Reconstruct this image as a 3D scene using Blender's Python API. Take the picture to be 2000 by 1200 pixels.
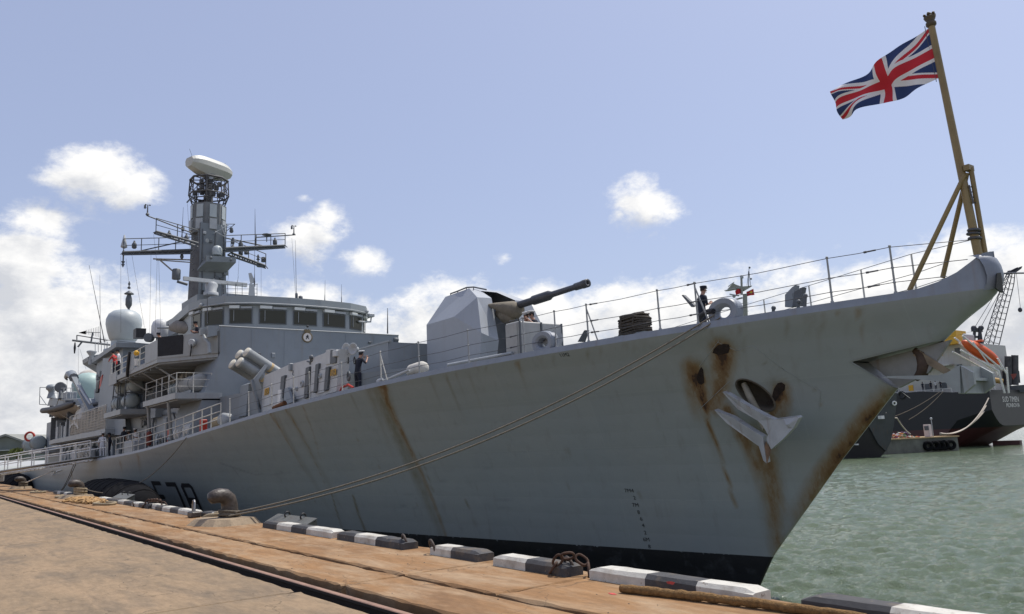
import bpy, bmesh, math, random
import numpy as np
from mathutils import Vector, Matrix, noise
random.seed(7)
D=bpy.data; S=bpy.context.scene; C=S.collection
for o in list(D.objects): D.objects.remove(o)
# ------------------------------------------------------------------ camera
FPX=1560.0; EYE=1.70                 # focal length in 2000-px pixels, eye height above the quay
def _axes():
    v=Vector((-180-1000,918-600,FPX)).normalized()          # direction of the quay, looking aft
    w=Vector((2000-1000,918-0.043*2180-600,FPX)).normalized()   # far horizon on the right
    dn=w.cross(v).normalized()
    if dn.y<0: dn=-dn
    X=-v; Z=-dn; Y=Z.cross(X)
    return X,Y,Z
AXX,AXY,AXZ=_axes()
RW=Matrix((AXX,AXY,AXZ))             # camera (x right, y down, z forward) -> world
EYEP=Vector((0,0,EYE))
cam=D.cameras.new('camera'); cam.sensor_width=36; cam.lens=36*FPX/2000; cam.clip_start=0.1; cam.clip_end=20000
camo=D.objects.new('camera',cam); C.objects.link(camo)
_r=RW@Vector((1,0,0)); _u=RW@Vector((0,-1,0)); _b=RW@Vector((0,0,-1))
camo.matrix_world=Matrix(((_r.x,_u.x,_b.x,0),(_r.y,_u.y,_b.y,0),(_r.z,_u.z,_b.z,EYE),(0,0,0,1)))
S.camera=camo
# surveying helpers: a sight line through a point of the photograph met with a plane of the place
def ray(px,py): return RW@Vector((px-1000,py-600,FPX))
def AY(px,py,y): d=ray(px,py); return EYEP+d*(y/d.y)
def AX(px,py,x): d=ray(px,py); return EYEP+d*(x/d.x)
def AZ(px,py,z): d=ray(px,py); return EYEP+d*((z-EYE)/d.z)
def AD(px,py,dep): d=ray(px,py); return EYEP+d*(dep/FPX)
def COLX(px,y,z):
    k=(px-1000)/FPX; T=RW.transposed(); a=T[0]-k*T[2]
    return -(a.y*y+a.z*(z-EYE))/a.x
# ------------------------------------------------------------------ sky, sun
SUN_EL=math.radians(65); SUN_DIR=Vector((0.05,1.0,0)).normalized()
sun_vec=Vector((SUN_DIR.x*math.cos(SUN_EL),SUN_DIR.y*math.cos(SUN_EL),math.sin(SUN_EL)))
W=D.worlds.new('World'); S.world=W; W.use_nodes=True
def world():
    nt=W.node_tree; N=nt.nodes; L=nt.links; N.clear()
    out=N.new('ShaderNodeOutputWorld'); bg=N.new('ShaderNodeBackground'); L.new(bg.outputs[0],out.inputs[0])
    sky=N.new('ShaderNodeTexSky'); sky.sky_type='NISHITA'; sky.sun_disc=False
    sky.sun_elevation=SUN_EL; sky.sun_rotation=math.atan2(SUN_DIR.x,SUN_DIR.y); sky.altitude=0
    sky.air_density=1.0; sky.dust_density=2.2; sky.ozone_density=2.0
    def val(x): return x
    def math_(op,a,b=None,c=None,clamp=False):
        n=N.new('ShaderNodeMath'); n.operation=op; n.use_clamp=clamp
        for i,q in enumerate((a,b,c)):
            if q is None: continue
            if isinstance(q,(int,float)): n.inputs[i].default_value=q
            else: L.new(q,n.inputs[i])
        return n.outputs[0]
    def vm(op,a,b=None,out=0):
        n=N.new('ShaderNodeVectorMath'); n.operation=op
        for i,q in enumerate((a,b)):
            if q is None: continue
            if isinstance(q,(tuple,Vector)): n.inputs[i].default_value=tuple(q)
            else: L.new(q,n.inputs[i])
        return n.outputs[out]
    tc=N.new('ShaderNodeTexCoord'); d=vm('NORMALIZE',tc.outputs['Generated'])
    sp=N.new('ShaderNodeSeparateXYZ'); L.new(d,sp.inputs[0]); el=sp.outputs[2]
    # the single cumulus heads: world direction, angular radius
    puffs=[]   # seen from the quay
    for px,py,r,k in ((185,345,.062,.62),(110,350,.045,.5),(262,362,.05,.5),(75,415,.04,.5),(595,385,.02,.45),(640,425,.04,.5),
                      (600,455,.05,.5),(1258,400,.056,.80),(1212,418,.035,.62),(1300,412,.035,.6),(1230,372,.02,.4),(715,502,.034,.55),(985,500,.012,.3),(40,485,.04,.4)):
        puffs.append((ray(px,py).normalized(),r,k))
    def density(vec):
        n1=N.new('ShaderNodeTexNoise'); n1.inputs['Scale'].default_value=7.5; n1.inputs['Detail'].default_value=9; n1.inputs['Roughness'].default_value=.62
        mp=vm('MULTIPLY',vec,(1,1,1.75)); L.new(vm('ADD',mp,(3.37,1.4,7.1)),n1.inputs['Vector'])
        s=N.new('ShaderNodeSeparateXYZ'); L.new(vec,s.inputs[0])
        # cover grows toward the horizon
        cov=N.new('ShaderNodeMapRange'); cov.interpolation_type='SMOOTHSTEP'; L.new(s.outputs[2],cov.inputs[0])
        cov.inputs[1].default_value=.14; cov.inputs[2].default_value=.28; cov.inputs[3].default_value=.29; cov.inputs[4].default_value=-.36
        lf=N.new('ShaderNodeTexNoise'); lf.inputs['Scale'].default_value=2.6; lf.inputs['Detail'].default_value=2; L.new(vec,lf.inputs['Vector'])
        n2=N.new('ShaderNodeTexNoise'); n2.inputs['Scale'].default_value=24; n2.inputs['Detail'].default_value=8; n2.inputs['Roughness'].default_value=.66; n2.inputs['Distortion'].default_value=.25; L.new(vm('MULTIPLY',vec,(1,1,1.5)),n2.inputs['Vector'])
        t=math_('ADD',math_('ADD',n1.outputs[0],cov.outputs[0]),math_('MULTIPLY',math_('SUBTRACT',n2.outputs[0],.5),.42))
        t=math_('ADD',t,math_('MULTIPLY',math_('SUBTRACT',lf.outputs[0],.5),.22))
        tot=None
        for dv,r,k in puffs:
            ds=vm('DISTANCE',vm('MULTIPLY',vec,(1,1,1.6)),Vector((dv.x,dv.y,dv.z*1.6)),1)
            q=math_('MULTIPLY',math_('SUBTRACT',1.0,math_('MULTIPLY',ds,1/(r*1.75)),clamp=True),k*1.12)
            tot=q if tot is None else math_('MAXIMUM',tot,q)
        t=math_('ADD',t,tot)
        return math_('SUBTRACT',t,.50)
    d0=density(d)
    d1=density(vm('NORMALIZE',vm('ADD',d,tuple(sun_vec*0.035))))
    mask=N.new('ShaderNodeMapRange'); mask.interpolation_type='SMOOTHSTEP'; L.new(d0,mask.inputs[0]); mask.inputs[1].default_value=0.0; mask.inputs[2].default_value=.26
    lit=N.new('ShaderNodeMapRange'); L.new(math_('SUBTRACT',d1,math_('MULTIPLY',d0,.45)),lit.inputs[0]); lit.inputs[1].default_value=-.06; lit.inputs[2].default_value=.26
    lit.inputs[3].default_value=1; lit.inputs[4].default_value=0
    cr=N.new('ShaderNodeMix'); cr.data_type='RGBA'; L.new(lit.outputs[0],cr.inputs[0]); cr.inputs[6].default_value=(5.3,5.45,5.8,1); cr.inputs[7].default_value=(8.6,8.5,8.3,1)
    # a little milk in the air so the blue is pale
    pale=N.new('ShaderNodeMix'); pale.data_type='RGBA'; pale.inputs[0].default_value=.38; L.new(sky.outputs[0],pale.inputs[6]); pale.inputs[7].default_value=(5.2,5.6,7.9,1)
    mx=N.new('ShaderNodeMix'); mx.data_type='RGBA'; L.new(math_('MULTIPLY',mask.outputs[0],.97),mx.inputs[0]); L.new(pale.outputs[2],mx.inputs[6]); L.new(cr.outputs[2],mx.inputs[7])
    L.new(mx.outputs[2],bg.inputs[0]); bg.inputs[1].default_value=.125
world()
sl=D.lights.new('sun','SUN'); sl.energy=4.2; sl.angle=math.radians(.55); sl.color=(1,.955,.88)
so=D.objects.new('sun',sl); C.objects.link(so); so.rotation_euler=(-sun_vec).to_track_quat('-Z','Y').to_euler(); so.location=(0,60,120)
S.view_settings.view_transform='Standard'; S.view_settings.look='None'; S.view_settings.exposure=0; S.view_settings.gamma=1; S.view_settings.use_curve_mapping=False
# ------------------------------------------------------------------ materials
def nodes(m): m.use_nodes=True; nt=m.node_tree; return nt,nt.nodes,nt.links,nt.nodes['Principled BSDF']
MATS={}
def mat(name,col,rough=.55,metal=0,var=.12,scale=3.0,streak=0,streakcol=(.16,.075,.03),bump=.0,bscale=40,spec=.5):
    """painted or plain surface: base colour, cloudy variation, optional run-down dirt, fine relief"""
    if name in MATS: return MATS[name]
    m=D.materials.new(name); nt,N,L,b=nodes(m); MATS[name]=m
    b.inputs['Roughness'].default_value=rough; b.inputs['Metallic'].default_value=metal; b.inputs['Specular IOR Level'].default_value=spec
    tc=N.new('ShaderNodeTexCoord')
    n=N.new('ShaderNodeTexNoise'); n.inputs['Scale'].default_value=scale; n.inputs['Detail'].default_value=6; n.inputs['Roughness'].default_value=.62; L.new(tc.outputs['Object'],n.inputs[0])
    mr=N.new('ShaderNodeMapRange'); L.new(n.outputs[0],mr.inputs[0]); mr.inputs[1].default_value=.25; mr.inputs[2].default_value=.75; mr.inputs[3].default_value=1-var; mr.inputs[4].default_value=1+var
    mu=N.new('ShaderNodeMix'); mu.data_type='RGBA'; mu.blend_type='MULTIPLY'; mu.inputs[0].default_value=1; mu.inputs[6].default_value=(*col,1); L.new(mr.outputs[0],mu.inputs[7])
    cur=mu.outputs[2]
    if streak>0:
        mp=N.new('ShaderNodeMapping'); L.new(tc.outputs['Object'],mp.inputs[0]); mp.inputs['Scale'].default_value=(2.2,2.2,.16)
        n2=N.new('ShaderNodeTexNoise'); n2.inputs['Scale'].default_value=2.0; n2.inputs['Detail'].default_value=5; L.new(mp.outputs[0],n2.inputs[0])
        r2=N.new('ShaderNodeMapRange'); L.new(n2.outputs[0],r2.inputs[0]); r2.inputs[1].default_value=.56; r2.inputs[2].default_value=.78; r2.inputs[3].default_value=0; r2.inputs[4].default_value=streak
        mx=N.new('ShaderNodeMix'); mx.data_type='RGBA'; L.new(r2.outputs[0],mx.inputs[0]); L.new(cur,mx.inputs[6]); mx.inputs[7].default_value=(*streakcol,1); cur=mx.outputs[2]
    L.new(cur,b.inputs['Base Color'])
    if bump>0:
        n3=N.new('ShaderNodeTexNoise'); n3.inputs['Scale'].default_value=bscale; n3.inputs['Detail'].default_value=4; L.new(tc.outputs['Object'],n3.inputs[0])
        bp=N.new('ShaderNodeBump'); bp.inputs['Strength'].default_value=bump; bp.inputs['Distance'].default_value=.02; L.new(n3.outputs[0],bp.inputs['Height']); L.new(bp.outputs[0],b.inputs['Normal'])
    return m
GREY=mat('ship_grey_paint',(.225,.25,.27),.5,var=.09,scale=.7,streak=.16,streakcol=(.17,.14,.11))
GREYL=mat('light_grey_paint',(.38,.40,.41),.5,var=.1,streak=.2,streakcol=(.2,.15,.1))
GREYD=mat('dark_grey_paint',(.10,.11,.12),.55,var=.2)
SOOT=mat('sooted_paint',(.075,.075,.08),.7,var=.55,scale=1.1)
BLACK=mat('black_paint',(.018,.018,.02),.5,var=.25)
WHITE=mat('white_paint',(.72,.71,.67),.5,var=.1,streak=.2,streakcol=(.35,.27,.18))
WIRE=mat('steel_wire',(.09,.09,.095),.45,metal=.4)
GUN=mat('gun_barrel_paint',(.055,.058,.065),.5,var=.2)
CANV=mat('khaki_canvas',(.21,.19,.165),.9,var=.25,bump=.5,bscale=9)
CANVW=mat('weathered_white_canvas',(.55,.53,.48),.9,var=.2,bump=.5,bscale=7)
RUST=mat('rust',(.13,.055,.022),.9,var=.5,scale=6,bump=.5)
ROPE=mat('rope_fibre',(.30,.24,.155),.95,var=.3,scale=14,bump=.8,bscale=60)
ROPED=mat('dark_rope',(.12,.10,.075),.95,var=.35,scale=14,bump=.8,bscale=60)
BROWNPAINT=mat('mast_buff_paint',(.255,.185,.075),.5,var=.25,scale=1.6,streak=.4)
RED=mat('red_paint',(.42,.035,.02),.5); ORANGE=mat('lifeboat_orange',(.62,.10,.02),.45,var=.12)
YELLOW=mat('sign_yellow',(.65,.36,.03),.6); GREENDOME=mat('pale_green_radome',(.34,.45,.42),.5,var=.06)
DOME=mat('radome_grey',(.40,.44,.45),.45,var=.05); RAFT=mat('raft_shell_grey',(.29,.33,.33),.45,var=.12)
def glass(name,col,rough=.06):
    m=D.materials.new(name); nt,N,L,b=nodes(m); b.inputs['Base Color'].default_value=(*col,1); b.inputs['Roughness'].default_value=rough; b.inputs['Specular IOR Level'].default_value=.28; MATS[name]=m; return m
GLASS=glass('bridge_window_glass',(.034,.036,.028),.12)
# ------------------------------------------------------------------ mesh builder
class MB:
    def __init__(s): s.v=[]; s.f=[]; s.m=[]; s.sm=[]; s.mi=0; s.smooth=False
    def add(s,vs,fs,sm=None):
        o=len(s.v); s.v+=[tuple(p) for p in vs]
        for f in fs: s.f.append([i+o for i in f]); s.m.append(s.mi); s.sm.append(s.smooth if sm is None else sm)
        return s
    def box(s,a,b):
        x0,x1=sorted((a[0],b[0])); y0,y1=sorted((a[1],b[1])); z0,z1=sorted((a[2],b[2]))
        return s.hexa([(x0,y0,z0),(x1,y0,z0),(x1,y1,z0),(x0,y1,z0),(x0,y0,z1),(x1,y0,z1),(x1,y1,z1),(x0,y1,z1)])
    def hexa(s,v): return s.add(v,[(3,2,1,0),(4,5,6,7),(0,1,5,4),(1,2,6,5),(2,3,7,6),(3,0,4,7)],False)
    def cbox(s,a,b,c=.03):
        """box with chamfered edges"""
        x0,x1=sorted((a[0],b[0])); y0,y1=sorted((a[1],b[1])); z0,z1=sorted((a[2],b[2]))
        bm=bmesh.new(); M=Matrix.Translation(((x0+x1)/2,(y0+y1)/2,(z0+z1)/2))@Matrix.Diagonal((x1-x0,y1-y0,z1-z0,1))
        bmesh.ops.create_cube(bm,size=1,matrix=M); bmesh.ops.bevel(bm,geom=bm.edges[:],offset=c,segments=1,affect='EDGES')
        bm.verts.index_update(); s.add([v.co[:] for v in bm.verts],[[v.index for v in f.verts] for f in bm.faces],False); bm.free(); return s
    def prism(s,poly,vec,cap=True):
        n=len(poly); vec=Vector(vec); a=[Vector(p) for p in poly]; b=[p+vec for p in a]
        fs=[(i,(i+1)%n,n+(i+1)%n,n+i) for i in range(n)]
        if cap: fs+=[tuple(range(n-1,-1,-1)),tuple(range(n,2*n))]
        return s.add(a+b,fs,False)
    def loft(s,A,B,cap=True):
        n=len(A); fs=[(i,(i+1)%n,n+(i+1)%n,n+i) for i in range(n)]
        if cap: fs+=[tuple(range(n-1,-1,-1)),tuple(range(n,2*n))]
        return s.add(list(A)+list(B),fs,False)
    def tube(s,a,b,r,r2=None,n=8,cap=True):
        a=Vector(a); b=Vector(b); r2=r if r2 is None else r2; d=(b-a)
        if d.length<1e-6: return s
        d.normalize(); u=d.orthogonal().normalized(); w=d.cross(u)
        vs=[]
        for c,q in ((a,r),(b,r2)):
            for i in range(n):
                t=2*math.pi*i/n; vs.append(c+(u*math.cos(t)+w*math.sin(t))*q)
        s.add(vs,[(i,(i+1)%n,n+(i+1)%n,n+i) for i in range(n)],True)
        if cap: s.add(vs,[tuple(range(n-1,-1,-1)),tuple(range(n,2*n))],False)
        return s
    def path(s,pts,r,n=6,closed=False):
        pts=[Vector(p) for p in pts]; m=len(pts); rs=r if isinstance(r,(list,tuple)) else [r]*m
        vs=[]; prev=None
        for i,p in enumerate(pts):
            if closed: d=pts[(i+1)%m]-pts[i-1]
            else: d=pts[min(i+1,m-1)]-pts[max(i-1,0)]
            d=d.normalized() if d.length>1e-9 else Vector((0,0,1))
            u=d.orthogonal().normalized() if prev is None else (prev-d*prev.dot(d)).normalized()
            prev=u; w=d.cross(u)
            for k in range(n):
                t=2*math.pi*k/n; vs.append(p+(u*math.cos(t)+w*math.sin(t))*rs[i])
        fs=[]
        for i in range(m if closed else m-1):
            j=(i+1)%m
            for k in range(n): fs.append((i*n+k,i*n+(k+1)%n,j*n+(k+1)%n,j*n+k))
        s.add(vs,fs,True)
        if not closed: s.add(vs,[tuple(range(n-1,-1,-1)),tuple(range((m-1)*n,m*n))],False)
        return s
    def lathe(s,c,prof,n=24,axis=(0,0,1),sm=True):
        """prof: list of (radius, height along axis)"""
        c=Vector(c); d=Vector(axis).normalized(); u=d.orthogonal().normalized(); w=d.cross(u)
        vs=[]
        for r,h in prof:
            for k in range(n):
                t=2*math.pi*k/n; vs.append(c+d*h+(u*math.cos(t)+w*math.sin(t))*max(r,1e-4))
        fs=[]
        for i in range(len(prof)-1):
            for k in range(n): fs.append((i*n+k,i*n+(k+1)%n,(i+1)*n+(k+1)%n,(i+1)*n+k))
        s.add(vs,fs,sm); s.add(vs,[tuple(range(n-1,-1,-1)),tuple(range((len(prof)-1)*n,len(prof)*n))],False); return s
    def ball(s,c,r,n=14,m=9):
        if not isinstance(r,(tuple,list)): r=(r,r,r)
        vs=[];fs=[]
        for i in range(m+1):
            ph=math.pi*i/m
            for k in range(n):
                t=2*math.pi*k/n; q=max(math.sin(ph),1e-3); vs.append((c[0]+r[0]*q*math.cos(t),c[1]+r[1]*q*math.sin(t),c[2]+r[2]*math.cos(ph)))
        for i in range(m):
            for k in range(n): fs.append((i*n+k,(i+1)*n+k,(i+1)*n+(k+1)%n,i*n+(k+1)%n))
        return s.add(vs,fs,True)
    def torus(s,c,R,r,axis=(0,0,1),n=24,k=8,arc=1.0):
        c=Vector(c); d=Vector(axis).normalized(); u=d.orthogonal().normalized(); w=d.cross(u)
        pts=[c+(u*math.cos(2*math.pi*arc*i/n)+w*math.sin(2*math.pi*arc*i/n))*R for i in range(n if arc>=1 else n+1)]
        return s.path(pts,r,k,closed=arc>=1)
    def build(s,name,mats,parent=None,world=True,origin=None):
        """ONE mesh object; world=True: vertices are world coordinates"""
        me=D.meshes.new(name); vs=s.v
        if origin is not None: o_=Vector(origin); vs=[(x-o_.x,y-o_.y,z-o_.z) for x,y,z in vs]
        me.from_pydata(vs,[],s.f)
        if not isinstance(mats,(list,tuple)): mats=[mats]
        for q in mats: me.materials.append(q)
        me.polygons.foreach_set('material_index',s.m if len(mats)>1 else [0]*len(s.m)); me.polygons.foreach_set('use_smooth',s.sm)
        bm=bmesh.new(); bm.from_mesh(me); bmesh.ops.recalc_face_normals(bm,faces=bm.faces[:]); bm.to_mesh(me); bm.free()
        me.update(); ob=D.objects.new(name,me); C.objects.link(ob)
        if origin is not None: ob.location=origin
        if parent is not None:
            ob.parent=parent
            if world: ob.matrix_parent_inverse=pworld(parent).inverted()
        return ob
def pworld(o):
    m=Matrix.LocRotScale(o.location,o.rotation_euler,o.scale)
    if o.parent: return pworld(o.parent)@o.matrix_parent_inverse@m
    return m
def tag(o,label=None,cat=None,group=None,kind=None):
    for k,v in (('label',label),('category',cat),('group',group),('kind',kind)):
        if v: o[k]=v
    return o
def thing(name,loc,label,cat,group=None,rz=0):
    o=D.objects.new(name,None); o.empty_display_size=.3; C.objects.link(o); o.location=loc; o.rotation_euler=(0,0,rz)
    return tag(o,label,cat,group)
def copy_tree(o,parent=None):
    c=o.copy(); C.objects.link(c); c.parent=parent
    for k in ('label','group'): pass
    for ch in o.children: copy_tree(ch,c)
    return c
def V(*a): return Vector(a)
def lerp(a,b,t): return a+(b-a)*t
def interp(x,xs,ys): return float(np.interp(x,xs,ys))
# ================================================================== SETTING
WATER_Z=-2.3; QEDGE=7.32
def water_mat():
    m=D.materials.new('harbour_water'); nt,N,L,b=nodes(m)
    b.inputs['Base Color'].default_value=(.062,.095,.05,1); b.inputs['Roughness'].default_value=.085; b.inputs['IOR'].default_value=1.33
    tc=N.new('ShaderNodeTexCoord'); 
    def ns(sc,st,det,rough=.55,rot=.35):
        mp=N.new('ShaderNodeMapping'); mp.inputs['Scale'].default_value=st; mp.inputs['Rotation'].default_value=(0,0,rot); L.new(tc.outputs['Object'],mp.inputs[0])
        n=N.new('ShaderNodeTexNoise'); n.inputs['Scale'].default_value=sc; n.inputs['Detail'].default_value=det; n.inputs['Roughness'].default_value=rough; n.inputs['Distortion'].default_value=.35; L.new(mp.outputs[0],n.inputs[0]); return n.outputs[0]
    bp0=N.new('ShaderNodeBump'); bp0.inputs['Strength'].default_value=.5; bp0.inputs['Distance'].default_value=.03; L.new(ns(4.0,(.8,1.8,1),4),bp0.inputs['Height'])
    bp1=N.new('ShaderNodeBump'); bp1.inputs['Strength'].default_value=.9; bp1.inputs['Distance'].default_value=.07; L.new(ns(15,(1,1.4,1),5,.62,-.5),bp1.inputs['Height']); L.new(bp0.outputs[0],bp1.inputs['Normal'])
    L.new(bp1.outputs[0],b.inputs['Normal'])
    # silt clouds in the water
    n=ns(.09,(1,1,1),4); r=N.new('ShaderNodeMix'); r.data_type='RGBA'; L.new(n,r.inputs[0]); r.inputs[6].default_value=(.082,.122,.080,1); r.inputs[7].default_value=(.110,.136,.074,1); L.new(r.outputs[2],b.inputs['Base Color'])
    return m
def concrete(name,c1,c2,c3,joint=0):
    m=D.materials.new(name); nt,N,L,b=nodes(m); b.inputs['Roughness'].default_value=.9; b.inputs['Specular IOR Level'].default_value=.25
    geo=N.new('ShaderNodeNewGeometry'); P=geo.outputs['Position']
    def ns(sc,det,rough=.6,st=(1,1,1),dist=0):
        mp=N.new('ShaderNodeMapping'); mp.inputs['Scale'].default_value=st; L.new(P,mp.inputs[0])
        n=N.new('ShaderNodeTexNoise'); n.inputs['Scale'].default_value=sc; n.inputs['Detail'].default_value=det; n.inputs['Roughness'].default_value=rough; n.inputs['Distortion'].default_value=dist; L.new(mp.outputs[0],n.inputs[0]); return n.outputs[0]
    def ramp(f,lo,hi):
        r=N.new('ShaderNodeMapRange'); r.inputs[1].default_value=lo; r.inputs[2].default_value=hi; L.new(f,r.inputs[0]); return r.outputs[0]
    def mix(f,a,c,bt='MIX'):
        r=N.new('ShaderNodeMix'); r.data_type='RGBA'; r.blend_type=bt
        if isinstance(f,float): r.inputs[0].default_value=f
        else: L.new(f,r.inputs[0])
        for i,q in ((6,a),(7,c)):
            if isinstance(q,tuple): r.inputs[i].default_value=(*q,1)
            else: L.new(q,r.inputs[i])
        return r.outputs[2]
    c=mix(ramp(ns(.5,6,.62,(.45,1.5,1),.7),.36,.64),c1,c2)
    c=mix(ramp(ns(1.2,8,.68,(.5,1.8,1),.4),.44,.68),c,c3)
    k=ramp(ns(6,10,.74,(.55,1.6,1)),.28,.72); kk=N.new('ShaderNodeMapRange'); L.new(k,kk.inputs[0]); kk.inputs[3].default_value=.74; kk.inputs[4].default_value=1.22
    c=mix(1.0,c,kk.outputs[0],'MULTIPLY')
    dk=ramp(ns(.6,8,.72,(.6,2.0,1),1.2),.57,.74); dm=N.new('ShaderNodeMath'); dm.operation='MULTIPLY'; L.new(dk,dm.inputs[0]); dm.inputs[1].default_value=.62
    c=mix(dm.outputs[0],c,(.085,.07,.055))
    sp=ramp(ns(16,3,.5),.69,.74); sm_=N.new('ShaderNodeMath'); sm_.operation='MULTIPLY'; L.new(sp,sm_.inputs[0]); sm_.inputs[1].default_value=.5
    c=mix(sm_.outputs[0],c,(.06,.05,.04))
    vo=N.new('ShaderNodeTexVoronoi'); vo.feature='DISTANCE_TO_EDGE'; vo.inputs['Scale'].default_value=.42; wn=N.new('ShaderNodeTexNoise'); wn.inputs['Scale'].default_value=1.3; wn.inputs['Detail'].default_value=6; L.new(P,wn.inputs[0]); av=N.new('ShaderNodeVectorMath'); av.operation='MULTIPLY_ADD'; L.new(wn.outputs['Color'],av.inputs[0]); av.inputs[1].default_value=(1.6,1.6,0); L.new(P,av.inputs[2]); L.new(av.outputs[0],vo.inputs['Vector'])
    ck=N.new('ShaderNodeMapRange'); L.new(vo.outputs[0],ck.inputs[0]); ck.inputs[1].default_value=0; ck.inputs[2].default_value=.006; ck.inputs[3].default_value=.55; ck.inputs[4].default_value=0
    c=mix(ck.outputs[0],c,(.05,.04,.03))
    L.new(c,b.inputs['Base Color'])
    bp=N.new('ShaderNodeBump'); bp.inputs['Strength'].default_value=.4; bp.inputs['Distance'].default_value=.01; L.new(ns(26,8,.7),bp.inputs['Height'])
    L.new(bp.outputs[0],b.inputs['Normal'])
    return m
CONC_A=concrete('apron_concrete',(.24,.175,.11),(.295,.21,.13),(.165,.128,.09))
CONC_B=concrete('rusty_edge_concrete',(.30,.168,.075),(.20,.115,.058),(.34,.24,.148))
CONC_D=concrete('quay_wall_concrete',(.16,.14,.115),(.12,.11,.095),(.2,.17,.13))
WM=water_mat()
def water_mesh():
    """one sheet round the quay out to the horizon; finest over the open basin ahead of the ship"""
    th=np.concatenate([np.arange(0,46,2.0),np.arange(46,82,.1),np.arange(82,360,2.0)])   # degrees from +Y toward -X ... measured below
    r=[7.5]
    while r[-1]<7000: r.append(r[-1]*(1.0105 if r[-1]<17 else 1.0042 if r[-1]<120 else 1.012 if r[-1]<300 else 1.06))
    r=np.array(r); T,Rr=np.meshgrid(np.radians(th),r,indexing='ij')
    X=np.cos(T)*Rr*-1; Y=np.sin(T)*Rr        # bearing measured from aft (-X) toward +Y
    rng=np.random.default_rng(5); H=np.zeros_like(X); sp=np.where(Rr<120,Rr*.0042,Rr*.012)*2.4
    for k in range(80):
        lam=.22*(12.0)**(rng.random()**1.25); ang=math.radians(118)+rng.normal(0,.6); kx,ky=math.cos(ang),math.sin(ang); ph=rng.random()*6.28; amp=.0080*lam**.72
        w=np.clip((lam-sp)/(sp*.8+1e-6),0,1); f=2*math.pi/lam; p=f*(kx*X+ky*Y+.25*np.sin(X*.23+k)+.25*np.sin(Y*.19+1.7*k))+ph
        H+=w*amp*(np.sin(p)+.3*np.cos(2*p))
    nT,nR=X.shape; V_=np.stack([X,Y,WATER_Z+H],-1).reshape(-1,3); i=np.arange(nT)[:,None]; j=np.arange(nR-1)[None,:]; i2=(i+1)%nT
    F=np.stack([i*nR+j,i*nR+j+1,i2*nR+j+1,i2*nR+j],-1).reshape(-1,4)
    me=D.meshes.new('water'); me.vertices.add(len(V_)); me.vertices.foreach_set('co',V_.ravel()); me.loops.add(len(F)*4); me.loops.foreach_set('vertex_index',F.ravel().astype(np.int32)); me.polygons.add(len(F)); me.polygons.foreach_set('loop_start',np.arange(len(F))*4); me.polygons.foreach_set('loop_total',np.full(len(F),4)); me.polygons.foreach_set('use_smooth',np.ones(len(F),bool)); me.update(calc_edges=True); me.validate()
    me.materials.append(WM); o=D.objects.new('water',me); C.objects.link(o); return o
tag(water_mesh(),'green choppy harbour water',kind='structure')
quay=tag(MB().box((-320,-90,-7),(60,QEDGE-.06,-.16)).build('quay',CONC_D),'concrete quay with crane rail and stained slabs',kind='structure')
def slab(x0,x1,y0,y1,m,gap=.012,jag=.010):
    """one concrete bay with broken arrises"""
    x0+=gap;x1-=gap;y0+=gap;y1-=gap; n=max(2,int((x1-x0)/.22)); top=[];bot=[]
    n=min(n,70); k=max(2,min(40,int((y1-y0)/.22)))
    def wob(a,b_,s): return jag*(noise.noise(V(a*5.1,b_*5.1,s))+.6*noise.noise(V(a*17,b_*17,s+3)))
    ring=[]
    for i in range(n): ring.append((lerp(x0,x1,i/n),y0,0,1))
    for i in range(k): ring.append((x1,lerp(y0,y1,i/k),-1,0))
    for i in range(n): ring.append((lerp(x1,x0,i/n),y1,0,-1))
    for i in range(k): ring.append((x0,lerp(y1,y0,i/k),1,0))
    A=[];B=[];Cc=[]
    for (x,y,dx,dy) in ring:
        w=abs(wob(x,y,0))*1.6; ch=.008+abs(wob(x,y,9))*1.5
        A.append((x+dx*w,y+dy*w,-.17)); B.append((x+dx*w,y+dy*w,-.004-ch)); Cc.append((x+dx*(w+ch*1.2),y+dy*(w+ch*1.2),0))
    N_=len(ring); mb=MB()
    fs=[(i,(i+1)%N_,N_+(i+1)%N_,N_+i) for i in range(N_)]+[(N_+i,N_+(i+1)%N_,2*N_+(i+1)%N_,2*N_+i) for i in range(N_)]+[tuple(range(2*N_,3*N_))]
    mb.add(A+B+Cc,fs,False); return mb.build('slab',m,quay)
TR0,TR1,GRV=4.03,4.58,5.52
xs_=[20,4,-10,-21,-32.5,-44,-55,-66,-77,-99,-121,-160]
for i in range(len(xs_)-1):
    slab(xs_[i+1],xs_[i],-8,TR0,CONC_A,jag=.022)
    slab(xs_[i+1],xs_[i],-24,-8,CONC_A) if i<7 else None
mb=MB().box((-320,-90,-.17),(60,-24.01,0)); mb.box((-320,-24,-.17),(-77.02,-8.01,0)); mb.build('apron_sheet',CONC_A,quay)
for a,b_ in ((20,4),(4,-10),(-10,-21),(-21,-32.5),(-32.5,-44),(-44,-60),(-60,-90),(-90,-160)): slab(b_,a,TR1,GRV-.038,CONC_B,gap=.016,jag=.034)
for a,b_ in ((20,2),(2,-4),(-4,-7.9),(-7.9,-10.05),(-10.05,-16),(-16,-22),(-22,-33),(-33,-44),(-44,-60),(-60,-90),(-90,-160)): slab(b_,a,GRV+.03,QEDGE,CONC_B,gap=.016,jag=.03)
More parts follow.
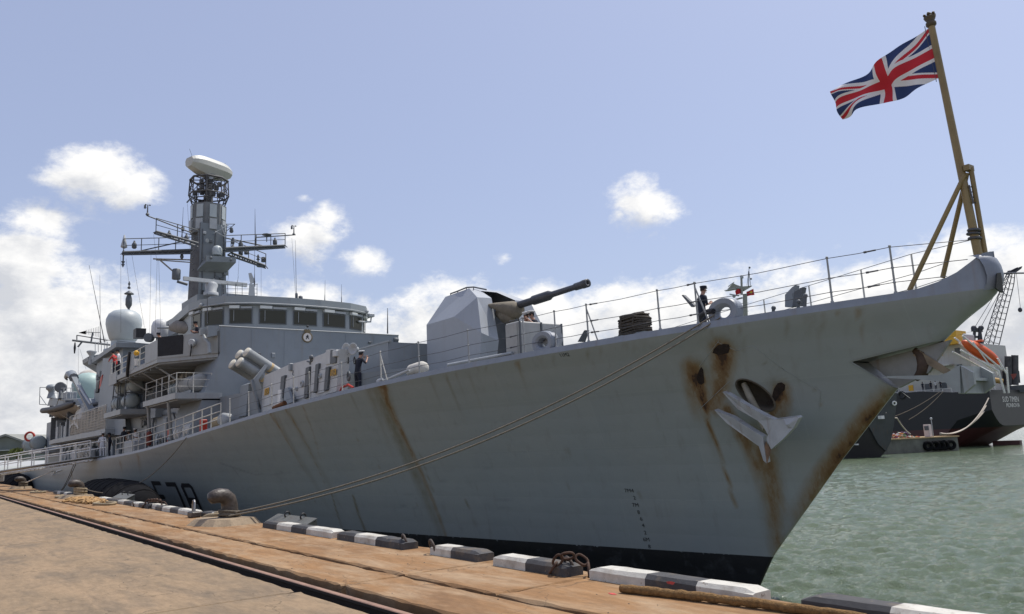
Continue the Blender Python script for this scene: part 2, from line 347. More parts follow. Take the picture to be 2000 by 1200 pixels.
# crane rail in its trench
mb=MB(); prof=[(-.075,-.16),(.075,-.16),(.075,-.145),(.012,-.12),(.012,-.06),(.04,-.045),(.04,-.012),(.032,-.004),(-.032,-.004),(-.04,-.012),(-.04,-.045),(-.012,-.06),(-.012,-.12),(-.075,-.145)]
RAILM=mat('worn_rail_steel',(.30,.18,.125),.55,metal=.2,var=.3,scale=5); RAILD=mat('shade_black_rail_web',(.012,.010,.009),.8)  # web and foot near-black: shade below the rail head painted in
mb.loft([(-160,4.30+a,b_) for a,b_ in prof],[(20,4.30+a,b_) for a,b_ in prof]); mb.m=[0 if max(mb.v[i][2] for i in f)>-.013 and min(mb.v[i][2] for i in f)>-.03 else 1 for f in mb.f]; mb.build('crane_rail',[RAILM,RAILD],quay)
mb=MB().box((-160,TR0+.02,-.159),(20,4.22,-.13)); mb.box((-160,4.38,-.159),(20,TR1-.02,-.125)); mb.build('trench_grease_shade',mat('trench_grime_shade',(.007,.0065,.006),.8,var=.5,scale=4,bump=.8,bscale=18),quay)  # grime coloured near-black, so the trench shade is painted in too
mb=MB().box((-160,GRV-.03,-.16),(20,GRV+.03,-.06)); mb.build('joint_angle',mat('joint_dirt',(.03,.02,.012),.95,var=.5,scale=8),quay)
mb=MB().box((-160,QEDGE-.02,-6),(20,QEDGE+.02,-.17)); mb.build('quay_face',CONC_D,quay)
# ---------------------------------------------------------------- painted kerb blocks
def chipped(name,col,var,chip):
    """kerb paint, rubbed through to the concrete and smeared with rust-brown dirt"""
    m=D.materials.new(name); nt,N,L,b=nodes(m); b.inputs['Roughness'].default_value=.8; g=N.new('ShaderNodeNewGeometry')
    def ns(sc,det,ro=.65):
        n=N.new('ShaderNodeTexNoise'); n.inputs['Scale'].default_value=sc; n.inputs['Detail'].default_value=det; n.inputs['Roughness'].default_value=ro; L.new(g.outputs['Position'],n.inputs[0]); return n.outputs[0]
    def rng(f,a,c,d=0,e=1):
        r=N.new('ShaderNodeMapRange'); L.new(f,r.inputs[0]); r.inputs[1].default_value=a; r.inputs[2].default_value=c; r.inputs[3].default_value=d; r.inputs[4].default_value=e; return r.outputs[0]
    def mix(f,a,c):
        r=N.new('ShaderNodeMix'); r.data_type='RGBA'; L.new(f,r.inputs[0])
        for i,q in ((6,a),(7,c)):
            if isinstance(q,tuple): r.inputs[i].default_value=(*q,1)
            else: L.new(q,r.inputs[i])
        return r.outputs[2]
    c=mix(rng(ns(3,6),.35,.7),col,tuple(x*var for x in col)); c=mix(rng(ns(2.2,7),.52,.72,0,.6),c,(.20,.15,.095)); c=mix(rng(ns(11,8,.7),chip,chip+.06,0,.9),c,(.22,.17,.12)); c=mix(rng(ns(38,3),.66,.72,0,.6),c,(.05,.04,.03))
    L.new(c,b.inputs['Base Color']); bp=N.new('ShaderNodeBump'); bp.inputs['Strength'].default_value=.5; bp.inputs['Distance'].default_value=.012; L.new(ns(18,8,.7),bp.inputs['Height']); L.new(bp.outputs[0],b.inputs['Normal']); return m
KW=chipped('kerb_white_paint',(.58,.56,.50),.72,.60); KB=chipped('kerb_black_paint',(.040,.040,.042),1.7,.63)
KG=mat('kerb_grey_paint',(.12,.12,.115),.75,var=.35,scale=6,bump=.35,bscale=30)
KY0,KY1,KH=6.84,7.13,.150
def kerb(cuts,cols,label,yo=0.0):
    """cuts: photo columns of the band ends, near end first"""
    xs=[COLX(c,KY0+yo,0) for c in cuts]; x0=xs[0]; ends=sorted((xs[0],xs[-1]))
    root=thing('kerb_block',((xs[0]+xs[-1])/2,(KY0+KY1)/2+yo,0),label,'kerb','striped kerb blocks along the quay edge')
    for i in range(len(xs)-1):
        a,b_=sorted((xs[i],xs[i+1])); mb=MB(); n=max(2,int((b_-a)/.12)); c=.045
        prof=[(KY0,0),(KY0+.005,KH-c),(KY0+c,KH),(KY1-c*.6,KH),(KY1,KH-c),(KY1,0)]
        rows=[]
        for k in range(n+1):
            x=lerp(a,b_,k/n); e=min(x-ends[0],ends[1]-x)
            r=[]
            for (y,z) in prof:
                w=.007*noise.noise(V(x*4,y*9,z*9)); zz=z+(w if z>0 else 0)
                if e<.02 and z>KH-.02: zz-=.035
                r.append((x,y+yo+w,zz))
            rows+=r
        P=len(prof)
        fs=[(k*P+j,k*P+j+1,(k+1)*P+j+1,(k+1)*P+j) for k in range(n) for j in range(P-1)]
        fs+=[tuple(range(P)),tuple(range(n*P,n*P+P))]
        mb.add(rows,fs,False); mb.build('painted_band',{'w':KW,'b':KB,'g':KG}[cols[i]],root)
    return root
kerb((2140,1950,1740,1566),'bwb','kerb block at lower right corner, black end then white, water behind',.12)
kerb((1472,1360,1260,1151),'wbw','long kerb block with white ends and black middle, in front of the stem',.05)
kerb((1106,1026,963),'bw','half white half black kerb block with chain at its black end',-.05)
kerb((934,880,840),'bw','short white and black kerb block with a ring beside its white end')
kerb((788,733,692,658),'bwb','kerb block of black, white and black with an iron ring at its end')
kerb((648,598,568,540,513),'wbwb','kerb block of four bands in front of the steel fender box')
kerb((446,430,411,392),'gwb','kerb block right behind the nearest bollard',.1)
kerb((376,347,331,316,303),'wbwb','kerb block of four bands left of the nearest bollard')
kerb((311,291),'w','short whitish kerb block wrapped by a rusty chain',.12)
kerb((289,270,257),'bw','kerb block below the painted hull number')
kerb((257,241,229),'bw','kerb block left of the one below the hull number',.02)
kerb((227,207,190),'bw','kerb block beside the rope mat on the quay',.02)
kerb((139,130,124,117,111,104),'bwbwb','far kerb block between the second and third bollards',.02)
# ================================================================== FRIGATE HULL
CL=17.8; TIPX=-6.75
_dx=[-150,-104,-88,-72,-57,-50,-44.8,-39.4,-35,-32.4,-27.1,-23.65,-19,-15.5,-12.2,-10,-8.3,-6]
_dz=[1.15,1.15,1.30,1.55,1.95,2.16,2.45,2.92,3.30,3.54,3.93,4.15,4.35,4.46,4.53,4.58,4.60,4.62]
_fx=np.linspace(-150,-6,600); _fz=np.interp(_fx,_dx,_dz); _k=np.ones(25)/25
_fzp=np.pad(_fz,12,mode='edge'); _fz=np.convolve(_fzp,_k,mode='valid')
def zd(x): return float(np.interp(x,_fx,_fz))
_sz=[-3.4,-2.17,-1.37,.92,2.77,3.9,4.30,4.45,5.5]; _sx=[-14.25,-13.53,-13.02,-10.93,-9.10,-7.66,-7.0,-6.9,-6.9]
_hz=np.linspace(-3.4,5.5,300); _hx=np.interp(_hz,_sz,_sx); _hx=np.convolve(np.pad(_hx,5,mode='edge'),np.ones(11)/11,mode='valid')
def xstem(z): return float(np.interp(z,_hz,_hx))
def hb(x,z):
    a=xstem(z)-x
    if a<=0: return 0.0
    top=zd(x); t=max(0,min((z+2.3)/(top+2.3),1.12)); tc=max(0,t)
    p=lerp(1.66,2.22,tc**1.7); B=lerp(7.72,8.05,min(tc,1)); Lh=lerp(60,52,min(tc,1))
    n=lerp(.05,.30,max(0,min(tc,1))**2)
    q=min(a/n,1); nose=n*math.sqrt(max(0,1-(1-q)**2))*.8
    b=B*(1-(1-min(a/Lh,1))**p)+nose*max(0,1-a/9)
    if z<-1.6: b-= .10*(-1.6-z)*min(1,a/3)
    if x<-95: b-=((-95-x)/45)**2*1.1
    return max(b,0)
def hully(x,z): return CL-hb(x,z)
def HP(px,py,off=0.0):
    """point of the starboard shell seen at a point of the photograph"""
    d=ray(px,py); lo=5.0; hi=None
    f=lambda s: (EYEP+d*(s/d.y)).y-hully((EYEP+d*(s/d.y)).x,(EYEP+d*(s/d.y)).z)
    s=6.0
    while s<19 and f(s)<0: s+=.05
    a,b_=s-.05,s
    for _ in range(18):
        m=(a+b_)/2
        if f(m)<0: a=m
        else: b_=m
    p=EYEP+d*(b_/d.y); p.y-=off; return p
_bwx=[-8.75,-8.25,-7.9,-7.55,-7.25,-7.08,-6.95,-6.6]; _bwz=[0,.03,.11,.25,.45,.58,.61,.56]
def ztop(x): return zd(x)+float(np.interp(x,_bwx,_bwz))
ship=thing('frigate',(-70,CL,WATER_Z),'grey naval frigate moored bow-on beside the quay, pennant number F78','warship')
# rust and dirt runs on the shell: photo polyline, half width (m) at both ends, strength at both ends, kind
RUNS=[([(742,752),(770,815),(812,900),(850,990),(874,1060)],.17,.10,.72,.34,'r'),([(738,752),(760,815),(800,900),(840,990),(866,1060)],.5,.22,.75,.3,'d'),([(720,760),(745,830),(770,900)],.22,.12,.45,0,'d'),([(750,752),(757,790)],.16,.10,1.0,.7,'r'),
 ([(524,802),(560,860),(600,930)],.09,.07,.6,.15,'r'),([(530,805),(575,880),(640,990)],.22,.18,.4,.1,'d'),([(560,800),(610,890),(660,980)],.2,.18,.4,.1,'d'),([(556,796),(600,870),(640,960)],.06,.05,.55,.2,'r'),([(820,885),(830,915),(846,960)],.05,.05,.3,.5,'d'),
 ([(1700,850),(1640,930),(1600,985)],.2,.15,.5,.3,'d'),([(648,966),(656,995),(668,1032)],.05,.07,.9,.5,'d'),([(690,970),(700,1005),(716,1045)],.07,.10,1.0,.6,'d'),([(908,972),(918,1000),(930,1030)],.035,.03,.9,.2,'d'),
 ([(1412,688),(1410,730),(1396,800)],.34,.22,1.05,.5,'r'),([(1352,722),(1350,770),(1362,820)],.30,.16,.7,.2,'r'),([(1420,800),(1455,860),(1480,910)],.18,.2,.7,.55,'r'),([(1530,760),(1532,800),(1520,850)],.2,.16,.75,.3,'r'),([(1494,880),(1506,950),(1522,1080)],.16,.12,.8,.5,'r'),([(1475,890),(1490,960)],.3,.2,.55,.2,'r'),([(1412,680),(1405,760),(1400,830)],.40,.30,.6,.0,'d'),([(1362,725),(1366,790),(1372,850)],.40,.3,.7,.0,'d'),([(1520,760),(1525,830)],.3,.3,.6,.1,'d'),([(1490,850),(1505,950),(1518,1060)],.42,.34,.7,.35,'d'),([(1412,690),(1420,720),(1412,745)],.10,.08,1.0,.6,'r'),
 ([(1362,738),(1368,770),(1380,800)],.24,.14,1.3,1.0,'r'),([(1350,735),(1352,770)],.16,.12,.6,.3,'r'),([(1378,790),(1384,830),(1410,900),(1437,990)],.07,.05,.85,.5,'r'),([(1378,800),(1390,860),(1412,930)],.14,.10,.5,.0,'d'),
 ([(1416,742),(1396,772),(1380,796),(1368,815)],.025,.02,.9,.6,'r'),
 ([(1524,762),(1514,790),(1508,815)],.14,.14,1.2,.8,'r'),([(1535,780),(1545,815)],.12,.10,.4,.1,'d'),
 ([(1492,880),(1500,930),(1512,1000),(1520,1082)],.34,.26,.62,.36,'r'),([(1497,890),(1515,940),(1530,1000)],.12,.15,.8,.3,'r'),([(1445,850),(1470,900)],.18,.12,.7,.3,'r'),
 ([(1600,765),(1604,790)],.025,.02,.8,.3,'r'),([(1470,700),(1520,720),(1565,748),(1600,766)],.014,.014,.5,.5,'d'),([(1465,860),(1475,905)],.16,.1,.7,.4,'d'),
 ([(1200,645),(1190,690)],.05,.03,.25,0,'d'),([(930,712),(938,760)],.05,.03,.25,0,'d'),([(640,775),(655,810)],.05,.04,.3,0,'d'),
 ([(235,905),(240,930)],.25,.2,.5,0,'r'),([(270,893),(276,935)],.25,.2,.45,0,'r'),([(140,925),(144,950)],.4,.3,.6,0,'r'),
 ([(430,905),(500,928),(560,925)],.05,.03,.5,.2,'k'),([(455,915),(475,940)],.05,.03,.5,.2,'k'),([(470,990),(500,985)],.05,.03,.4,.2,'k')]
random.seed(21)
for k in range(46):
    px=random.uniform(300,1700); py=float(np.interp(px,[300,375,455,512,657,780,990,1195,1490,1740],[886,856,834,812,778,746,708,672,632,590])); ln_=random.uniform(15,110)*(.5 if px<500 else 1); sl=float(np.interp(px,[300,700,1100,1500,1700],[.25,.42,.32,.2,.1]))
    RUNS.append(([(px,py+3),(px+sl*ln_*.5,py+ln_*.5),(px+sl*ln_,py+ln_)],random.uniform(.035,.07),random.uniform(.03,.06),random.uniform(.15,.5),0.0,random.choice('ddddr')))
for k in range(16):
    px=random.uniform(420,1450); py=random.uniform(850,980); ln_=random.uniform(20,60); RUNS.append(([(px,py),(px+.3*ln_,py+ln_)],.035,.03,random.uniform(.2,.5),0.0,random.choice('ddr')))
for k in range(14):
    px=random.uniform(330,1000); py=random.uniform(900,1000); RUNS.append(([(px,py),(px+random.uniform(20,60),py+random.uniform(-6,8))],.03,.02,random.uniform(.15,.4),.1,'k'))
def hull_mat():
    m=D.materials.new('hull_paint'); nt,N,L,b=nodes(m); b.inputs['Roughness'].default_value=.42
    tc=N.new('ShaderNodeTexCoord'); P=tc.outputs['Object']
    def ns(sc,det=6,rough=.6,st=(1,1,1)):
        mp=N.new('ShaderNodeMapping'); mp.inputs['Scale'].default_value=st; L.new(P,mp.inputs[0]); n=N.new('ShaderNodeTexNoise'); n.inputs['Scale'].default_value=sc; n.inputs['Detail'].default_value=det; n.inputs['Roughness'].default_value=rough; L.new(mp.outputs[0],n.inputs[0]); return n.outputs[0]
    def mr(f,a,c,d=0,e=1):
        r=N.new('ShaderNodeMapRange'); L.new(f,r.inputs[0]); r.inputs[1].default_value=a; r.inputs[2].default_value=c; r.inputs[3].default_value=d; r.inputs[4].default_value=e; return r.outputs[0]
    def mth(op,a,c,cl=False):
        n=N.new('ShaderNodeMath'); n.operation=op; n.use_clamp=cl
        for i,q in enumerate((a,c)):
            if isinstance(q,(int,float)): n.inputs[i].default_value=q
            else: L.new(q,n.inputs[i])
        return n.outputs[0]
    def mix(f,a,c):
        r=N.new('ShaderNodeMix'); r.data_type='RGBA'; L.new(f,r.inputs[0])
        for i,q in ((6,a),(7,c)):
            if isinstance(q,tuple): r.inputs[i].default_value=(*q,1)
            else: L.new(q,r.inputs[i])
        return r.outputs[2]
    sep=N.new('ShaderNodeSeparateXYZ'); L.new(P,sep.inputs[0])
    c=mix(mr(ns(.35,5),.35,.65),(.268,.295,.295),(.29,.31,.30))
    c=mix(mr(ns(1.2,6,.65,(1,1,.35)),.5,.8,0,.35),c,(.235,.25,.245))
    c=mix(mr(ns(2.2,5,.6,(1.6,1.6,.12)),.58,.8,0,.3),c,(.16,.15,.12))
    # patched repainting: rectangles of slightly different grey
    bk=N.new('ShaderNodeTexBrick'); cmb=N.new('ShaderNodeCombineXYZ'); L.new(sep.outputs[0],cmb.inputs[0]); L.new(sep.outputs[2],cmb.inputs[1]); L.new(cmb.outputs[0],bk.inputs['Vector'])
    bk.inputs['Scale'].default_value=.42; bk.inputs['Brick Width'].default_value=2.4; bk.inputs['Row Height'].default_value=.62; bk.inputs['Mortar Size'].default_value=.004; bk.inputs['Mortar Smooth'].default_value=1
    bk.inputs['Color1'].default_value=(1,1,1,1); bk.inputs['Color2'].default_value=(.95,.96,.965,1); bk.inputs['Mortar'].default_value=(1.07,1.07,1.07,1)
    mm=N.new('ShaderNodeMix'); mm.data_type='RGBA'; mm.blend_type='MULTIPLY'; mm.inputs[0].default_value=1; L.new(c,mm.inputs[6]); L.new(bk.outputs[0],mm.inputs[7]); c=mm.outputs[2]
    at=N.new('ShaderNodeAttribute'); at.attribute_name='wear'; sw=N.new('ShaderNodeSeparateColor'); L.new(at.outputs['Color'],sw.inputs[0])
    br=mr(ns(3.0,8,.7,(1.5,1.5,.5)),.25,.7,.35,1.3)
    rr=mth('MULTIPLY',sw.outputs[0],br,True); dd=mth('MULTIPLY',sw.outputs[1],br,True); kk=mth('MULTIPLY',sw.outputs[2],br,True)
    c=mix(mth('MULTIPLY',dd,1.0),c,(.135,.108,.045))
    c=mix(mr(rr,.05,.6,0,.78),c,(.20,.12,.036)); c=mix(mr(rr,.4,.95,0,.9),c,(.105,.045,.013)); c=mix(mr(rr,.85,1.0,0,.8),c,(.03,.018,.012))
    c=mix(mth('MULTIPLY',kk,.8),c,(.06,.065,.07))
    # black boot topping with a chipped edge
    zn=mth('ADD',sep.outputs[2],mth('MULTIPLY',mth('SUBTRACT',mr(ns(9,3),.62,.7),0),.05))
    boot=mr(zn,-1.415,-1.40,1,0); c=mix(boot,c,mix(mr(ns(3,6),.55,.75),(.012,.012,.014),(.05,.052,.055)))
    L.new(c,b.inputs['Base Color']); L.new(mr(rr,.2,.8,.42,.85),b.inputs['Roughness'])
    bp=N.new('ShaderNodeBump'); bp.inputs['Strength'].default_value=.25; bp.inputs['Distance'].default_value=.05; 
    # plating hollows between frames and stringers
    fx=mth('SINE',mth('MULTIPLY',sep.outputs[0],2*math.pi/1.05),0); fz=mth('SINE',mth('MULTIPLY',sep.outputs[2],2*math.pi/.95),0)
    hgt=mth('ADD',mth('MULTIPLY',mth('ADD',mth('ABSOLUTE',fx,0),mth('ABSOLUTE',fz,0)),.16),ns(.9,3)); bp.inputs['Strength'].default_value=.42; L.new(hgt,bp.inputs['Height']); L.new(bp.outputs[0],b.inputs['Normal'])
    return m
HULLM=hull_mat()
A_=[0,.02,.05,.09,.14,.2,.28,.38]; 
while A_[-1]<29: A_.append(A_[-1]+.10)
while A_[-1]<60: A_.append(A_[-1]+.30)
while A_[-1]<124: A_.append(A_[-1]+.9)
ROWS=84
def hull_grid():
    G=np.zeros((len(A_),ROWS+1,3))
    for i,a in enumerate(A_):
        for j in range(ROWS+1):
            t=j/ROWS; z=lerp(-3.2,4.5,t); x=0
            for _ in range(7):
                x=xstem(z)-a; z=.5*z+.5*lerp(-3.2,zd(x)-.17,t)
            x=xstem(z)-a
            G[i,j]=(x,hb(x,z),z)
    return G
G=hull_grid()
# hawse pipe mouth and stem-anchor pocket are cut out of the shell
HC=HP(1476,772); HA=HP(1446,745); 
def in_hawse(x,z): 
    u=(x-HC.x)*.70+(z-HC.z)*(-.71); v=(x-HC.x)*.71+(z-HC.z)*.70
    return (u/.50)**2+(v/.28)**2<1
PK=[HP(1664,707),HP(1790,682),HP(1752,758)]
pk2=[(PK[0].x,PK[0].z),(-7.4,PK[1].z+.25),(PK[2].x+.25,PK[2].z-.25)]
def in_tri(x,z):
    s=[]
    for i in range(3):
        (x0,z0),(x1,z1)=pk2[i],pk2[(i+1)%3]; s.append((x1-x0)*(z-z0)-(z1-z0)*(x-x0))
    return all(q<0 for q in s) or all(q>0 for q in s)
def build_hull():
    nA,nR=G.shape[0],G.shape[1]; vs=[];fs=[]
    wear=np.zeros((nA*nR,3)); XZ=G[:,:,[0,2]].reshape(-1,2)
    for pts,w0,w1,s0,s1,kd in RUNS:
        q=[HP(*p) for p in pts]; q=np.array([(p.x,p.z) for p in q]); m=len(q)-1; best=np.zeros(len(XZ))
        for i in range(m):
            a,b_=q[i],q[i+1]; d=b_-a; t=np.clip(((XZ-a)@d)/(d@d+1e-9),0,1); ds=np.linalg.norm(XZ-(a+t[:,None]*d),axis=1)
            T=(i+t)/m; w=w0+(w1-w0)*T; s=s0+(s1-s0)*T; best=np.maximum(best,s*np.clip(1.25-ds/w,0,1))
        ch={'r':0,'d':1,'k':2}[kd]; wear[:,ch]=np.maximum(wear[:,ch],best)
        if kd=='r': wear[:,1]=np.maximum(wear[:,1],best*.6)
    # rust along the raked stem
    a=np.repeat(np.array(A_),nR); z=XZ[:,1]; s=np.clip((3.0-z)/1.0,0,1)*np.clip((z+1.0)/1.8,0,1)*np.clip(1.2-a/.5,0,1); wear[:,0]=np.maximum(wear[:,0],s*.85); wear[:,1]=np.maximum(wear[:,1],s*.7*np.clip(1.5-a/.6,0,1))
    for side in (-1,1):
        for i in range(nA):
            for j in range(nR): vs.append((G[i,j,0],CL+side*G[i,j,1],G[i,j,2]))
    off=nA*nR
    for side in (0,1):
        for i in range(nA-1):
            for j in range(nR-1):
                k=i*nR+j; cx=(G[i,j,0]+G[i+1,j+1,0])/2; cz=(G[i,j,2]+G[i+1,j+1,2])/2
                f=(k,k+1,k+nR+1,k+nR) if side==0 else (k,k+nR,k+nR+1,k+1)
                fs.append(tuple(x+side*off for x in f))
    k=(nA-1)*nR; fs.append(tuple(k+j for j in range(nR))+tuple(off+k+j for j in range(nR-1,-1,-1)))
    me=D.meshes.new('hull'); me.from_pydata(vs,[],fs); me.materials.append(HULLM)
    me.polygons.foreach_set('use_smooth',[True]*len(fs))
    ca=me.color_attributes.new('wear','FLOAT_COLOR','POINT'); col=np.ones((2*off,4)); col[:off,:3]=wear; col[off:,:3]=0; ca.data.foreach_set('color',col.ravel())
    bm=bmesh.new(); bm.from_mesh(me)
    def cut(loops,box,sides,inside):
        x0,x1,z0,z1=box
        near=lambda c: x0<c.x<x1 and z0<c.z<z1 and ((c.y<CL) in sides)
        for (xa,za),(xb,zb) in loops:
            fs_=[f for f in bm.faces if near(f.calc_center_median())]; g=set(fs_)
            for f in fs_: g.update(f.edges); g.update(f.verts)
            nrm=V(-(zb-za),0,xb-xa)
            if nrm.length<1e-6: continue
            bmesh.ops.bisect_plane(bm,geom=list(g),dist=1e-5,plane_co=V(xa,CL,za),plane_no=nrm.normalized())
        kill=[f for f in bm.faces if near(f.calc_center_median()) and inside(f.calc_center_median().x,f.calc_center_median().z)]
        bmesh.ops.delete(bm,geom=kill,context='FACES')
    el=[]; K=18
    for k in range(K):
        t=2*math.pi*k/K; u=.50*math.cos(t); v=.28*math.sin(t); el.append((HC.x+u*.70+v*.71,HC.z-u*.71+v*.70))
    def in_el(x,z):
        sg=[]
        for i in range(K):
            (xa,za),(xb,zb)=el[i],el[(i+1)%K]; sg.append((xb-xa)*(z-za)-(zb-za)*(x-xa))
        return all(q<0 for q in sg) or all(q>0 for q in sg)
    cut([(el[i],el[(i+1)%K]) for i in range(K)],(HC.x-.75,HC.x+.75,HC.z-.75,HC.z+.75),(True,),in_el)
    xs3=[p[0] for p in pk2]; zs3=[p[1] for p in pk2]
    cut([(pk2[i],pk2[(i+1)%3]) for i in range(3)],(min(xs3)-.2,max(xs3)+.6,min(zs3)-.2,max(zs3)+.2),(True,False),in_tri)
    bm.to_mesh(me); bm.free()
    me.update(); ob=D.objects.new('hull',me); C.objects.link(ob); ob.parent=ship; ob.matrix_parent_inverse=pworld(ship).inverted(); return ob
hull=build_hull()
# gunwale strip (leans inboard), swelling into the bow bulwark; deck
mb=MB(); Xd=[-6.92-.02*k for k in range(6)]+[-7.06-.06*k for k in range(30)]; Xd+=[Xd[-1]-.3*(k+1) for k in range(370)]; Xd=[x for x in Xd if x>-119]
for side in (-1,1):
    rows=[]
    for x in Xd:
        zb=zd(x)-.17; b0=hb(x,zb); zt=ztop(x); hgt=zt-zb; inn=min(.06,.02+hgt*.05); th=min(.11,max(b0*.4,.01))
        rows+=[(x,CL+side*b0,zb),(x,CL+side*max(b0-inn,0.004),zt),(x,CL+side*max(b0-inn-th,0.002),zt+.004),(x,CL+side*max(b0-inn-th-.02,0.001),zt-max(.04,hgt*.8))]
    n=len(Xd); fs=[(i*4+k,i*4+k+1,(i+1)*4+k+1,(i+1)*4+k) for i in range(n-1) for k in range(3)]
    mb.add(rows,fs,False)
gunwale=mb.build('gunwale',mat('gunwale_paint',(.235,.26,.30),.45,var=.12,scale=2,streak=.3,streakcol=(.2,.13,.08)),ship)
# blunt bullnose casting closing the bulwark
mb=MB(); prof=[(-6.93,4.42,.27),(-6.84,4.55,.265),(-6.81,4.72,.265),(-6.84,4.92,.27),(-6.90,5.07,.275),(-7.0,5.16,.28),(-7.12,5.19,.28)]
vs=[]; K=12
for x,z,w in prof:
    for k in range(K+1):
        t=-1+2*k/K; vs.append((x-.20*(abs(t)**2.6),CL+t*w,z-.02*abs(t)**2))
mb.add(vs,[(i*(K+1)+k,i*(K+1)+k+1,(i+1)*(K+1)+k+1,(i+1)*(K+1)+k) for i in range(len(prof)-1) for k in range(K)],True); mb.build('bullnose',gunwale.data.materials[0],ship)
mb=MB(); rows=[]
for x in Xd: b0=max(hb(x,zd(x)-.1)-.15,.02); rows+=[(x,CL-b0,zd(x)-.02),(x,CL,zd(x)+.06),(x,CL+b0,zd(x)-.02)]
mb.add(rows,[(i*3+k,i*3+k+1,(i+1)*3+k+1,(i+1)*3+k) for i in range(len(Xd)-1) for k in range(2)],True)
mb.build('weather_deck',mat('deck_paint',(.10,.115,.12),.8,var=.2),ship)
# ================================================================== FRIGATE: forecastle fittings
def polyY(pix,y,t,mb=None):
    mb=mb or MB(); return mb.prism([AY(px,py,y) for px,py in pix],(0,t,0))
def polyX(pix,x,t,mb=None):
    mb=mb or MB(); return mb.prism([AX(px,py,x) for px,py in pix],(-t,0,0))
def part(mb,name,m,parent=None,label=None):
    o=mb.build(name,m,parent or ship)
    if label: o['label']=label
    return o
# --- hawse pipe mouth: flange ring and tube behind the hole in the shell
def ellipse_on_shell(c,ru,rv,n=40,off=.02):
    pts=[]
    for k in range(n):
        t=2*math.pi*k/n; u=ru*math.cos(t); v=rv*math.sin(t)
        x=c.x+u*.70+v*.71; z=c.z-u*.71+v*.70; pts.append(V(x,hully(x,z)-off,z))
    return pts
e0=ellipse_on_shell(HC,.525,.305,off=.008); e1=ellipse_on_shell(HC,.485,.265,off=.03); e2=[p+V(-.25,.5,.15) for p in e1]
mb=MB(); n=len(e0); mb.add(e0+e1+e2,[(i,(i+1)%n,n+(i+1)%n,n+i) for i in range(n)]+[(n+i,n+(i+1)%n,2*n+(i+1)%n,2*n+i) for i in range(n)]+[tuple(range(2*n,3*n))],True)
hp=part(mb,'hawse_pipe',mat('hawse_paint',(.10,.085,.065),.7,var=.5,scale=2.5,streak=.9,streakcol=(.07,.03,.012)))
# rust holes (open chain ports) on the shell
def shell_patch(pix,off=.012,grow=1.0):
    q=[HP(*p) for p in pix]; mb=MB(); vs=[V(p.x,hully(p.x,p.z)-off,p.z) for p in q]; c=sum(vs,V(0,0,0))/len(vs); vs.append(V(c.x,hully(c.x,c.z)-off,c.z)); n=len(q)
    mb.add(vs,[(i,(i+1)%n,n) for i in range(n)],True); return mb
SCALE=mat('scaled_black_rust',(.022,.013,.009),.95,var=.6,scale=9,bump=1,bscale=30)
for pix in ([(1392,690),(1395,682),(1402,675),(1414,672),(1424,673),(1426,680),(1423,690),(1414,692),(1404,694),(1397,691)],[(1361,738),(1366,724),(1370,717),(1374,722),(1375,735),(1376,748),(1370,752),(1364,748)],[(1508,776),(1512,760),(1519,749),(1527,747),(1534,752),(1533,762),(1524,770),(1516,783),(1506,790),(1500,788)]):
    part(shell_patch(pix),'rust_scab',SCALE)
# doubling plate round the hawse: raised edges
for pl in ([(1400,668),(1440,686),(1470,676),(1530,722),(1603,765)],[(1603,765),(1600,800)],[(1366,716),(1405,665)],[(1425,745),(1396,772),(1366,800)]):
    q=[]
    for a,b_ in zip(pl[:-1],pl[1:]):
        for k in range(7): q.append(HP(lerp(a[0],b_[0],k/6),lerp(a[1],b_[1],k/6),.004))
    part(MB().path(q,.006,6),'plate_edge',HULLM)
# --- stem anchor pocket
mb=MB(); P0=PK[0]; 
tz=PK[1].z+.25; x0=pk2[0][0]; z0=pk2[0][1]; xb,zb=pk2[2]
zz=lambda x:lerp(z0,tz,(x-x0)/(-7.4-x0)) 
def strip(pts,name,m):
    vs=[];k=len(pts)
    for x,z in pts: b0=hb(x,z)+.012; vs+=[(x,CL-b0,z),(x,CL+b0,z)]
    part(MB().add(vs,[(2*i,2*i+1,2*i+3,2*i+2) for i in range(k-1)],False),name,m)
POCK=mat('pocket_paint',(.21,.212,.20),.5,var=.25,scale=2,streak=.8,streakcol=(.14,.06,.02))
strip([(lerp(x0-.05,-7.45,k/8),lerp(z0+.02,tz+.02,k/8)) for k in range(9)],'pocket_roof',POCK)
strip([(lerp(x0-.05,xb,k/8),lerp(z0,zb,k/8)) for k in range(9)],'pocket_floor',POCK)
# inner web on the centreline with the hawse tube end
mb=MB().prism([(x0+.1,CL-.05,z0),(-8.0,CL-.05,lerp(z0,tz,(-8.0-x0)/(-7.4-x0))-.03),(-8.55,CL-.05,2.85),(xb-.2,CL-.05,zb+.25)],(0,.1,0)); part(mb,'pocket_web',POCK)
hw=AY(1800,722,CL)
mb=MB(); mb.path([AY(1786,684,CL),AY(1799,694,CL),AY(1805,712,CL),AY(1801,730,CL),AY(1788,740,CL)],[.07,.12,.14,.13,.07],12); part(mb,'stem_hawse_bell',mat('hawse_bell',(.06,.036,.022),.7,var=.5,scale=4))
# cover plate scar on the bow
q=[HP(1828,622),HP(1852,622),HP(1853,640),HP(1848,647),HP(1830,645)]
part(shell_patch([(1826,624),(1832,620),(1848,620),(1854,628),(1854,640),(1846,647),(1832,646),(1825,638)],.008),'cover_plate',HULLM)
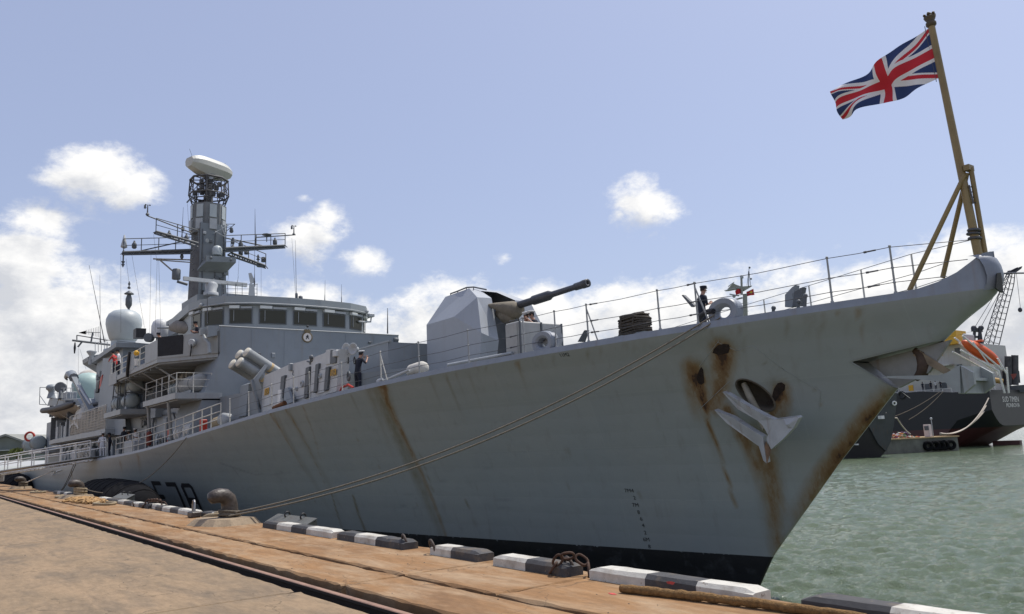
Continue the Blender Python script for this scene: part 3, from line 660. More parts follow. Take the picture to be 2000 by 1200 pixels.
# bullnose mouth with the mooring wire running ahead
mb=MB(); mb.prism([AY(1945,535,CL-.22),AY(1952,534,CL-.1),AY(1956,548,CL),AY(1957,573,CL),AY(1950,570,CL-.12),AY(1943,564,CL-.24)],(.05,-.06,0)); part(mb,'bullnose_mouth',BLACK)
tag(MB().path([AY(1945,535,CL-.1),AY(1975,534,CL+.3),AD(2060,533,20)],.02,6).build('mooring_wire',WIRE,origin=tuple(AY(1945,535,CL-.1))),'dark steel wire running ahead out of the bullnose at the stem head','wire')
# --- anchors (things: they hang in their hawse pipes)
ANCH=mat('anchor_paint',(.37,.38,.385),.5,var=.16,scale=3,streak=.85,streakcol=(.17,.085,.03))
def anchor_from(pts,shank,name,label):
    pass
def plate(mb,pts,t,nrm):
    n=Vector(nrm).normalized()*t/2; a=[Vector(p)-n for p in pts]; mb.prism(a,n*2)
a0=HP(1476,800,.0); yA=hully(a0.x,a0.z)-.62
def pa(px,py,dy=0): return AY(px,py,yA+dy)
anch=thing('bow_anchor',tuple(pa(1500,850)),'grey two-fluked anchor hanging from the rusty hawse pipe on the ship\'s side','anchor')
mb=MB(); mb.path([pa(1453,750,.45),pa(1462,770,.4),pa(1480,806,.15),pa(1497,838,.05)],[.075,.085,.095,.1],8); mb.build('shank',mat('shank_paint',(.24,.215,.16),.6,var=.3,streak=.6),anch)
def fluke(pix,d0,d1,name='fluke'):
    """outline with per-vertex distance; thick wedge"""
    fr=[pa(px,py,d) for px,py,d in pix]; bk=[p+V(.02,.13,.03) for p in fr]; mb=MB(); mb.loft(fr,bk); return mb.build(name,ANCH,anch)
fluke([(1411,766,-.05),(1420,769,-.1),(1470,799,-.14),(1498,814,-.16),(1512,820,-.16),(1500,850,-.12),(1490,832,-.1),(1480,822,-.08),(1440,799,-.05)],0,0)
fluke([(1395,801,.02),(1406,806,0),(1430,815,-.04),(1468,840,-.06),(1490,853,-.08),(1497,905,-.06),(1491,900,0),(1482,872,.02),(1440,842,.02),(1418,826,.02)],0,0)
fluke([(1512,820,-.16),(1532,817,-.2),(1557,814,-.2),(1560,817,-.2),(1548,838,-.22),(1532,855,-.22),(1520,866,-.18),(1506,878,-.14),(1497,858,-.1),(1500,848,-.12)],0,0,'crown')
mb=MB(); mb.loft([pa(1557,814,-.19),pa(1560,818,-.19),pa(1549,838,-.21),pa(1541,829,-.25)],[pa(1530,818,-.19),pa(1531,822,-.18),pa(1540,838,-.18),pa(1535,830,-.25)]); mb.build('crown_rib',ANCH,anch)
mb=MB(); mb.loft([pa(1496,862,-.12),pa(1506,880,-.14),pa(1498,908,-.06),pa(1490,880,-.02)],[pa(1496,862,.1),pa(1506,878,.1),pa(1499,905,.12),pa(1490,880,.12)]); mb.build('crown_heel',mat('rusty_anchor',(.2,.12,.07),.8,var=.5,scale=5),anch)
# stem anchor
def ps(px,py,dy=0): return AY(px,py,CL+dy)
anc2=thing('stem_anchor',tuple(ps(1885,745)),'weathered grey anchor projecting forward from the pocket in the stem','anchor')
mb=MB(); mb.loft([ps(1782,694,-.08),ps(1797,686,-.08),ps(1868,730,-.08),ps(1845,732,-.08)],[ps(1782,694,.08),ps(1797,686,.08),ps(1868,730,.08),ps(1845,732,.08)]); mb.build('shank',mat('shank_rust_paint',(.22,.17,.11),.7,var=.4,streak=.7),anc2)
FL=mat('fluke_paint',(.29,.315,.31),.5,var=.15,streak=.45,streakcol=(.22,.10,.035))
for dy in (-.52,.36):
    mb=MB(); a=[ps(1721,738,dy),ps(1735,735,dy),ps(1835,733,dy),ps(1850,728,dy),ps(1866,718,dy),ps(1874,714,dy),ps(1876,768,dy),ps(1866,764,dy),ps(1858,758,dy),ps(1845,746,dy),ps(1800,742,dy)]
    mb.prism(a,(0,.14,0)); mb.build('fluke',FL,anc2)
c=ps(1874,742,-.45); zt_,zb_=ps(1874,715,-.45).z,ps(1874,769,-.45).z
MB().box((c.x-.06,CL-.45,zb_),(c.x+.08,CL+.42,zt_)).build('crown_plate',FL,anc2)
for y0 in (CL-.50,CL+.40):
    h=.16; MB().prism([(c.x+.08,y0,zb_),(c.x+.30,y0,zb_+h),(c.x+.30,y0,zt_-h),(c.x+.08,y0,zt_)],(0,.09,0)).build('crown_cheek',FL,anc2)
MB().box((c.x+.081,CL-.41,(zb_+zt_)/2-.03),(c.x+.2,CL+.40,(zb_+zt_)/2+.03)).build('crown_shelf',FL,anc2)
# --- jackstaff with its bracing
def pc(px,py,dy=0): return AY(px,py,CL+dy)
jack=thing('jackstaff',tuple(pc(1918,495)),'buff painted jackstaff raked aft on the stem head with three struts','flagpole')
top=pc(1818,45); foot=pc(1911,500)
MB().tube(foot,top,.088,.070,14).build('staff',BROWNPAINT,jack)
mb=MB(); d=(top-foot).normalized(); mb.lathe(top,[(.075,-.1),(.11,-.06),(.11,0),(.075,.03),(.11,.09),(.13,.14),(.10,.16)],12,axis=d)
for k in range(6):
    t=k*math.pi/3; u=d.orthogonal().normalized(); w=d.cross(u); mb.ball(top+d*.19+(u*math.cos(t)+w*math.sin(t))*.105,.035,8,5)
mb.ball(top+d*.2,.06,8,6); mb.build('crown_finial',mat('old_brass',(.10,.075,.04),.6,var=.4),jack)
MB().tube(pc(1776,568,-.55),pc(1884,342,-.04),.055,.05,10).build('strut',BROWNPAINT,jack)
MB().tube(pc(1841,543,.35),pc(1889,338,.03),.055,.05,10).build('strut',BROWNPAINT,jack)
MB().tube(pc(1924,494,.15),pc(1896,328,.06),.052,.05,10).build('strut',BROWNPAINT,jack)
MB().box(pc(1882,334,-.08),pc(1902,324,.16)).build('head_plate',BROWNPAINT,jack)
mb=MB()
for py in (365,375,385,396): mb.tube(pc(1893+(py-365)*.25,py,.0),pc(1903+(py-365)*.22,py+1,.1),.012,n=6)
mb.tube(pc(1893,362,-.02),pc(1901,398,-.02),.018,n=6); mb.build('hinge_links',WIRE,jack)
mb=MB().torus(pc(1902,450),.10,.035,(.1,0,1),14,6); mb.torus(pc(1901,457),.11,.03,(.1,0,1),14,6); mb.torus(pc(1904,466),.11,.03,(.1,0,1),14,6); mb.build('halyard_turns',WIRE,jack)
# --- union flag: grid cloth, colours by face
def flag():
    W_,H_=168,84
    c00=pc(1813,56); c01=pc(1833,153); c10=pc(1626,180,-.35); c11=pc(1640,229,-.28)
    mats=[mat('flag_blue',(.022,.045,.14),.85,var=.1,scale=2),mat('flag_white',(.74,.73,.72),.85,var=.06,scale=2),mat('flag_red',(.52,.022,.035),.85,var=.1,scale=2)]
    mb=MB(); vs=[]
    for j in range(H_+1):
        for i in range(W_+1):
            u=i/W_; v=j/H_; p=(c00*(1-u)+c10*u)*(1-v)+(c01*(1-u)+c11*u)*v
            amp=min(1,u*2.2)
            # slack belly in the middle and ripples running off the hoist
            p=p+V(0,0,1)*(-.10*math.sin(math.pi*u)*v*1.0+.05*math.sin(u*9+v*2.0)*amp*v+.03*math.sin(math.pi*u*2)*(1-v))+V(.2,1,0)*(amp*(.10*math.sin(u*10.5+v*2.6+.6)+.045*math.sin(u*21-v*5)+.03*math.sin(v*9+u*4)))
            vs.append(p)
    fs=[];ms=[]
    def col(u,v):
        x=(u-.5)*2; y=(v-.5)          # half sizes 1 x .5
        if abs(x)<.1 or abs(y)<.1: return 2
        if abs(x)<.1667 or abs(y)<.1667: return 1
        s=abs(.5*x-y)/math.sqrt(1.25); t=abs(.5*x+y)/math.sqrt(1.25)   # distance to the diagonals
        for dist,sgn in ((s,(.5*x-y)),(t,(.5*x+y))):
            if dist<.1:
                # counterchanged red saltire
                up = y>0 if sgn is None else None
                side=(sgn>0)==(x>0)
                if dist<.0667 and side: return 2
        if s<.1 or t<.1: return 1
        return 0
    mb.v=[tuple(p) for p in vs]
    for j in range(H_):
        for i in range(W_):
            k=j*(W_+1)+i; mb.f.append([k,k+1,k+W_+2,k+W_+1]); mb.m.append(col((i+.5)/W_,(j+.5)/H_)); mb.sm.append(True)
    o=mb.build('union_flag',mats,origin=tuple(c00)); return tag(o,'red, white and blue union flag flying aft from the jackstaff','flag')
flag()
MB().tube(pc(1806,52),pc(1829,160),.008,n=5).build('halyard',WIRE,jack)
# --- guard rails, starboard side
def edge(px,py=None,inb=.22):
    """point on the deck edge under a photo column"""
    lo,hi=-125.0,-8.0
    for _ in range(60):
        x=(lo+hi)/2; y=CL-hb(x,zd(x)-.15)+inb; z=zd(x)
        q=RW.transposed()@(V(x,y,z)-EYEP); c=1000+FPX*q.x/q.z
        if c<px: lo=x
        else: hi=x
    return V(x,y,z)
def up(x):   # stanchions stand nearly square to the sheer of the deck
    s=(zd(x+1)-zd(x-1))/2; return V(-.75*s,0,1).normalized()
ST=mat('stanchion_paint',(.52,.51,.46),.5,var=.2,scale=8)
SPX=[449,486,531,574,605,669,745,819.5,916.5,1025,1087,1150,1290,1364,1626,1750]
tops=[]
HL=(1.07,.60,.27)
for px in SPX:
    e=edge(px); u=up(e.x); h=1.09; mb=MB(); mb.tube(e-u*.05,e+u*h,.026,.022,8)
    mb.tube(e-u*.02,e+u*.06,.045,.04,8); mb.ball(e+u*h,.034,8,5)
    for q in HL[1:]: mb.ball(e+u*q,.036,8,5)
    if px in (745,1150,1364): mb.tube(e+V(.28,.1,0)+V(0,0,-.02),e+u*.98,.022,.02,7); 
    part(mb,'stanchion',ST if px<800 else mat('stanchion_grey',(.30,.31,.31),.5,var=.2,scale=8)); tops.append((e,u))
for q in HL:
    mb=MB(); pts=[]
    for i,(e,u) in enumerate(tops):
        pts.append(e+u*q)
        if i<len(tops)-1:
            e2,u2=tops[i+1]; pts.append((e+u*q+e2+u2*q)/2-V(0,0,.012*(e2-e).length))
    e,u=tops[-1]
    endp={1.07:pc(1893,469,-.05),.60:pc(1890,507,-.3),.27:pc(1850,540,-.4)}[q]
    pts.append(endp); mb.path(pts,.0085,5)
    # turnbuckles
    for (px0) in (600,1005,1165,1375,1712):
        e=edge(px0); u=up(e.x); k=min(range(len(pts)-1),key=lambda i:abs((pts[i].x+pts[i+1].x)/2-e.x)); a,b_=pts[k],pts[k+1]; t=(e.x-a.x)/(b_.x-a.x) if abs(b_.x-a.x)>1e-6 else .5; c=a.lerp(b_,max(.1,min(.9,t))); d=(b_-a).normalized()
        mb.tube(c-d*.10,c+d*.10,.018,n=6); mb.tube(c-d*.16,c-d*.10,.026,n=6)
    part(mb,'guard_wire',WIRE)
# port side rail seen beyond the deck
pts3=[[],[],[]]
for x in (-8.9,-10.4,-12.2,-14,-16,-18.4,-21):
    e=V(x,CL+hb(x,zd(x)-.15)-.22,zd(x)); u=up(x); part(MB().tube(e,e+u*1.07,.024,.02,7),'stanchion',ST)
    for k,q in enumerate(HL): pts3[k].append(e+u*q)
for l in pts3: part(MB().path([pc(1893,470,.1) if l is pts3[0] else V(-8.1,CL+.35,l[0].z+.05)]+l,.008,5),'guard_wire',WIRE)
# --- Panama fairlead by the rope
def fairlead(px,py,w,h,y,name='panama_fairlead'):
    c=AY(px,py,y); n=44; sc=(AY(px+w/2,py,y)-AY(px-w/2,py,y)).length; hz=(AY(px,py-h/2,y)-AY(px,py+h/2,y)).length
    mb=MB(); 
    def ring(rx,rz,dy,cz=0,sq=1.0):
        o=[]
        for k in range(n):
            t=2*math.pi*k/n; z=math.sin(t)*rz
            xx=math.cos(t)*rx
            if z<0: xx=rx*(1 if math.cos(t)>0 else -1)*abs(math.cos(t))**sq
            o.append(c+V(xx,dy,z+cz))
        return o
    R=[ring(sc/2,hz/2,-.0,sq=.3),ring(sc*.47,hz*.47,-.05,sq=.3),ring(sc*.33,hz*.33,-.05,-.03),ring(sc*.25,hz*.24,-.01,-.04),ring(sc*.22,hz*.20,.10,-.04),ring(sc*.26,hz*.25,.20,-.04),ring(sc*.46,hz*.46,.24,sq=.3),ring(sc/2,hz/2,.20,sq=.3)]
    vs=[];[vs.extend(r) for r in R]; m=len(R)
    mb.add(vs,[(i*n+k,i*n+(k+1)%n,((i+1)%m)*n+(k+1)%n,((i+1)%m)*n+k) for i in range(m) for k in range(n)],False)
    mb.box(c+V(-sc*.62,-.04,-hz/2-.12),c+V(sc*.62,.3,-hz*.40)); return part(mb,name,gunwale.data.materials[0])
fl1=edge(1412); fairlead(1412,607,58,50,fl1.y+.02)
fl2=edge(1060); fairlead(1060,667,40,40,fl2.y+.02)
mb=MB().lathe(AY(1078,663,fl2.y+.35),[(.1,-.25),(.22,-.22),(.16,-.1),(.16,.15),(.24,.25),(.24,.3)],16,axis=(.9,-.3,0)); part(mb,'roller',GREYL)
# --- ready-use locker amidships of the forecastle edge
ly=edge(1010).y+.25
lk=thing('deck_locker',tuple(AY(1030,690,ly)),'tall grey panelled steel locker by the rail in front of the gun','locker')
lk['group']='lockers on the forecastle'
def colp(px,py,y): return AY(px,py,y)
z0=zd(-19)-.02; ztp=AY(1000,630,ly).z
xa,xb_=AY(988,660,ly).x,AY(1013,660,ly).x
mb=MB().cbox((xa,ly,z0),(xb_,ly+1.75,ztp),.025); mb.build('cabinet',mat('locker_grey',(.36,.365,.35),.55,var=.12,streak=.3,streakcol=(.22,.17,.12)),lk)
mb=MB(); mb.box((xa+.04,ly-.03,z0+.08),(xb_-.04,ly-.002,ztp-.06)); mb.build('door',MATS['locker_grey'],lk)
for k in range(2):
    y0=ly+.06+.86*k; mb=MB().box((xb_+.002,y0,z0+.08),(xb_+.035,y0+.78,ztp-.06)); mb.build('door',MATS['locker_grey'],lk)
for y in (ly+.02,ly+.87,ly+1.7): MB().box((xb_+.002,y,z0),(xb_+.05,y+.05,ztp)).build('frame_post',GREYD,lk)
# --- dome-covered capstan and its pipe
cy=edge(815).y+.45; c=AY(815,722,cy); 
cov=thing('covered_capstan',tuple(c),'rounded white canvas-covered drum lying by the rail behind the gun','cover')
mb=MB(); prof=[(.02,-.52),(.12,-.51),(.20,-.46),(.235,-.36),(.24,0),(.235,.36),(.20,.46),(.12,.51),(.02,.52)]; mb.lathe(c,prof,20,axis=(1,0,.05)); mb.build('canvas',CANVW,cov)
MB().box(c+V(-.4,-.12,-.35),c+V(.4,.12,-.16)).build('cradle',GREY,cov)
part(MB().tube(edge(742)+V(0,.12,.05),edge(792)+V(0,.16,.24),.05,.05,8),'vent_pipe',GREYL)
mb=MB(); c=edge(744); mb.tube(c+V(-.1,-.05,.02),c+V(.16,-.02,.1),.09,.05,8); mb.ball(c+V(-.05,-.03,.02),.12,8,6); part(mb,'scupper_block',GREYL)
part(MB().tube(AY(1000,690,ly-.1),edge(850)+V(0,.5,.2),.05,.05,8),'vent_pipe',GREYL)
# --- stowed hawser coil
hy=edge(1240).y+.75; c=AY(1240,634,hy)
co=thing('hawser_reel',tuple(c),'big dark coil of mooring hawser stowed on the forecastle','rope')
mb=MB()
for k in range(52):
    lay=k%11; ring=k//11; zz=lerp(-.27,.24,lay/10)+random.uniform(-.012,.012); hx_=.50-ring*.03+random.uniform(-.03,.02)-(.10 if lay>8 else 0); hy_=.30-ring*.055+random.uniform(-.02,.01); pts=[]
    for a in range(28):
        t=2*math.pi*a/28; ct,st=math.cos(t),math.sin(t); pts.append(c+V(math.copysign(abs(ct)**.6,ct)*hx_,math.copysign(abs(st)**.6,st)*hy_,zz+.018*math.sin(t*2+k*1.3)+.01*math.sin(t*5+k)))
    mb.path(pts,.027,5,closed=True)
for u in (-.22,.25): mb.path([c+V(u+.03*math.sin(t*.9),.33*math.cos(t*.7),.33*math.sin(t*.7)-.01) for t in range(9)],.03,5,closed=True)
mb.build('coil',mat('tarred_rope',(.075,.065,.052),.95,var=.4,scale=12,bump=.6),co); MB().box(c+V(-.56,-.3,-.42),c+V(.62,.35,-.29)).build('tray',GREY,co)
# --- cable stopper fins and small posts
for px,py,pyt,wd,name in ((1541,600,557,22,'stopper_fin'),(1555,598,561,20,'stopper_fin')):
    y=CL-.5; mb=MB(); a=[AY(px-8,py,y),AY(px+6,py,y),AY(px+8+wd*.2,pyt,y),AY(px+4+wd*.1,pyt+4,y),AY(px-8,py-24,y)]; mb.prism(a,(0,.18,0)); part(mb,name,[GREY,GREYD][px>1545])
for px,pt,pb in ((1572,578,600),(1559,590,602),(1510,602,612)):
    y=CL-.8; part(MB().tube(AY(px,pb,y),AY(px+1,pt,y),.04,.04,8).ball(AY(px+1,pt,y),.06,8,5),'mooring_post',GREYD)
y=CL+.3; part(MB().prism([AY(1331,577,y),AY(1334,576,y),AY(1356,597,y),AY(1350,600,y)],(0,.12,0)),'boat_boom',GREYD)
part(MB().prism([AY(1142,645,CL-1),AY(1134,668,CL-1),AY(1128,668,CL-1),AY(1140,647,CL-1)],(0,.2,0)),'boat_boom',GREYD)
# --- 4.5 inch gun
def turret():
    # points of the faceted house: photo point + athwart position
    yS,yP=16.25,19.35
    f=lambda px,py,y:AY(px,py,y)
    xr=AY(833,640,yS).x; xf=AY(936,620,yS).x
    zb=zd(-25)-.05
    zsh=AY(833,635,yS).z; zsh2=AY(885,620,yS).z; ztp=AY(917,562,CL-.75).z
    v=[];mb=MB(); I={}
    ST_={'a':V(xr,yS,zb),'b':AY(833,635,yS),'c':AY(887,619,yS),'d':AY(932,581,16.55),'e':AY(940,650,yS),'f':V(AY(940,650,yS).x-.25,yS,zb),'t0':AY(870,580,16.95),'t1':AY(916.5,563.5,17.05),'g':AY(974,666,17.2),'h':AY(960,582.5,17.25),'i':AY(939,568.5,17.42),'j':V(AY(974,666,17.2).x-.35,17.2,zb)}
    for k,p in ST_.items():
        I[k+'s']=len(v); v.append(p); I[k+'p']=len(v); v.append(V(p.x,2*CL-p.y,p.z))
    F=[]
    for q_ in 'sp':
        F+=[[I[k+q_] for k in q] for q in (['a','b','c','f'],['c','d','e','f'],['b','t0','t1','c'],['c','t1','d'],['d','t1','i','h'],['d','h','g','e'],['e','g','j','f'])]
    F+=[[I['as'],I['ap'],I['bp'],I['bs']],[I['bs'],I['bp'],I['t0p'],I['t0s']],[I['t0s'],I['t0p'],I['t1p'],I['t1s']],[I['t1s'],I['t1p'],I['ip'],I['is']]]
    mb.add(v,F,False)
    tur=part(mb,'gun_turret',mat('turret_paint',(.33,.355,.385),.5,var=.05,scale=1.5,streak=.1)); xf=ST_['e'].x; ztp=ST_['t1'].z
    # dark well inside the slot
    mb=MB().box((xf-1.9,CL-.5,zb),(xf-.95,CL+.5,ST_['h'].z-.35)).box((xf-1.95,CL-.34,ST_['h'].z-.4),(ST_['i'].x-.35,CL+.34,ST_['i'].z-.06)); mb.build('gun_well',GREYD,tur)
    # barrel
    tip=AY(1148,553,CL); root=AY(965,612,CL); d=(tip-root).normalized(); Ln=(tip-root).length
    mb=MB(); mb.lathe(root,[(.15,-.6),(.15,.3),(.135,Ln*.42),(.135,Ln*.45),(.175,Ln*.46),(.175,Ln*.62),(.13,Ln*.64),(.108,Ln*.66),(.10,Ln*.88),(.128,Ln*.885),(.132,Ln*.95),(.145,Ln*.955),(.145,Ln),(.06,Ln),(.06,Ln-.3)],18,axis=d); mb.build('barrel',GUN,tur)
    # canvas blast bag over the mantlet
    mb=MB(); q=AY(1000,605,CL)
    mb.path([AY(954,597,CL-.75),AY(966,598,CL-.6),AY(984,602,CL-.4),AY(1000,606,CL-.2),AY(1012,606,CL),AY(1017,604,CL)],[.06,.12,.24,.34,.30,.19],12); mb.path([AY(975,610,CL-.25),AY(990,616,CL-.2),AY(1005,620,CL-.1)],[.2,.34,.26],12); mb.build('blast_bag',mat('blast_bag_canvas',(.19,.165,.125),.9,var=.25,bump=.7,bscale=10),tur)
    MB().tube(AY(1004,618,CL),AY(1006,632,CL),.1,.12,10).build('breech_foot',GREYD,tur)
    mb=MB(); mb.path([AY(880,574,CL-.75),AY(894,569,CL-.75),AY(911,562,CL-.75),AY(925,561,CL-.55),AY(950,566,CL-.3)],.03,6)
    for a in ((880,574),(894,569),(911,562),(925,561)): mb.tube(AY(*a,CL-.75),AY(a[0],a[1]+6,CL-.75),.02,n=6)
    mb.build('grab_rail',GREYD,tur)
    return tur
turret()
# ================================================================== FRIGATE: superstructure
HOUSE=mat('house_grey_paint',(.205,.229,.249),.5,var=.11,scale=.8,streak=.34,streakcol=(.2,.17,.14))
PALE=mat('pale_grey_paint',(.29,.308,.316),.5,var=.14,scale=1.4,streak=.5,streakcol=(.24,.18,.12))
def P(name,mb,m,parent=None,label=None): return part(mb,name,m,parent,label)
def plan(pts,z0,z1,mb=None): mb=mb or MB(); return mb.prism([(x,y,z0) for x,y in pts],(0,0,z1-z0))
# front screen under the bridge
mb=MB(); fr=[(12.56,8.38),(12.6,6.98),(11.05,2.7),(24.55,2.7),(23.0,6.98),(23.05,8.38)]
mb.loft([(-42,y,z) for y,z in fr],[(-46,y,z) for y,z in fr]); front=P('bridge_front',mb,HOUSE)
mb=MB(); plan([(-45.9,13.0),(-45.9,22.6),(-67,22.6),(-67,13.0)],1.2,8.36,mb); P('main_house',mb,HOUSE)
P('screen_top_rail',MB().tube((-42.0,12.5,8.40),(-42.0,23.05,8.40),.035,n=6),PALE)
mb=MB(); o=[AX(752,657,-42.2),AX(768,658,-42.2),AX(768,690,-42.2),AX(752,690,-42.2)]; mb.prism(o,(-.8,0,0)); P('screen_end_box',mb,HOUSE)
mb=MB()
for py in (664,671,678): mb.lathe(AX(773,py,-42),[(.1,-.15),(.14,-.1),(.14,.12),(.1,.16)],10,axis=(0,1,0))
P('signal_lamp_bank',mb,GREYD)
# bridge wheelhouse: faceted, windows in every facet
bp=[(-47.5,12.55),(-45.9,12.75),(-44.4,13.6),(-43.75,15.0),(-43.5,16.9),(-43.5,18.7),(-43.75,20.6),(-44.4,21.9),(-45.9,22.8),(-47.5,23.0)]
ZB0,ZW0,ZW1,ZB1,ZR=8.36,8.96,9.68,9.98,10.45
bridge=P('wheelhouse',plan(bp+[(-52,22.6),(-52,13.0)],8.36,ZB1-.02),mat('bridge_paint',(.26,.287,.296),.5,var=.06,scale=.8,streak=.12))
SILLM=MATS['bridge_paint']; WIP=mat('wiper_box_white',(.62,.64,.62),.5,var=.08)
def lerp2(a,b,t): return V(a[0]+(b[0]-a[0])*t,a[1]+(b[1]-a[1])*t)
for i in range(len(bp)-1):
    a,b=V(*bp[i]),V(*bp[i+1]); d=(b-a); n=V(-d.y,d.x); n=-n.normalized() if n.dot(V(1,0))<0 and i not in (0,len(bp)-2) else n.normalized()
    if n.dot(((a+b)/2)-V(-49,17.8))<0: n=-n
    k=1
    for j in range(k):
        p=lerp2(a,b,.10); q=lerp2(a,b,.90)
        def quad(p,q,z0,z1,o0,o1): return [V(p.x+n.x*o0,p.y+n.y*o0,z0),V(q.x+n.x*o0,q.y+n.y*o0,z0),V(q.x+n.x*o1,q.y+n.y*o1,z1),V(p.x+n.x*o1,p.y+n.y*o1,z1)]
        o=quad(p,q,ZW0,ZW1,.03,.05); nn=V(n.x,n.y,0)
        w=P('window',MB().prism([v+nn*.0 for v in quad(p,q,ZW0-.05,ZW1+.05,.004,.02)],nn*.03),GREYD,bridge)
        p2,q2=lerp2(p,q,.04),lerp2(p,q,.96); P('pane',MB().prism(quad(p2,q2,ZW0,ZW1,.036,.053),nn*.01),GLASS,w)
        m_=lerp2(p2,q2,.18); P('wiper',MB().tube(V(m_.x,m_.y,ZW0+.1)+nn*.08,V(m_.x,m_.y,ZW1)+nn*.09,.015,n=5),GREYL,w)
        P('wiper_box',MB().prism(quad(lerp2(p,q,.02),lerp2(p,q,.45),ZW1+.08,ZW1+.24,.02,.02),nn*.2),WIP,bridge)
        P('window_washer',MB().prism(quad(lerp2(p,q,.5),lerp2(p,q,.98),ZW1+.08,ZW1+.19,.02,.02),nn*.12),GREYL,bridge)
mb=MB(); ov=[V(*p) for p in bp]; c0=V(-49,17.8); op=[(c0+(p-c0)*1.035) for p in ov]
plan([(p.x,p.y) for p in op]+[(-54,22.7),(-54,12.9)],ZB1,ZR,mb); roof=P('bridge_roof',mb,SILLM)
mb=MB(); plan([(-46.0,13.2),(-45.2,15.2),(-45.0,17.8),(-45.2,20.6),(-46.0,22.3),(-56,22.3),(-56,13.2)],ZR,10.72,mb); P('roof_crown',mb,HOUSE)
# rails with lamps that run round the eaves
mb=MB(); mb.path([V(p.x,p.y,ZB1+.05)+V(.1,0,0) for p in op],.03,6); P('eaves_pipe',mb,GREYL)
for i in (1,7,8):
    p=op[i]; mb=MB(); mb.lathe((p.x+.12,p.y,ZB1+.12),[(.02,-.12),(.09,-.1),(.11,0),(.09,.1),(.02,.12)],10,axis=(1,0,.3)); P('flood_lamp',mb,GREYL,roof)
# arm with sensor at the port eave
mb=MB(); e=AX(700,628,-44); mb.path([e,AX(711,629,-44),AX(724,629,-44),AX(725,620,-44)],.05,7); mb.cbox(AX(719,613,-44)+V(-.15,0,0),AX(730,620,-44)+V(.15,0,0),.03); P('sensor_arm',mb,GREYL)
# roof clutter: capsule vent, antennas, small masts
rx=-48.5
# hatches, vents and a notice on the front screen and silo
P('screen_vent',MB().cbox(AX(530,690,-41.99),AX(538,699,-41.9),.02),HOUSE,front); P('paint_patch',MB().box(AX(575,668,-41.995),AX(622,681,-41.992)),HOUSE,front)
for y in (14.2,16.0,19.6,21.4): P('stiffener',MB().box((-42.0,y,6.2),(-41.985,y+.03,8.3)),HOUSE,front)
def onroof(px,py,x=rx): return AX(px,py,x)
mb=MB(); c=onroof(594,594); mb.lathe(c+V(0,0,-.12),[(.8,0),(.86,.06),(.7,.16),(.2,.22)],20); P('satcom_base',mb,GREYD)
for px,pt,pb,r in ((587,578,596,.14),(593,585,594,.18),(571,584,595,.07),(605,588,596,.06),(614,590,597,.07),(579,572,596,.09)):
    mb=MB(); a=onroof(px,pb); b=onroof(px,pt); L_=(b-a).length; mb.lathe(a,[(r*.6,0),(r*.6,L_*.5),(r,L_*.55),(r,L_*.9),(r*.4,L_)],10); P('roof_vent',mb,GREYD)
def whip(a,b,r=.022,base=True,parent=None,nm='whip_aerial'):
    mb=MB(); a=V(*a);b=V(*b); mb.tube(a,b,r,r*.35,6)
    if base: d=(b-a).normalized(); mb.lathe(a,[(.05,0),(.06,.1),(.05,.3),(.03,.6),(.02,.9)],8,axis=d)
    return P(nm,mb,WIRE,parent)
whip(onroof(579,596),onroof(577,470)); whip(onroof(634,602),onroof(635,548)); whip(onroof(667,606),onroof(667,556)); whip(AX(757,652,-43),AX(757,602,-43),.045,False); whip(AX(405,630,-44.5),AX(405,573,-44.5),.04,False)
whip(onroof(497,560,-54),onroof(498,408,-54),.02); whip(AX(461,560,-55),AX(466,540,-55),.015,False)
# director house behind the bridge with lookout sight
mb=MB(); dx=-54; o=[AX(440,573,dx),AX(502,578,dx),AX(505,594,dx),AX(500,603,dx),AX(430,604,dx)]; mb.prism(o,(-4.5,0,0)); P('director_house',mb,HOUSE)
mb=MB(); 
for px in (433,445,460,473,488,502): mb.tube(AX(px,580,dx),AX(px,554,dx),.02,n=6)
for py in (556,565,573): mb.tube(AX(433,py-1,dx),AX(503,py,dx),.015,n=5)
P('house_rail',mb,GREYD)
mb=MB(); mb.loft([AX(485,578,dx+.4),AX(498,578,dx+.4),AX(497,555,dx+.4),AX(487,555,dx+.4)],[AX(485,578,dx-.8),AX(498,578,dx-.8),AX(497,555,dx-.5),AX(487,555,dx-.5)]); mb.loft([AX(485,534,dx),AX(491,533,dx),AX(499,551,dx),AX(489,556,dx)],[AX(485,534,dx-.7),AX(491,533,dx-.7),AX(499,551,dx-.7),AX(489,556,dx-.7)]); P('optical_sight',mb,GREYL)
# low block left of bridge roof and mast foot
mb=MB(); o=[AX(385,575,-57),AX(440,577,-57),AX(440,612,-57),AX(385,612,-57)]; mb.prism(o,(-4,0,0)); P('mast_house',mb,HOUSE)
mb=MB(); o=[AX(350,617,-62),AX(365,607,-62),AX(365,648,-62),AX(348,648,-62)]; mb.prism(o,(-3,0,0)); P('mast_foot_box',mb,GREY)
# navigation radar: turntable and long bar
mb=MB(); c=AX(412,575,-56.5); mb.lathe(c+V(0,0,-.1),[(.5,0),(.5,.2),(.36,.3),(.42,.75),(.3,.95)],16); P('radar_pedestal',mb,GREYL)
mb=MB(); a=AX(358,545,-55.6); b=AX(482,558,-57.6); d=(b-a).normalized(); u=V(0,0,1); mb.loft([a+V(.12,0,.16),a+V(-.12,0,.16),a+V(-.12,0,-.1),a+V(.12,0,-.1)],[b+V(.12,0,.16),b+V(-.12,0,.16),b+V(-.12,0,-.1),b+V(.12,0,-.1)]); nr=P('radar_bar',mb,GREYL)
P('radar_boss',MB().lathe(AX(418,562,-56.6),[(.26,0),(.26,.2),(.2,.32)],14),GREYL,nr)
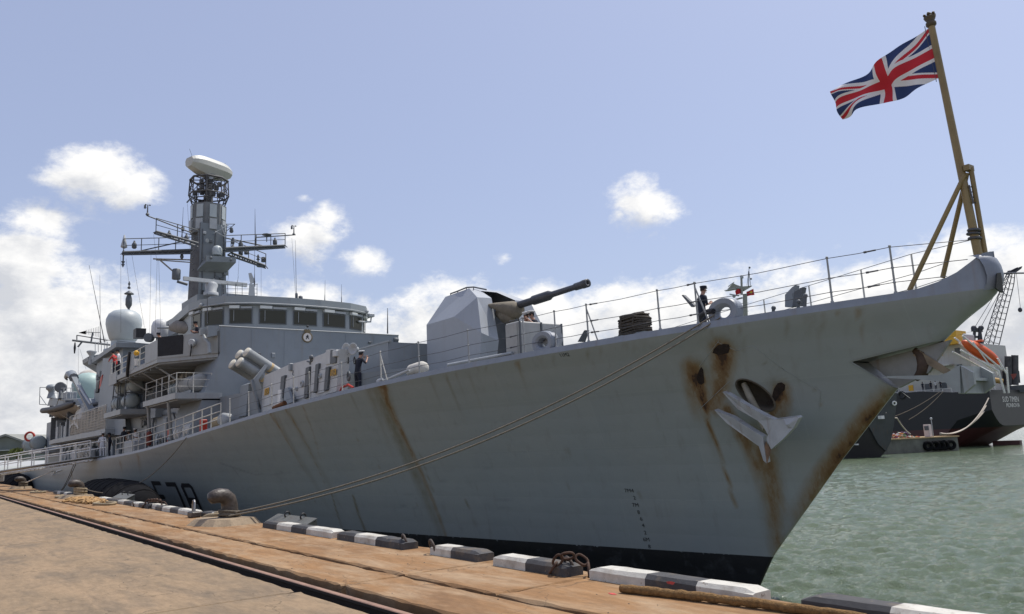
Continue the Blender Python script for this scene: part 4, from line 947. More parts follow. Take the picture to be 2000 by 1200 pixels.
# --- bridge wing starboard
wing=[(-42.2,12.55),(-45.6,10.35),(-58.6,10.35),(-61.5,11.6),(-61.5,13.1),(-45.8,13.1)]
wd=P('bridge_wing',plan(wing,6.80,7.08),PALE)
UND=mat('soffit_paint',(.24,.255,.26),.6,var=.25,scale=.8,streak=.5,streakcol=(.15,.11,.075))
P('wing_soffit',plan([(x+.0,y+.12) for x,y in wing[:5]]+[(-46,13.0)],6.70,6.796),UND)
def wallseg(a,b,z0,z1,m,nm,t=.06,lean=0.0,parent=None):
    a,b=V(*a),V(*b); d=(b-a).normalized(); n=V(-d.y,d.x)
    if n.dot(((a+b)/2)-V(-50,13.5))<0: n=-n
    nn=V(n.x,n.y,0); q=[V(a.x,a.y,z0),V(b.x,b.y,z0),V(b.x,b.y,z1)-nn*lean,V(a.x,a.y,z1)-nn*lean]; return P(nm,MB().prism(q,-nn*t),m,parent or wd)
A0,A1,A2,A3=(-42.15,12.5),(-45.6,10.33),(-49.6,10.33),(-53.5,10.33)
s1=lerp2(A0,A1,.55)
SC=mat('wing_screen_paint',(.31,.32,.315),.5,var=.1,scale=1.5,streak=.35,streakcol=(.2,.16,.12))
wallseg(A0,(s1.x,s1.y),7.0,8.15,SC,'wing_screen')
wallseg((s1.x,s1.y),A1,7.0,8.1,SC,'wing_screen'); wallseg(lerp2(A0,A1,.56),lerp2(A0,A1,.985),7.12,8.16,mat('black_canvas',(.018,.019,.023),.85,var=.3,bump=.6,bscale=6),'canvas_dodger',.03,-.05)
wallseg(A1,(-48.4,10.33),7.0,8.05,PALE,'wing_screen')
mb=MB(); 
for x in (-48.4,-50,-51.6,-53.2,-55,-57,-58.4): mb.tube((x,10.4,7.05),(x,10.4,8.1),.03,n=6)
for z in (7.4,7.75,8.1): mb.tube((-48.4,10.4,z),(-58.4,10.4,z),.02,n=6)
P('wing_rail',mb,ST,wd)
wallseg((-51.2,10.33),(-52.6,10.33),7.0,8.0,PALE,'wing_screen'); wallseg((-56.2,10.33),(-58.6,10.33),6.6,7.35,PALE,'wing_screen')
P('fire_hose',MB().path([(-52.2,10.28,8.15),(-52.3,10.24,7.6),(-52.5,10.25,7.0),(-52.7,10.3,6.7)],.09,8),BLACK,wd)
P('yellow_lamp',MB().ball((-50.2,10.25,7.85),.16,10,7),YELLOW,wd); P('signal_lamp',MB().tube((-50.1,10.25,7.1),(-50.1,10.25,7.5),.1,.13,9),WHITE,wd)
# search light, boxes, cable on the screen
q=AX(376,670,-43.4); P('search_light',MB().lathe(q,[(.12,-.2),(.18,-.15),(.2,.1),(.16,.12)],12,axis=(.6,-.8,0)),GREYL,wd)
P('cable_loop',MB().path([q+V(.1,-.1,-.1),q+V(.15,-.1,-.5),q+V(0,-.1,-.7),q+V(-.15,-.05,-.5),q+V(-.1,0,-.1)],.03,6),BLACK,wd)
mb=MB(); o=[AX(403,638,-42.4),AX(420,638,-42.4),AX(420,657,-42.4),AX(403,660,-42.4)]; mb.prism(o,(.35,0,0)); P('junction_box',mb,HOUSE)
mb=MB(); o=[AX(388,645,-42.8),AX(403,643,-42.8),AX(402,655,-42.8),AX(389,656,-42.8)]; mb.prism(o,(.25,0,0)); P('lamp_shelf',mb,PALE)
mb=MB(); mb.path([AX(396,652,-42.7),AX(400,662,-42.5),AX(408,672,-42.3),AX(409,690,-42.2)],.1,8); P('chute',mb,PALE)
# struts under the wing
for a,b in (((-46.6,10.5,6.75),(-46.0,12.9,5.0)),((-50,10.5,6.75),(-50,12.9,5.2)),((-54,10.5,6.75),(-54,12.9,5.2))): P('wing_strut',MB().tube(a,b,.06,n=7),PALE)
# gun under cover on the wing, stowed loudhailer
mb=MB(); yy=12.8; mb.path([AY(337,640,yy),AY(350,638,yy),AY(362,640,yy),AY(372,642,yy)],[.25,.42,.38,.2],10); P('covered_gun',mb,CANV); P('gun_muzzle',MB().tube(AY(308,641,yy),AY(338,641,yy),.05,n=8),GREYD)
# --- 01 deck walkway and rafts
w1=P('side_walkway',plan([(-41.9,12.7),(-41.9,10.4),(-48.8,10.4),(-48.8,13.0)],4.62,4.92),PALE)
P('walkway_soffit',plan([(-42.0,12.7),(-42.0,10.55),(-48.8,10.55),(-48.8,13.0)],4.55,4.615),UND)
mb=MB()
for px,x in ((-42.1,0),(-43.6,0),(-45.0,0),(-46.2,0),(-48.6,0)): mb.tube((px,10.5,4.9),(px,10.5,5.95),.028,n=6)
for y in (11.3,12.2): mb.tube((-42.05,y,4.9),(-42.05,y,5.95),.028,n=6)
for z in (5.25,5.6,5.93): mb.tube((-42.1,10.5,z),(-48.6,10.5,z),.014,n=5); mb.tube((-42.05,10.5,z),(-42.05,12.6,z),.014,n=5)
P('walkway_rail',mb,ST,w1)
def canister(c,L_,r,axis,name,label,m=RAFT,grp=None,cradle=True):
    t=thing(name,tuple(c),label,'life raft',grp); mb=MB(); mb.lathe(c,[(.02,-L_/2),(r*.6,-L_/2+.02),(r*.88,-L_/2+.1),(r,-L_/2+.25),(r,-.04),(r*1.03,-.03),(r*1.03,.03),(r,.04),(r,L_/2-.25),(r*.88,L_/2-.1),(r*.6,L_/2-.02),(.02,L_/2)],20,axis=axis); mb.build('shell',m,t)
    d=V(*axis).normalized()
    for s in (-.28,.28): MB().torus(V(*c)+d*L_*s,r*1.012,.02,axis,20,5).build('strap',GREYD,t)
    if cradle: MB().box(V(*c)+V(-L_*.3,-r*.7,-r-.12),V(*c)+V(L_*.3,r*.7,-r*.75)).build('cradle',GREY,t)
    return t
G_R='inflatable life raft canisters on the starboard side'
canister(V(-44.6,11.9,5.55),3.6,.46,(1,0,0),'boat_canister','long covered grey canister lying behind the walkway rail under the bridge wing',mat('canister_cover',(.33,.325,.30),.8,var=.15,bump=.4,bscale=5))
canister(V(-47.6,11.9,5.5),1.6,.40,(1,0,0),'raft_canister','short grey raft canister at the aft end of the railed walkway',RAFT,G_R)
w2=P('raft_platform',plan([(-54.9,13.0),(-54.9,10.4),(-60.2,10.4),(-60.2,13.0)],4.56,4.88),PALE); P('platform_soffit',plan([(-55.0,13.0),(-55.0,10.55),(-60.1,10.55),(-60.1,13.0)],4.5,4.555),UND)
canister(V(-55.9,11.15,5.42),1.7,.46,(1,0,0),'raft_canister','grey raft canister with domed end, lower front one of the stack',RAFT,G_R)
canister(V(-55.9,11.35,6.45),1.7,.46,(1,0,0),'raft_canister','grey raft canister with domed end, upper front one of the stack',RAFT,G_R)
canister(V(-58.2,11.0,5.42),1.7,.46,(1,0,0),'raft_canister','grey raft canister, lower rear one of the stack',RAFT,G_R)
canister(V(-58.2,11.2,6.45),1.7,.46,(1,0,0),'raft_canister','grey raft canister, upper rear one of the stack',RAFT,G_R)
for x in (-55.2,-56.8,-57.4,-59.0):
    mb=MB()
    for y in (10.65,11.75): mb.tube((x,y,4.88),(x,y+.1,7.0),.04,n=6)
    mb.tube((x,10.65,5.93),(x,11.8,5.93),.04,n=6); P('raft_rack',mb,GREYD)
P('drum_reel',MB().lathe((-52.6,12.3,5.6),[(.1,-.45),(.5,-.44),(.5,-.38),(.25,-.36),(.25,.36),(.5,.38),(.5,.44),(.1,.45)],18,axis=(1,0,0)),GREYD)
P('reel_seat',MB().box((-53.2,11.8,4.2),(-52,12.95,5.15)),GREY)
# posts from the walkway to the deck edge
for x,dxx in ((-43.8,-.7),(-48.2,-.9)): 
    P('walkway_post',MB().tube((x,10.55,4.6),(x+dxx,edge(310).y+.35,zd(x)-.05),.085,n=8),PALE)
# lower house beside the walkway: doors, pipes
P('lower_house',plan([(-45.9,12.4),(-60.3,12.0),(-60.3,13.05),(-45.9,13.05)],1.3,4.6),HOUSE)
for x in (-47.2,-51.5,-56.5):
    P('watertight_door',MB().cbox((x,12.15-.02,zd(x)+.25),(x+.8,12.42,zd(x)+2.0),.05),GREY)
for x,y in ((-46.3,12.25),(-49,12.2),(-50.2,12.2),(-53.6,12.05),(-55,12.05)):
    mb=MB(); mb.path([(x,y,1.8),(x,y,4.0),(x-.5,y,4.3),(x-2.0,y,4.35)],.05,7); P('wall_pipe',mb,GREYD)
P('fire_locker',MB().cbox((-49.9,12.0,zd(-49)+.1),(-49.4,12.3,zd(-49)+1.2),.04),RED)
# --- side screen of lockers beside the missile silo
scy=edge(590).y+.55
def sp(px,py,dy=0): return AY(px,py,scy+dy)
mb=MB(); out=[(508,806),(511,780),(516,734),(566,712),(600,703),(634,690),(640,684),(664,682),(662,700),(657,765)]
LKM=mat('screen_white_paint',(.50,.51,.51),.5,var=.1,scale=2,streak=.3,streakcol=(.25,.2,.15))
mb.prism([sp(*p) for p in out],(0,.45,0)); scr=P('locker_screen',mb,LKM)
def panel(px0,py0,px1,py1,px2,py2,px3,py3,m,nm,t=.05,dy=-.04): 
    return P(nm,MB().prism([sp(px0,py0,dy),sp(px1,py1,dy),sp(px2,py2,dy),sp(px3,py3,dy)],(0,t,0)),m,scr)
for a in ((518,760,530,756,529,790,516,794),(535,742,549,737,547,768,533,772),(556,740,572,733,571,768,555,774),(575,727,598,718,596,775,573,783),(608,715,617,711,615,762,606,766),(622,722,636,717,634,765,620,770)): panel(*a,LKM,'locker_door')
for a in ((549,736,556,733,552,778,545,780),(597,719,604,716,600,776,593,779),(616,713,622,710,618,765,612,768),(636,718,643,716,638,762,632,764)): panel(*a,GREYD,'screen_rib',.14,-.10)
for px,py,r in ((591,750,.13),(626,735,.10),(580,760,.08)): P('round_hatch',MB().lathe(sp(px,py,-.05),[(r,0),(r,.06),(r*.7,.07),(r*.7,.03)],16,axis=(0,-1,0)),GREYL,scr)
for a in ((517,760,525,757,524,770,516,773),(646,723,656,720,655,732,645,735)):
    w=panel(*a,YELLOW,'warning_sign',.01,-.075)
    for k in range(4):
        t=.15+.22*k; q0=[lerp(a[0]+1,a[6]+1,t),lerp(a[1],a[7],t)]; q1=[lerp(a[2]-1,a[4]-1,t),lerp(a[3],a[5],t)]
        P('sign_text_line',MB().prism([sp(q0[0],q0[1],-.08),sp(q1[0],q1[1],-.08),sp(q1[0],q1[1]+1.3,-.08),sp(q0[0],q0[1]+1.3,-.08)],(0,.004,0)),BLACK,w)
o=panel(622,698,632,694,631,702,621,706,YELLOW,'warning_sign',.02,.3)
P('red_lamp',MB().ball(sp(632,698,.25),.07,8,6),RED,scr)
P('control_box',MB().cbox(sp(566,724,-.12),sp(579,711,.25),.02),GREY,scr); P('control_box_stalk',MB().path([sp(573,724),sp(572,731),sp(574,738)],.03,6),GREYD,scr)
mb=MB(); mb.prism([sp(637,684,-.05),sp(645,682,-.05),sp(644,711,-.05),sp(635,712,-.05)],(0,.2,0)); P('cabinet_side',mb,LKM,scr)
mb=MB(); mb.prism([sp(646,684,-.06),sp(656,683,-.06),sp(655,709,-.06),sp(645,711,-.06)],(0,.2,0)); P('open_cabinet',mb,GREYD,scr)
P('cabinet_box',MB().cbox(sp(656,696,-.12),sp(664,686,.2),.02),LKM,scr)
mb=MB(); mb.ball(sp(608,698,-.05),.1,9,6); mb.tube(sp(608,700),sp(606,712),.05,n=7); mb.path([sp(600,706),sp(606,708),sp(611,704)],.035,6); P('nozzle',mb,GREYD,scr)
mb=MB(); mb.prism([sp(553,792,-.35),sp(571,786,-.35),sp(562,757,-.2),sp(556,759,-.2)],(0,.1,0)); P('fairlead_cheek',mb,GREY); P('fairlead_roller',MB().tube(edge(533)+V(0,.05,.08),edge(554)+V(0,.05,.16),.10,n=12),RUST)
mb=MB(); mb.prism([sp(541,790,-.2),sp(547,788,-.2),sp(549,761,-.15),sp(543,762,-.15)],(0,.12,0)); P('fairlead_cheek',mb,WHITE)
# horns (twin klaxons) on the silo wall by the sailor
for px in (676.5,690):
    c=sp(px,682,.3); mb=MB(); mb.lathe(c,[(.05,.25),(.09,.22),(.10,.12),(.22,0),(.235,-.03),(.20,-.03),(.07,.05)],18,axis=(-.35,1,0)); P('siren_horn',mb,GREYL)
    P('siren_cable',MB().torus(c+V(-.1,.1,-.42),.13,.025,(.2,1,0),14,5),BLACK)
P('pipe_flange',MB().torus(sp(681,735,.3),.15,.05,(.2,1,0),14,6),GREYD); P('hose_rack',MB().path([sp(663,770,.1),sp(668,757,.1),sp(680,752,.15),sp(690,758,.15)],.05,7),RED)
# missile silo
zs=AY(740,677,15.3).z; P('missile_silo',MB().box((-41.9,15.0,2.6),(-28.2,20.6,zs)),HOUSE); P('silo_edge',MB().box((-41.9,14.97,zs),(-28.1,15.1,zs+.06)),PALE)
mb=MB(); mb.prism([(-41.9,12.6,2.8),(-30.5,scy+.46,2.8),(-26.6,14.9,2.8),(-26.6,15.1,2.8),(-41.9,15.1,2.8)],(0,0,1.9)); P('silo_apron',mb,HOUSE)
# --- anti-ship missile canisters
HM=mat('canister_grey',(.28,.295,.295),.5,var=.08,streak=.25,streakcol=(.25,.2,.14)); CAPM=mat('canister_cap_cream',(.60,.55,.44),.6,var=.2,scale=4)
mlx=-37.2
lt=P('missile_launcher_frame',MB(),GREY) if False else None
ax=V(.16,-.86,.47).normalized()
def mtube(px,py,x):
    m0=AX(px,py,x); mb=MB(); mb.lathe(m0,[(.24,0),(.255,-.03),(.255,-.12),(.235,-.14),(.235,-2.0),(.25,-2.02),(.25,-2.12),(.235,-2.14),(.235,-4.4)],20,axis=ax); t=P('missile_canister',mb,HM)
    P('end_cap',MB().lathe(m0,[(.235,.0),(.225,.025),(.02,.03)],20,axis=ax),CAPM,t)
    for L_ in (-1.35,-1.42): P('yellow_band',MB().lathe(m0,[(.2375,L_),(.2375,L_-.03)],20,axis=ax),YELLOW,t)
    return t
for px,py,x in ((481,688,-36.9),(466,692,-37.7),(467,707,-36.9),(453,711,-37.7)): mtube(px,py,x)
yh=11.9
mb=MB(); A=lambda px,py,x=-36.6:AX(px,py,x)
mb.prism([A(519,712),A(524,714),A(505,742),A(512,760),A(516,800),A(505,800),A(502,765),A(493,744)],(-.15,0,0)); P('launcher_arm',mb,PALE)
P('launcher_arm',MB().prism([A(490,742),A(496,741),A(512,806),A(506,806)],(-.15,0,0)),HOUSE)
P('launcher_base',MB().prism([A(486,750,-38.2),A(500,745,-38.2),A(508,812,-38.2),A(480,812,-38.2)],(-1.2,0,0)),HOUSE)
# ship's badge on the front screen
c=AX(600,659,-41.98); bd=P('ship_badge',MB().lathe(c,[(.30,0),(.30,.03),(.27,.05),(.235,.03)],28,axis=(1,0,0)),mat('badge_rope_gold',(.16,.12,.06),.6,var=.5,scale=20))
P('badge_field',MB().lathe(c,[(.235,.02),(.235,.035)],28,axis=(1,0,0)),mat('badge_white',(.66,.62,.58),.6),bd)
mb=MB(); cc=c+V(.045,0,0); mb.prism([cc+V(0,a,b) for a,b in ((-.10,-.12),(-.06,-.02),(-.09,.03),(-.02,.10),(.0,.14),(.05,.12),(.04,.06),(.08,.02),(.05,-.03),(.11,-.12),(.05,-.10),(.02,-.04),(-.03,-.05),(-.05,-.12))],(.006,0,0)); P('badge_emblem',mb,BLACK,bd)
mb=MB(); cc=c+V(.02,0,.30); mb.prism([cc+V(0,a,b) for a,b in ((-.16,-.03),(-.19,.14),(-.11,.09),(-.08,.17),(0,.10),(.08,.17),(.11,.09),(.19,.14),(.16,-.03))],(.03,0,0)); P('badge_crown',mb,MATS['badge_rope_gold'],bd)
P('badge_lamp',MB().ball(c+V(.05,0,.6),.07,8,6),BLACK,bd)
# small fittings: boxes, vents, lamps, cable trays on the house sides
random.seed(31)
def fit(x,y,z,w,h,d,m,nm): P(nm,MB().cbox((x,y-d,z),(x+w,y,z+h),.015),m)
for k in range(26): fit(random.uniform(-66,-46.5),13.0,random.uniform(5.0,6.4),random.uniform(.2,.7),random.uniform(.2,.7),random.uniform(.08,.3),random.choice((HOUSE,GREYD,PALE,GREYL)),'wall_fitting')
for k in range(14): fit(random.uniform(-60,-46.5),12.1,random.uniform(2.4,4.0),random.uniform(.2,.5),random.uniform(.2,.5),random.uniform(.06,.2),random.choice((GREYD,PALE,GREYL)),'wall_fitting')
for k in range(12): fit(random.uniform(-78,-68.5),12.9,random.uniform(6.3,9.6),random.uniform(.2,.8),random.uniform(.2,.8),random.uniform(.08,.3),random.choice((HOUSE,GREYD,PALE)),'wall_fitting')
for k in range(9): z=6.75; x=-46.5-1.3*k; P('soffit_beam',MB().box((x,10.5,6.58),(x+.08,13.0,6.70)),UND)
for z in (7.25,7.6): P('cable_tray',MB().path([(-46-.9*k,12.93,z+.06*math.sin(k*1.3)) for k in range(22)],.045,5),GREYD)
for k in range(10): y=random.uniform(13.0,22.4); z=random.uniform(4.6,7.9); s_=random.uniform(.1,.32); P('screen_fitting',MB().cbox((-42.0,y,z),(-41.9,y+s_,z+s_*random.uniform(.6,1.4)),.012),random.choice((HOUSE,HOUSE,GREYD)))
for px in (300,318,338): P('deck_ventilator',MB().lathe(edge(px)+V(0,1.1,0),[(.18,0),(.16,.7),(.28,.75),(.28,.95),(.1,1.05)],12),GREY)
for k in range(14):
    x=random.uniform(-83,-66); P('deck_ready_box',MB().cbox((x,11.35,3.97),(x+random.uniform(.3,.9),12.4,3.97+random.uniform(.4,1.3)),.03),random.choice((GREY,GREYD,GREYL)))
for k in range(7): x=-68-1.6*k; P('aft_aerial_post',MB().tube((x,13.2,6.0),(x,13.2,6.0+random.uniform(.8,2.2)),.05,n=6).ball((x,13.2,6.0+1.0),.14,8,6),GREYD)
# ================================================================== MAST
MASTM=mat('mast_paint',(.185,.207,.22),.5,var=.1,scale=.8,streak=.35,streakcol=(.12,.11,.10))
def rect(x0,x1,y0,y1,z): return [(x0,y0,z),(x0,y1,z),(x1,y1,z),(x1,y0,z)]
mastA=rect(-61.3,-64.6,16.62,18.98,8.3); mastB=rect(-61.55,-64.0,16.78,18.62,19.5)
mb=MB(); n=4
mb.add(mastA+mastB,[(0,1,5,4),(1,2,6,5),(2,3,7,6)],False); mb.mi=1; mb.add(mastA+mastB,[(3,0,4,7),(4,5,6,7)],False)
mast=P('mast',mb,[MASTM,SOOT])
P('mast_slot',MB().prism([AX(394,567,-61.3),AX(398,567,-61.3),AX(398,580,-61.3),AX(394,580,-61.3)],(.02,0,0)),BLACK,mast)
# sensor shelf
mb=MB(); x=-60.2; top=[AX(404,498,x),AX(460,502,x),AX(460,513,x),AX(404,511,x)]; back=[AX(386,530,-61.35),AX(441,535,-61.35)]
f0=[AX(403,499,x),AX(461,503,x),AX(461,513,x),AX(403,511,x)]; b0=[AX(400,503,-61.4),AX(448,506,-61.4),AX(441,534,-61.4),AX(384,529,-61.4)]
mb.loft(f0,b0); P('sensor_shelf',mb,MASTM,mast)
for px,py in ((412,504),(451,508)): P('sensor_eye',MB().lathe(AX(px,py,x),[(.10,-.02),(.10,.04),(.05,.045)],12,axis=(1,0,0)),GREYD,mast)
P('small_radome',MB().lathe(AX(424,499,-60.8),[(.36,0),(.38,.2),(.36,.5),(.26,.68),(.1,.76)],16),DOME,mast)
# octagonal electronics house
oc=V(-62.8,17.7); R8=1.34
def octa(r,z): return [(oc.x+r*math.cos(math.pi*(2*k+1)/8),oc.y+r*math.sin(math.pi*(2*k+1)/8),z) for k in range(8)]
zo0=AX(408,452,-61.6).z; zo1=AX(408,395,-61.6).z
P('mast_house_octagon',MB().loft(octa(R8*.98,zo0),octa(R8,zo1)),mat('sooty_grey_paint',(.15,.157,.16),.6,var=.25,scale=1.5,streak=.5,streakcol=(.08,.075,.07)),mast)
P('mast_neck',MB().loft(rect(-61.5,-64.2,16.62,18.75,19.4),octa(1.3,zo0+.05)[0:1]+octa(1.3,zo0+.05)[2:3]+octa(1.3,zo0+.05)[4:5]+octa(1.3,zo0+.05)[6:7]),MASTM,mast) if False else None
for k in range(8):
    a=octa(R8*1.005,0)[k-1]; b=octa(R8*1.005,0)[k]; a=V(a[0],a[1]); b=V(b[0],b[1]); d=(a+b)/2-oc; nn=V(d.x,d.y,0).normalized()
    p,q=a.lerp(b,.24),a.lerp(b,.76); h=zo1-zo0
    for z0,z1,m,t in ((zo0+h*.08,zo0+h*.44,GREYL,.14),(zo0+h*.5,zo0+h*.94,DOME,.05)):
        P('aerial_panel',MB().prism([V(p.x,p.y,z0),V(q.x,q.y,z0),V(q.x,q.y,z1),V(p.x,p.y,z1)],nn*t),m,mast)
# lattice cage under the radar
zc0,zc1,zc2=zo1,AX(410,377,-62).z,AX(410,347,-62).z
def ring8(r,z): return [V(*p) for p in octa(r,z)]
r0,r1,r2=ring8(1.18,zc0),ring8(1.50,zc1),ring8(1.42,zc2)
cage=P('lattice_cage',MB().path(r2,.085,6,closed=True),SOOT,mast)
mb=MB(); mb.path(r1,.06,6,closed=True); mb.path(ring8(1.34,(zc0+zc1)/2),.045,5,closed=True); mb.path(ring8(1.46,(zc1+zc2)/2),.035,5,closed=True)
for k in range(8):
    mb.tube(r0[k],r1[k],.05,n=6); mb.tube(r1[k],r2[k],.05,n=6); mb.tube(r1[k],r2[(k+1)%8],.03,n=5); m_=(r1[k]+r1[(k+1)%8])/2; mb.tube(m_,(r2[k]+r2[(k+1)%8])/2,.03,n=5); mb.tube(r2[k],V(oc.x,oc.y,zc2+.05),.04,n=5); mb.tube(r0[k],(r1[k]+r1[(k+1)%8])/2,.03,n=5)
mb.tube(V(oc.x,oc.y,zc0-.1),V(oc.x,oc.y,zc2+.4),.33,.28,12)
random.seed(3)
for k in range(22): 
    t=random.random()*6.28; r=random.uniform(.4,1.05); z=random.uniform(zc0+.2,zc2-.3); mb.cbox((oc.x+r*math.cos(t)-.13,oc.y+r*math.sin(t)-.13,z),(oc.x+r*math.cos(t)+.13,oc.y+r*math.sin(t)+.15,z+.35),.02)
g=mb.build('cage_lattice',SOOT,mast); g['kind']='stuff'
# surveillance radar: lens-shaped scanner
rc=V(oc.x,oc.y,zc2+.95); ad=V(-.42,.907,0).normalized(); fd=V(.907,.42,0)
mb=MB(); rows=[]; NS=19
for i in range(NS):
    u=-1+2*i/(NS-1); w=1.95*u; k=(1-abs(u)**4*.38)*1.18; kb=(1-abs(u)**2.2*.58)*1.22
    sec=[(-.42*k,.50*k+.02),(.40*k,.62*k),(.62*k,.30*k),(.60*k,-.02),(.30*k,-.50*kb),(-.25*k,-.62*kb),(-.55*k,-.35*kb),(-.60*k,.15)]
    rows+=[rc+ad*w+fd*a+V(0,0,b) for a,b in sec]
m8=8; mb.add(rows,[(i*m8+j,i*m8+(j+1)%m8,(i+1)*m8+(j+1)%m8,(i+1)*m8+j) for i in range(NS-1) for j in range(m8)]+[tuple(range(m8)),tuple(range((NS-1)*m8,NS*m8))],False)
scan=P('radar_scanner',mb,mat('scanner_beige',(.50,.50,.46),.5,var=.05))
P('scanner_bar',MB().loft([rc+ad*-1.2+fd*a+V(0,0,b) for a,b in ((-.1,.6),(.15,.64),(.15,.78),(-.1,.78))],[rc+ad*1.1+fd*a+V(0,0,b) for a,b in ((-.1,.6),(.15,.64),(.15,.76),(-.1,.76))]),WHITE,scan)
P('scanner_foot',MB().lathe(V(oc.x,oc.y,zc2+.05),[(.35,0),(.3,.2),(.5,.42)],14),GREYL,scan)
P('lightning_spike',MB().tube(rc+ad*-1.7+V(0,0,.6),rc+ad*-1.95+V(0,0,1.1),.012,n=5),WIRE,scan); P('lightning_spike',MB().tube(rc+ad*1.3+V(0,0,.55),rc+ad*1.6+V(0,0,1.0),.012,n=5),WIRE,scan)
# yards: ladder-like platforms with rails
def yard(a,b,w,nm,rail=True,m=GREYD):
    a,b=V(*a),V(*b); d=(b-a); L_=d.length; d.normalize(); s=V(1,0,0); mb=MB(); mb.tube(a+s*w,b+s*w*.6,.10,n=6); mb.tube(a-s*w,b-s*w*.6,.10,n=6); mb.tube(a+s*w+V(0,0,-.28),b+s*w*.6+V(0,0,-.18),.07,n=6)
    k=int(L_/.38)
    for i in range(k+1): t=i/k; c=a.lerp(b,t); q=w*(1-.4*t); mb.tube(c+s*q,c-s*q,.05,n=5); mb.tube(c+s*q,c+s*q+V(0,0,-.24+.08*t)+(b-a).normalized()*.19,.035,n=4)
    y=P(nm,mb,m,mast)
    if rail:
        mb=MB(); k=max(2,int(L_/1.1))
        for i in range(k+1): t=i/k; c=a.lerp(b,t)+s*w*(1-.4*t); mb.tube(c,c+V(0,0,1.0),.035,n=5)
        for h in (1.0,): mb.tube(a+s*w+V(0,0,h),b+s*w*.6+V(0,0,h),.035,n=5); mb.tube(a+s*w+V(0,0,.5),b+s*w*.6+V(0,0,.5),.025,n=5)
        P('yard_rail',mb,m,mast)
    return y
MX=-62.0
def am(px,py,x=MX): return AX(px,py,x)
yard(am(373,490),am(240,494),.3,'yard'); P('yard_brace',MB().tube(am(352,473),am(276,490),.05,n=6),GREYD,mast)
yard(am(384,478,-60.6),am(303,454,-60.6),.4,'yard'); 
yard(am(438,487,-60.8),am(555,481,-60.8),.35,'yard'); P('yard_brace',MB().tube(am(440,465),am(512,480),.06,n=6),GREYD,mast)
yard(am(448,496,-62),am(517,521,-62),.4,'yard')
P('yard_boom',MB().tube(am(374,455,-60.6),am(286,421,-60.6),.05,n=6),GREYD,mast); P('yard_boom',MB().tube(am(500,464,-60.8),am(577,459,-60.8),.05,n=6),GREYD,mast)
P('lower_boom',MB().tube(am(374,508),am(299,506),.06,n=6).tube(am(374,513),am(305,508),.05,n=6).tube(am(312,508),am(340,532),.06,n=6),mat('bare_boom',(.28,.265,.24),.6),mast)
# wind gauges on the boom ends
def anemometer(px,py,x,parent=None):
    b=am(px,py,x); mb=MB(); mb.tube(b,b+V(0,0,.75),.06,.03,7); mb.lathe(b,[(.14,0),(.1,.12),(.05,.16)],9); mb.tube(b+V(0,-.14,.75),b+V(0,.14,.75),.02,n=5); mb.ball(b+V(0,.15,.75),.06,7,5); mb.ball(b+V(0,-.15,.75),.06,7,5); mb.cbox(b+V(-.05,-.25,.45),b+V(.05,-.12,.7),.01); mb.tube(b+V(0,-.2,.58),b+V(0,0,.5),.015,n=5); P('wind_gauge',mb,GREYD,mast)
anemometer(288,420,-60.6); anemometer(574,459,-60.8)
# lamps and drums on the yards
def stack(px,py,x,prof,nm,m=GREYD,axis=(0,0,1)): return P(nm,MB().lathe(am(px,py,x),prof,12,axis=axis),m,mast)
stack(242,486,MX,[(.05,0),(.22,.1),(.22,.2),(.05,1.0),(.01,1.05)],'cone_aerial',GREYL); stack(240,523,MX,[(.01,0),(.12,.25),(.05,.3),(.14,.45),(.05,.5),(.05,.9),(.12,.95),(.12,1.1),(.04,1.3)],'pendant_lamps')
stack(344,546,-61,[(.28,0),(.30,.05),(.30,.72),(.24,.78)],'drum_aerial'); P('drum_arm',MB().tube(am(346,550,-61),am(366,556,-61),.12,n=6),GREYD,mast)
stack(515,512,-62,[(.2,0),(.2,.36),(.1,.4)],'drum_aerial'); stack(504,512,-62,[(.05,0),(.05,.15),(.16,.2),(.05,.32),(.12,.4),(.03,.62)],'pendant_lamps'); stack(509,519,-62,[(.3,-.1),(.34,.0),(.2,.15)],'drum_aerial')
stack(521,461,-60.8,[(.03,-.5),(.05,0),(.36,.06),(.36,.12),(.15,.18)],'disc_aerial'); stack(481,497,-62,[(.16,0),(.18,.3),(.08,.36)],'drum_aerial'); stack(414,606,-46,[(.14,0),(.16,.36),(.1,.4)],'drum_aerial')
stack(357,452,-61,[(.1,0),(.12,.3),(.04,.4)],'yard_lamp'); stack(452,455,-61.4,[(.1,0),(.16,.1),(.1,.4)],'yard_lamp'); stack(455,477,-61,[(.1,0),(.14,.2),(.08,.5)],'yard_lamp'); stack(355,506,MX,[(.08,0),(.14,.15),(.08,.4)],'yard_lamp')
whip(am(355,470),am(358,405),.03); whip(am(499,480,-60.8),am(498,410,-60.8),.03)
P('bracket',MB().tube(am(442,452),am(459,438),.03,n=5).tube(am(442,438),am(459,438),.03,n=5).tube(am(440,445),am(452,443),.02,n=5),GREYD,mast)
P('gaff',MB().tube(am(375,385),am(365,396),.06,n=6),GREYD,mast)
mb=MB()
for (a,b) in (((420,452),(438,462)),((432,440),(438,458)),((418,456),(446,440))): mb.tube(am(*a,-61.0),am(*b,-61.0),.04,n=5)
P('mast_handrail',mb,GREYL,mast)
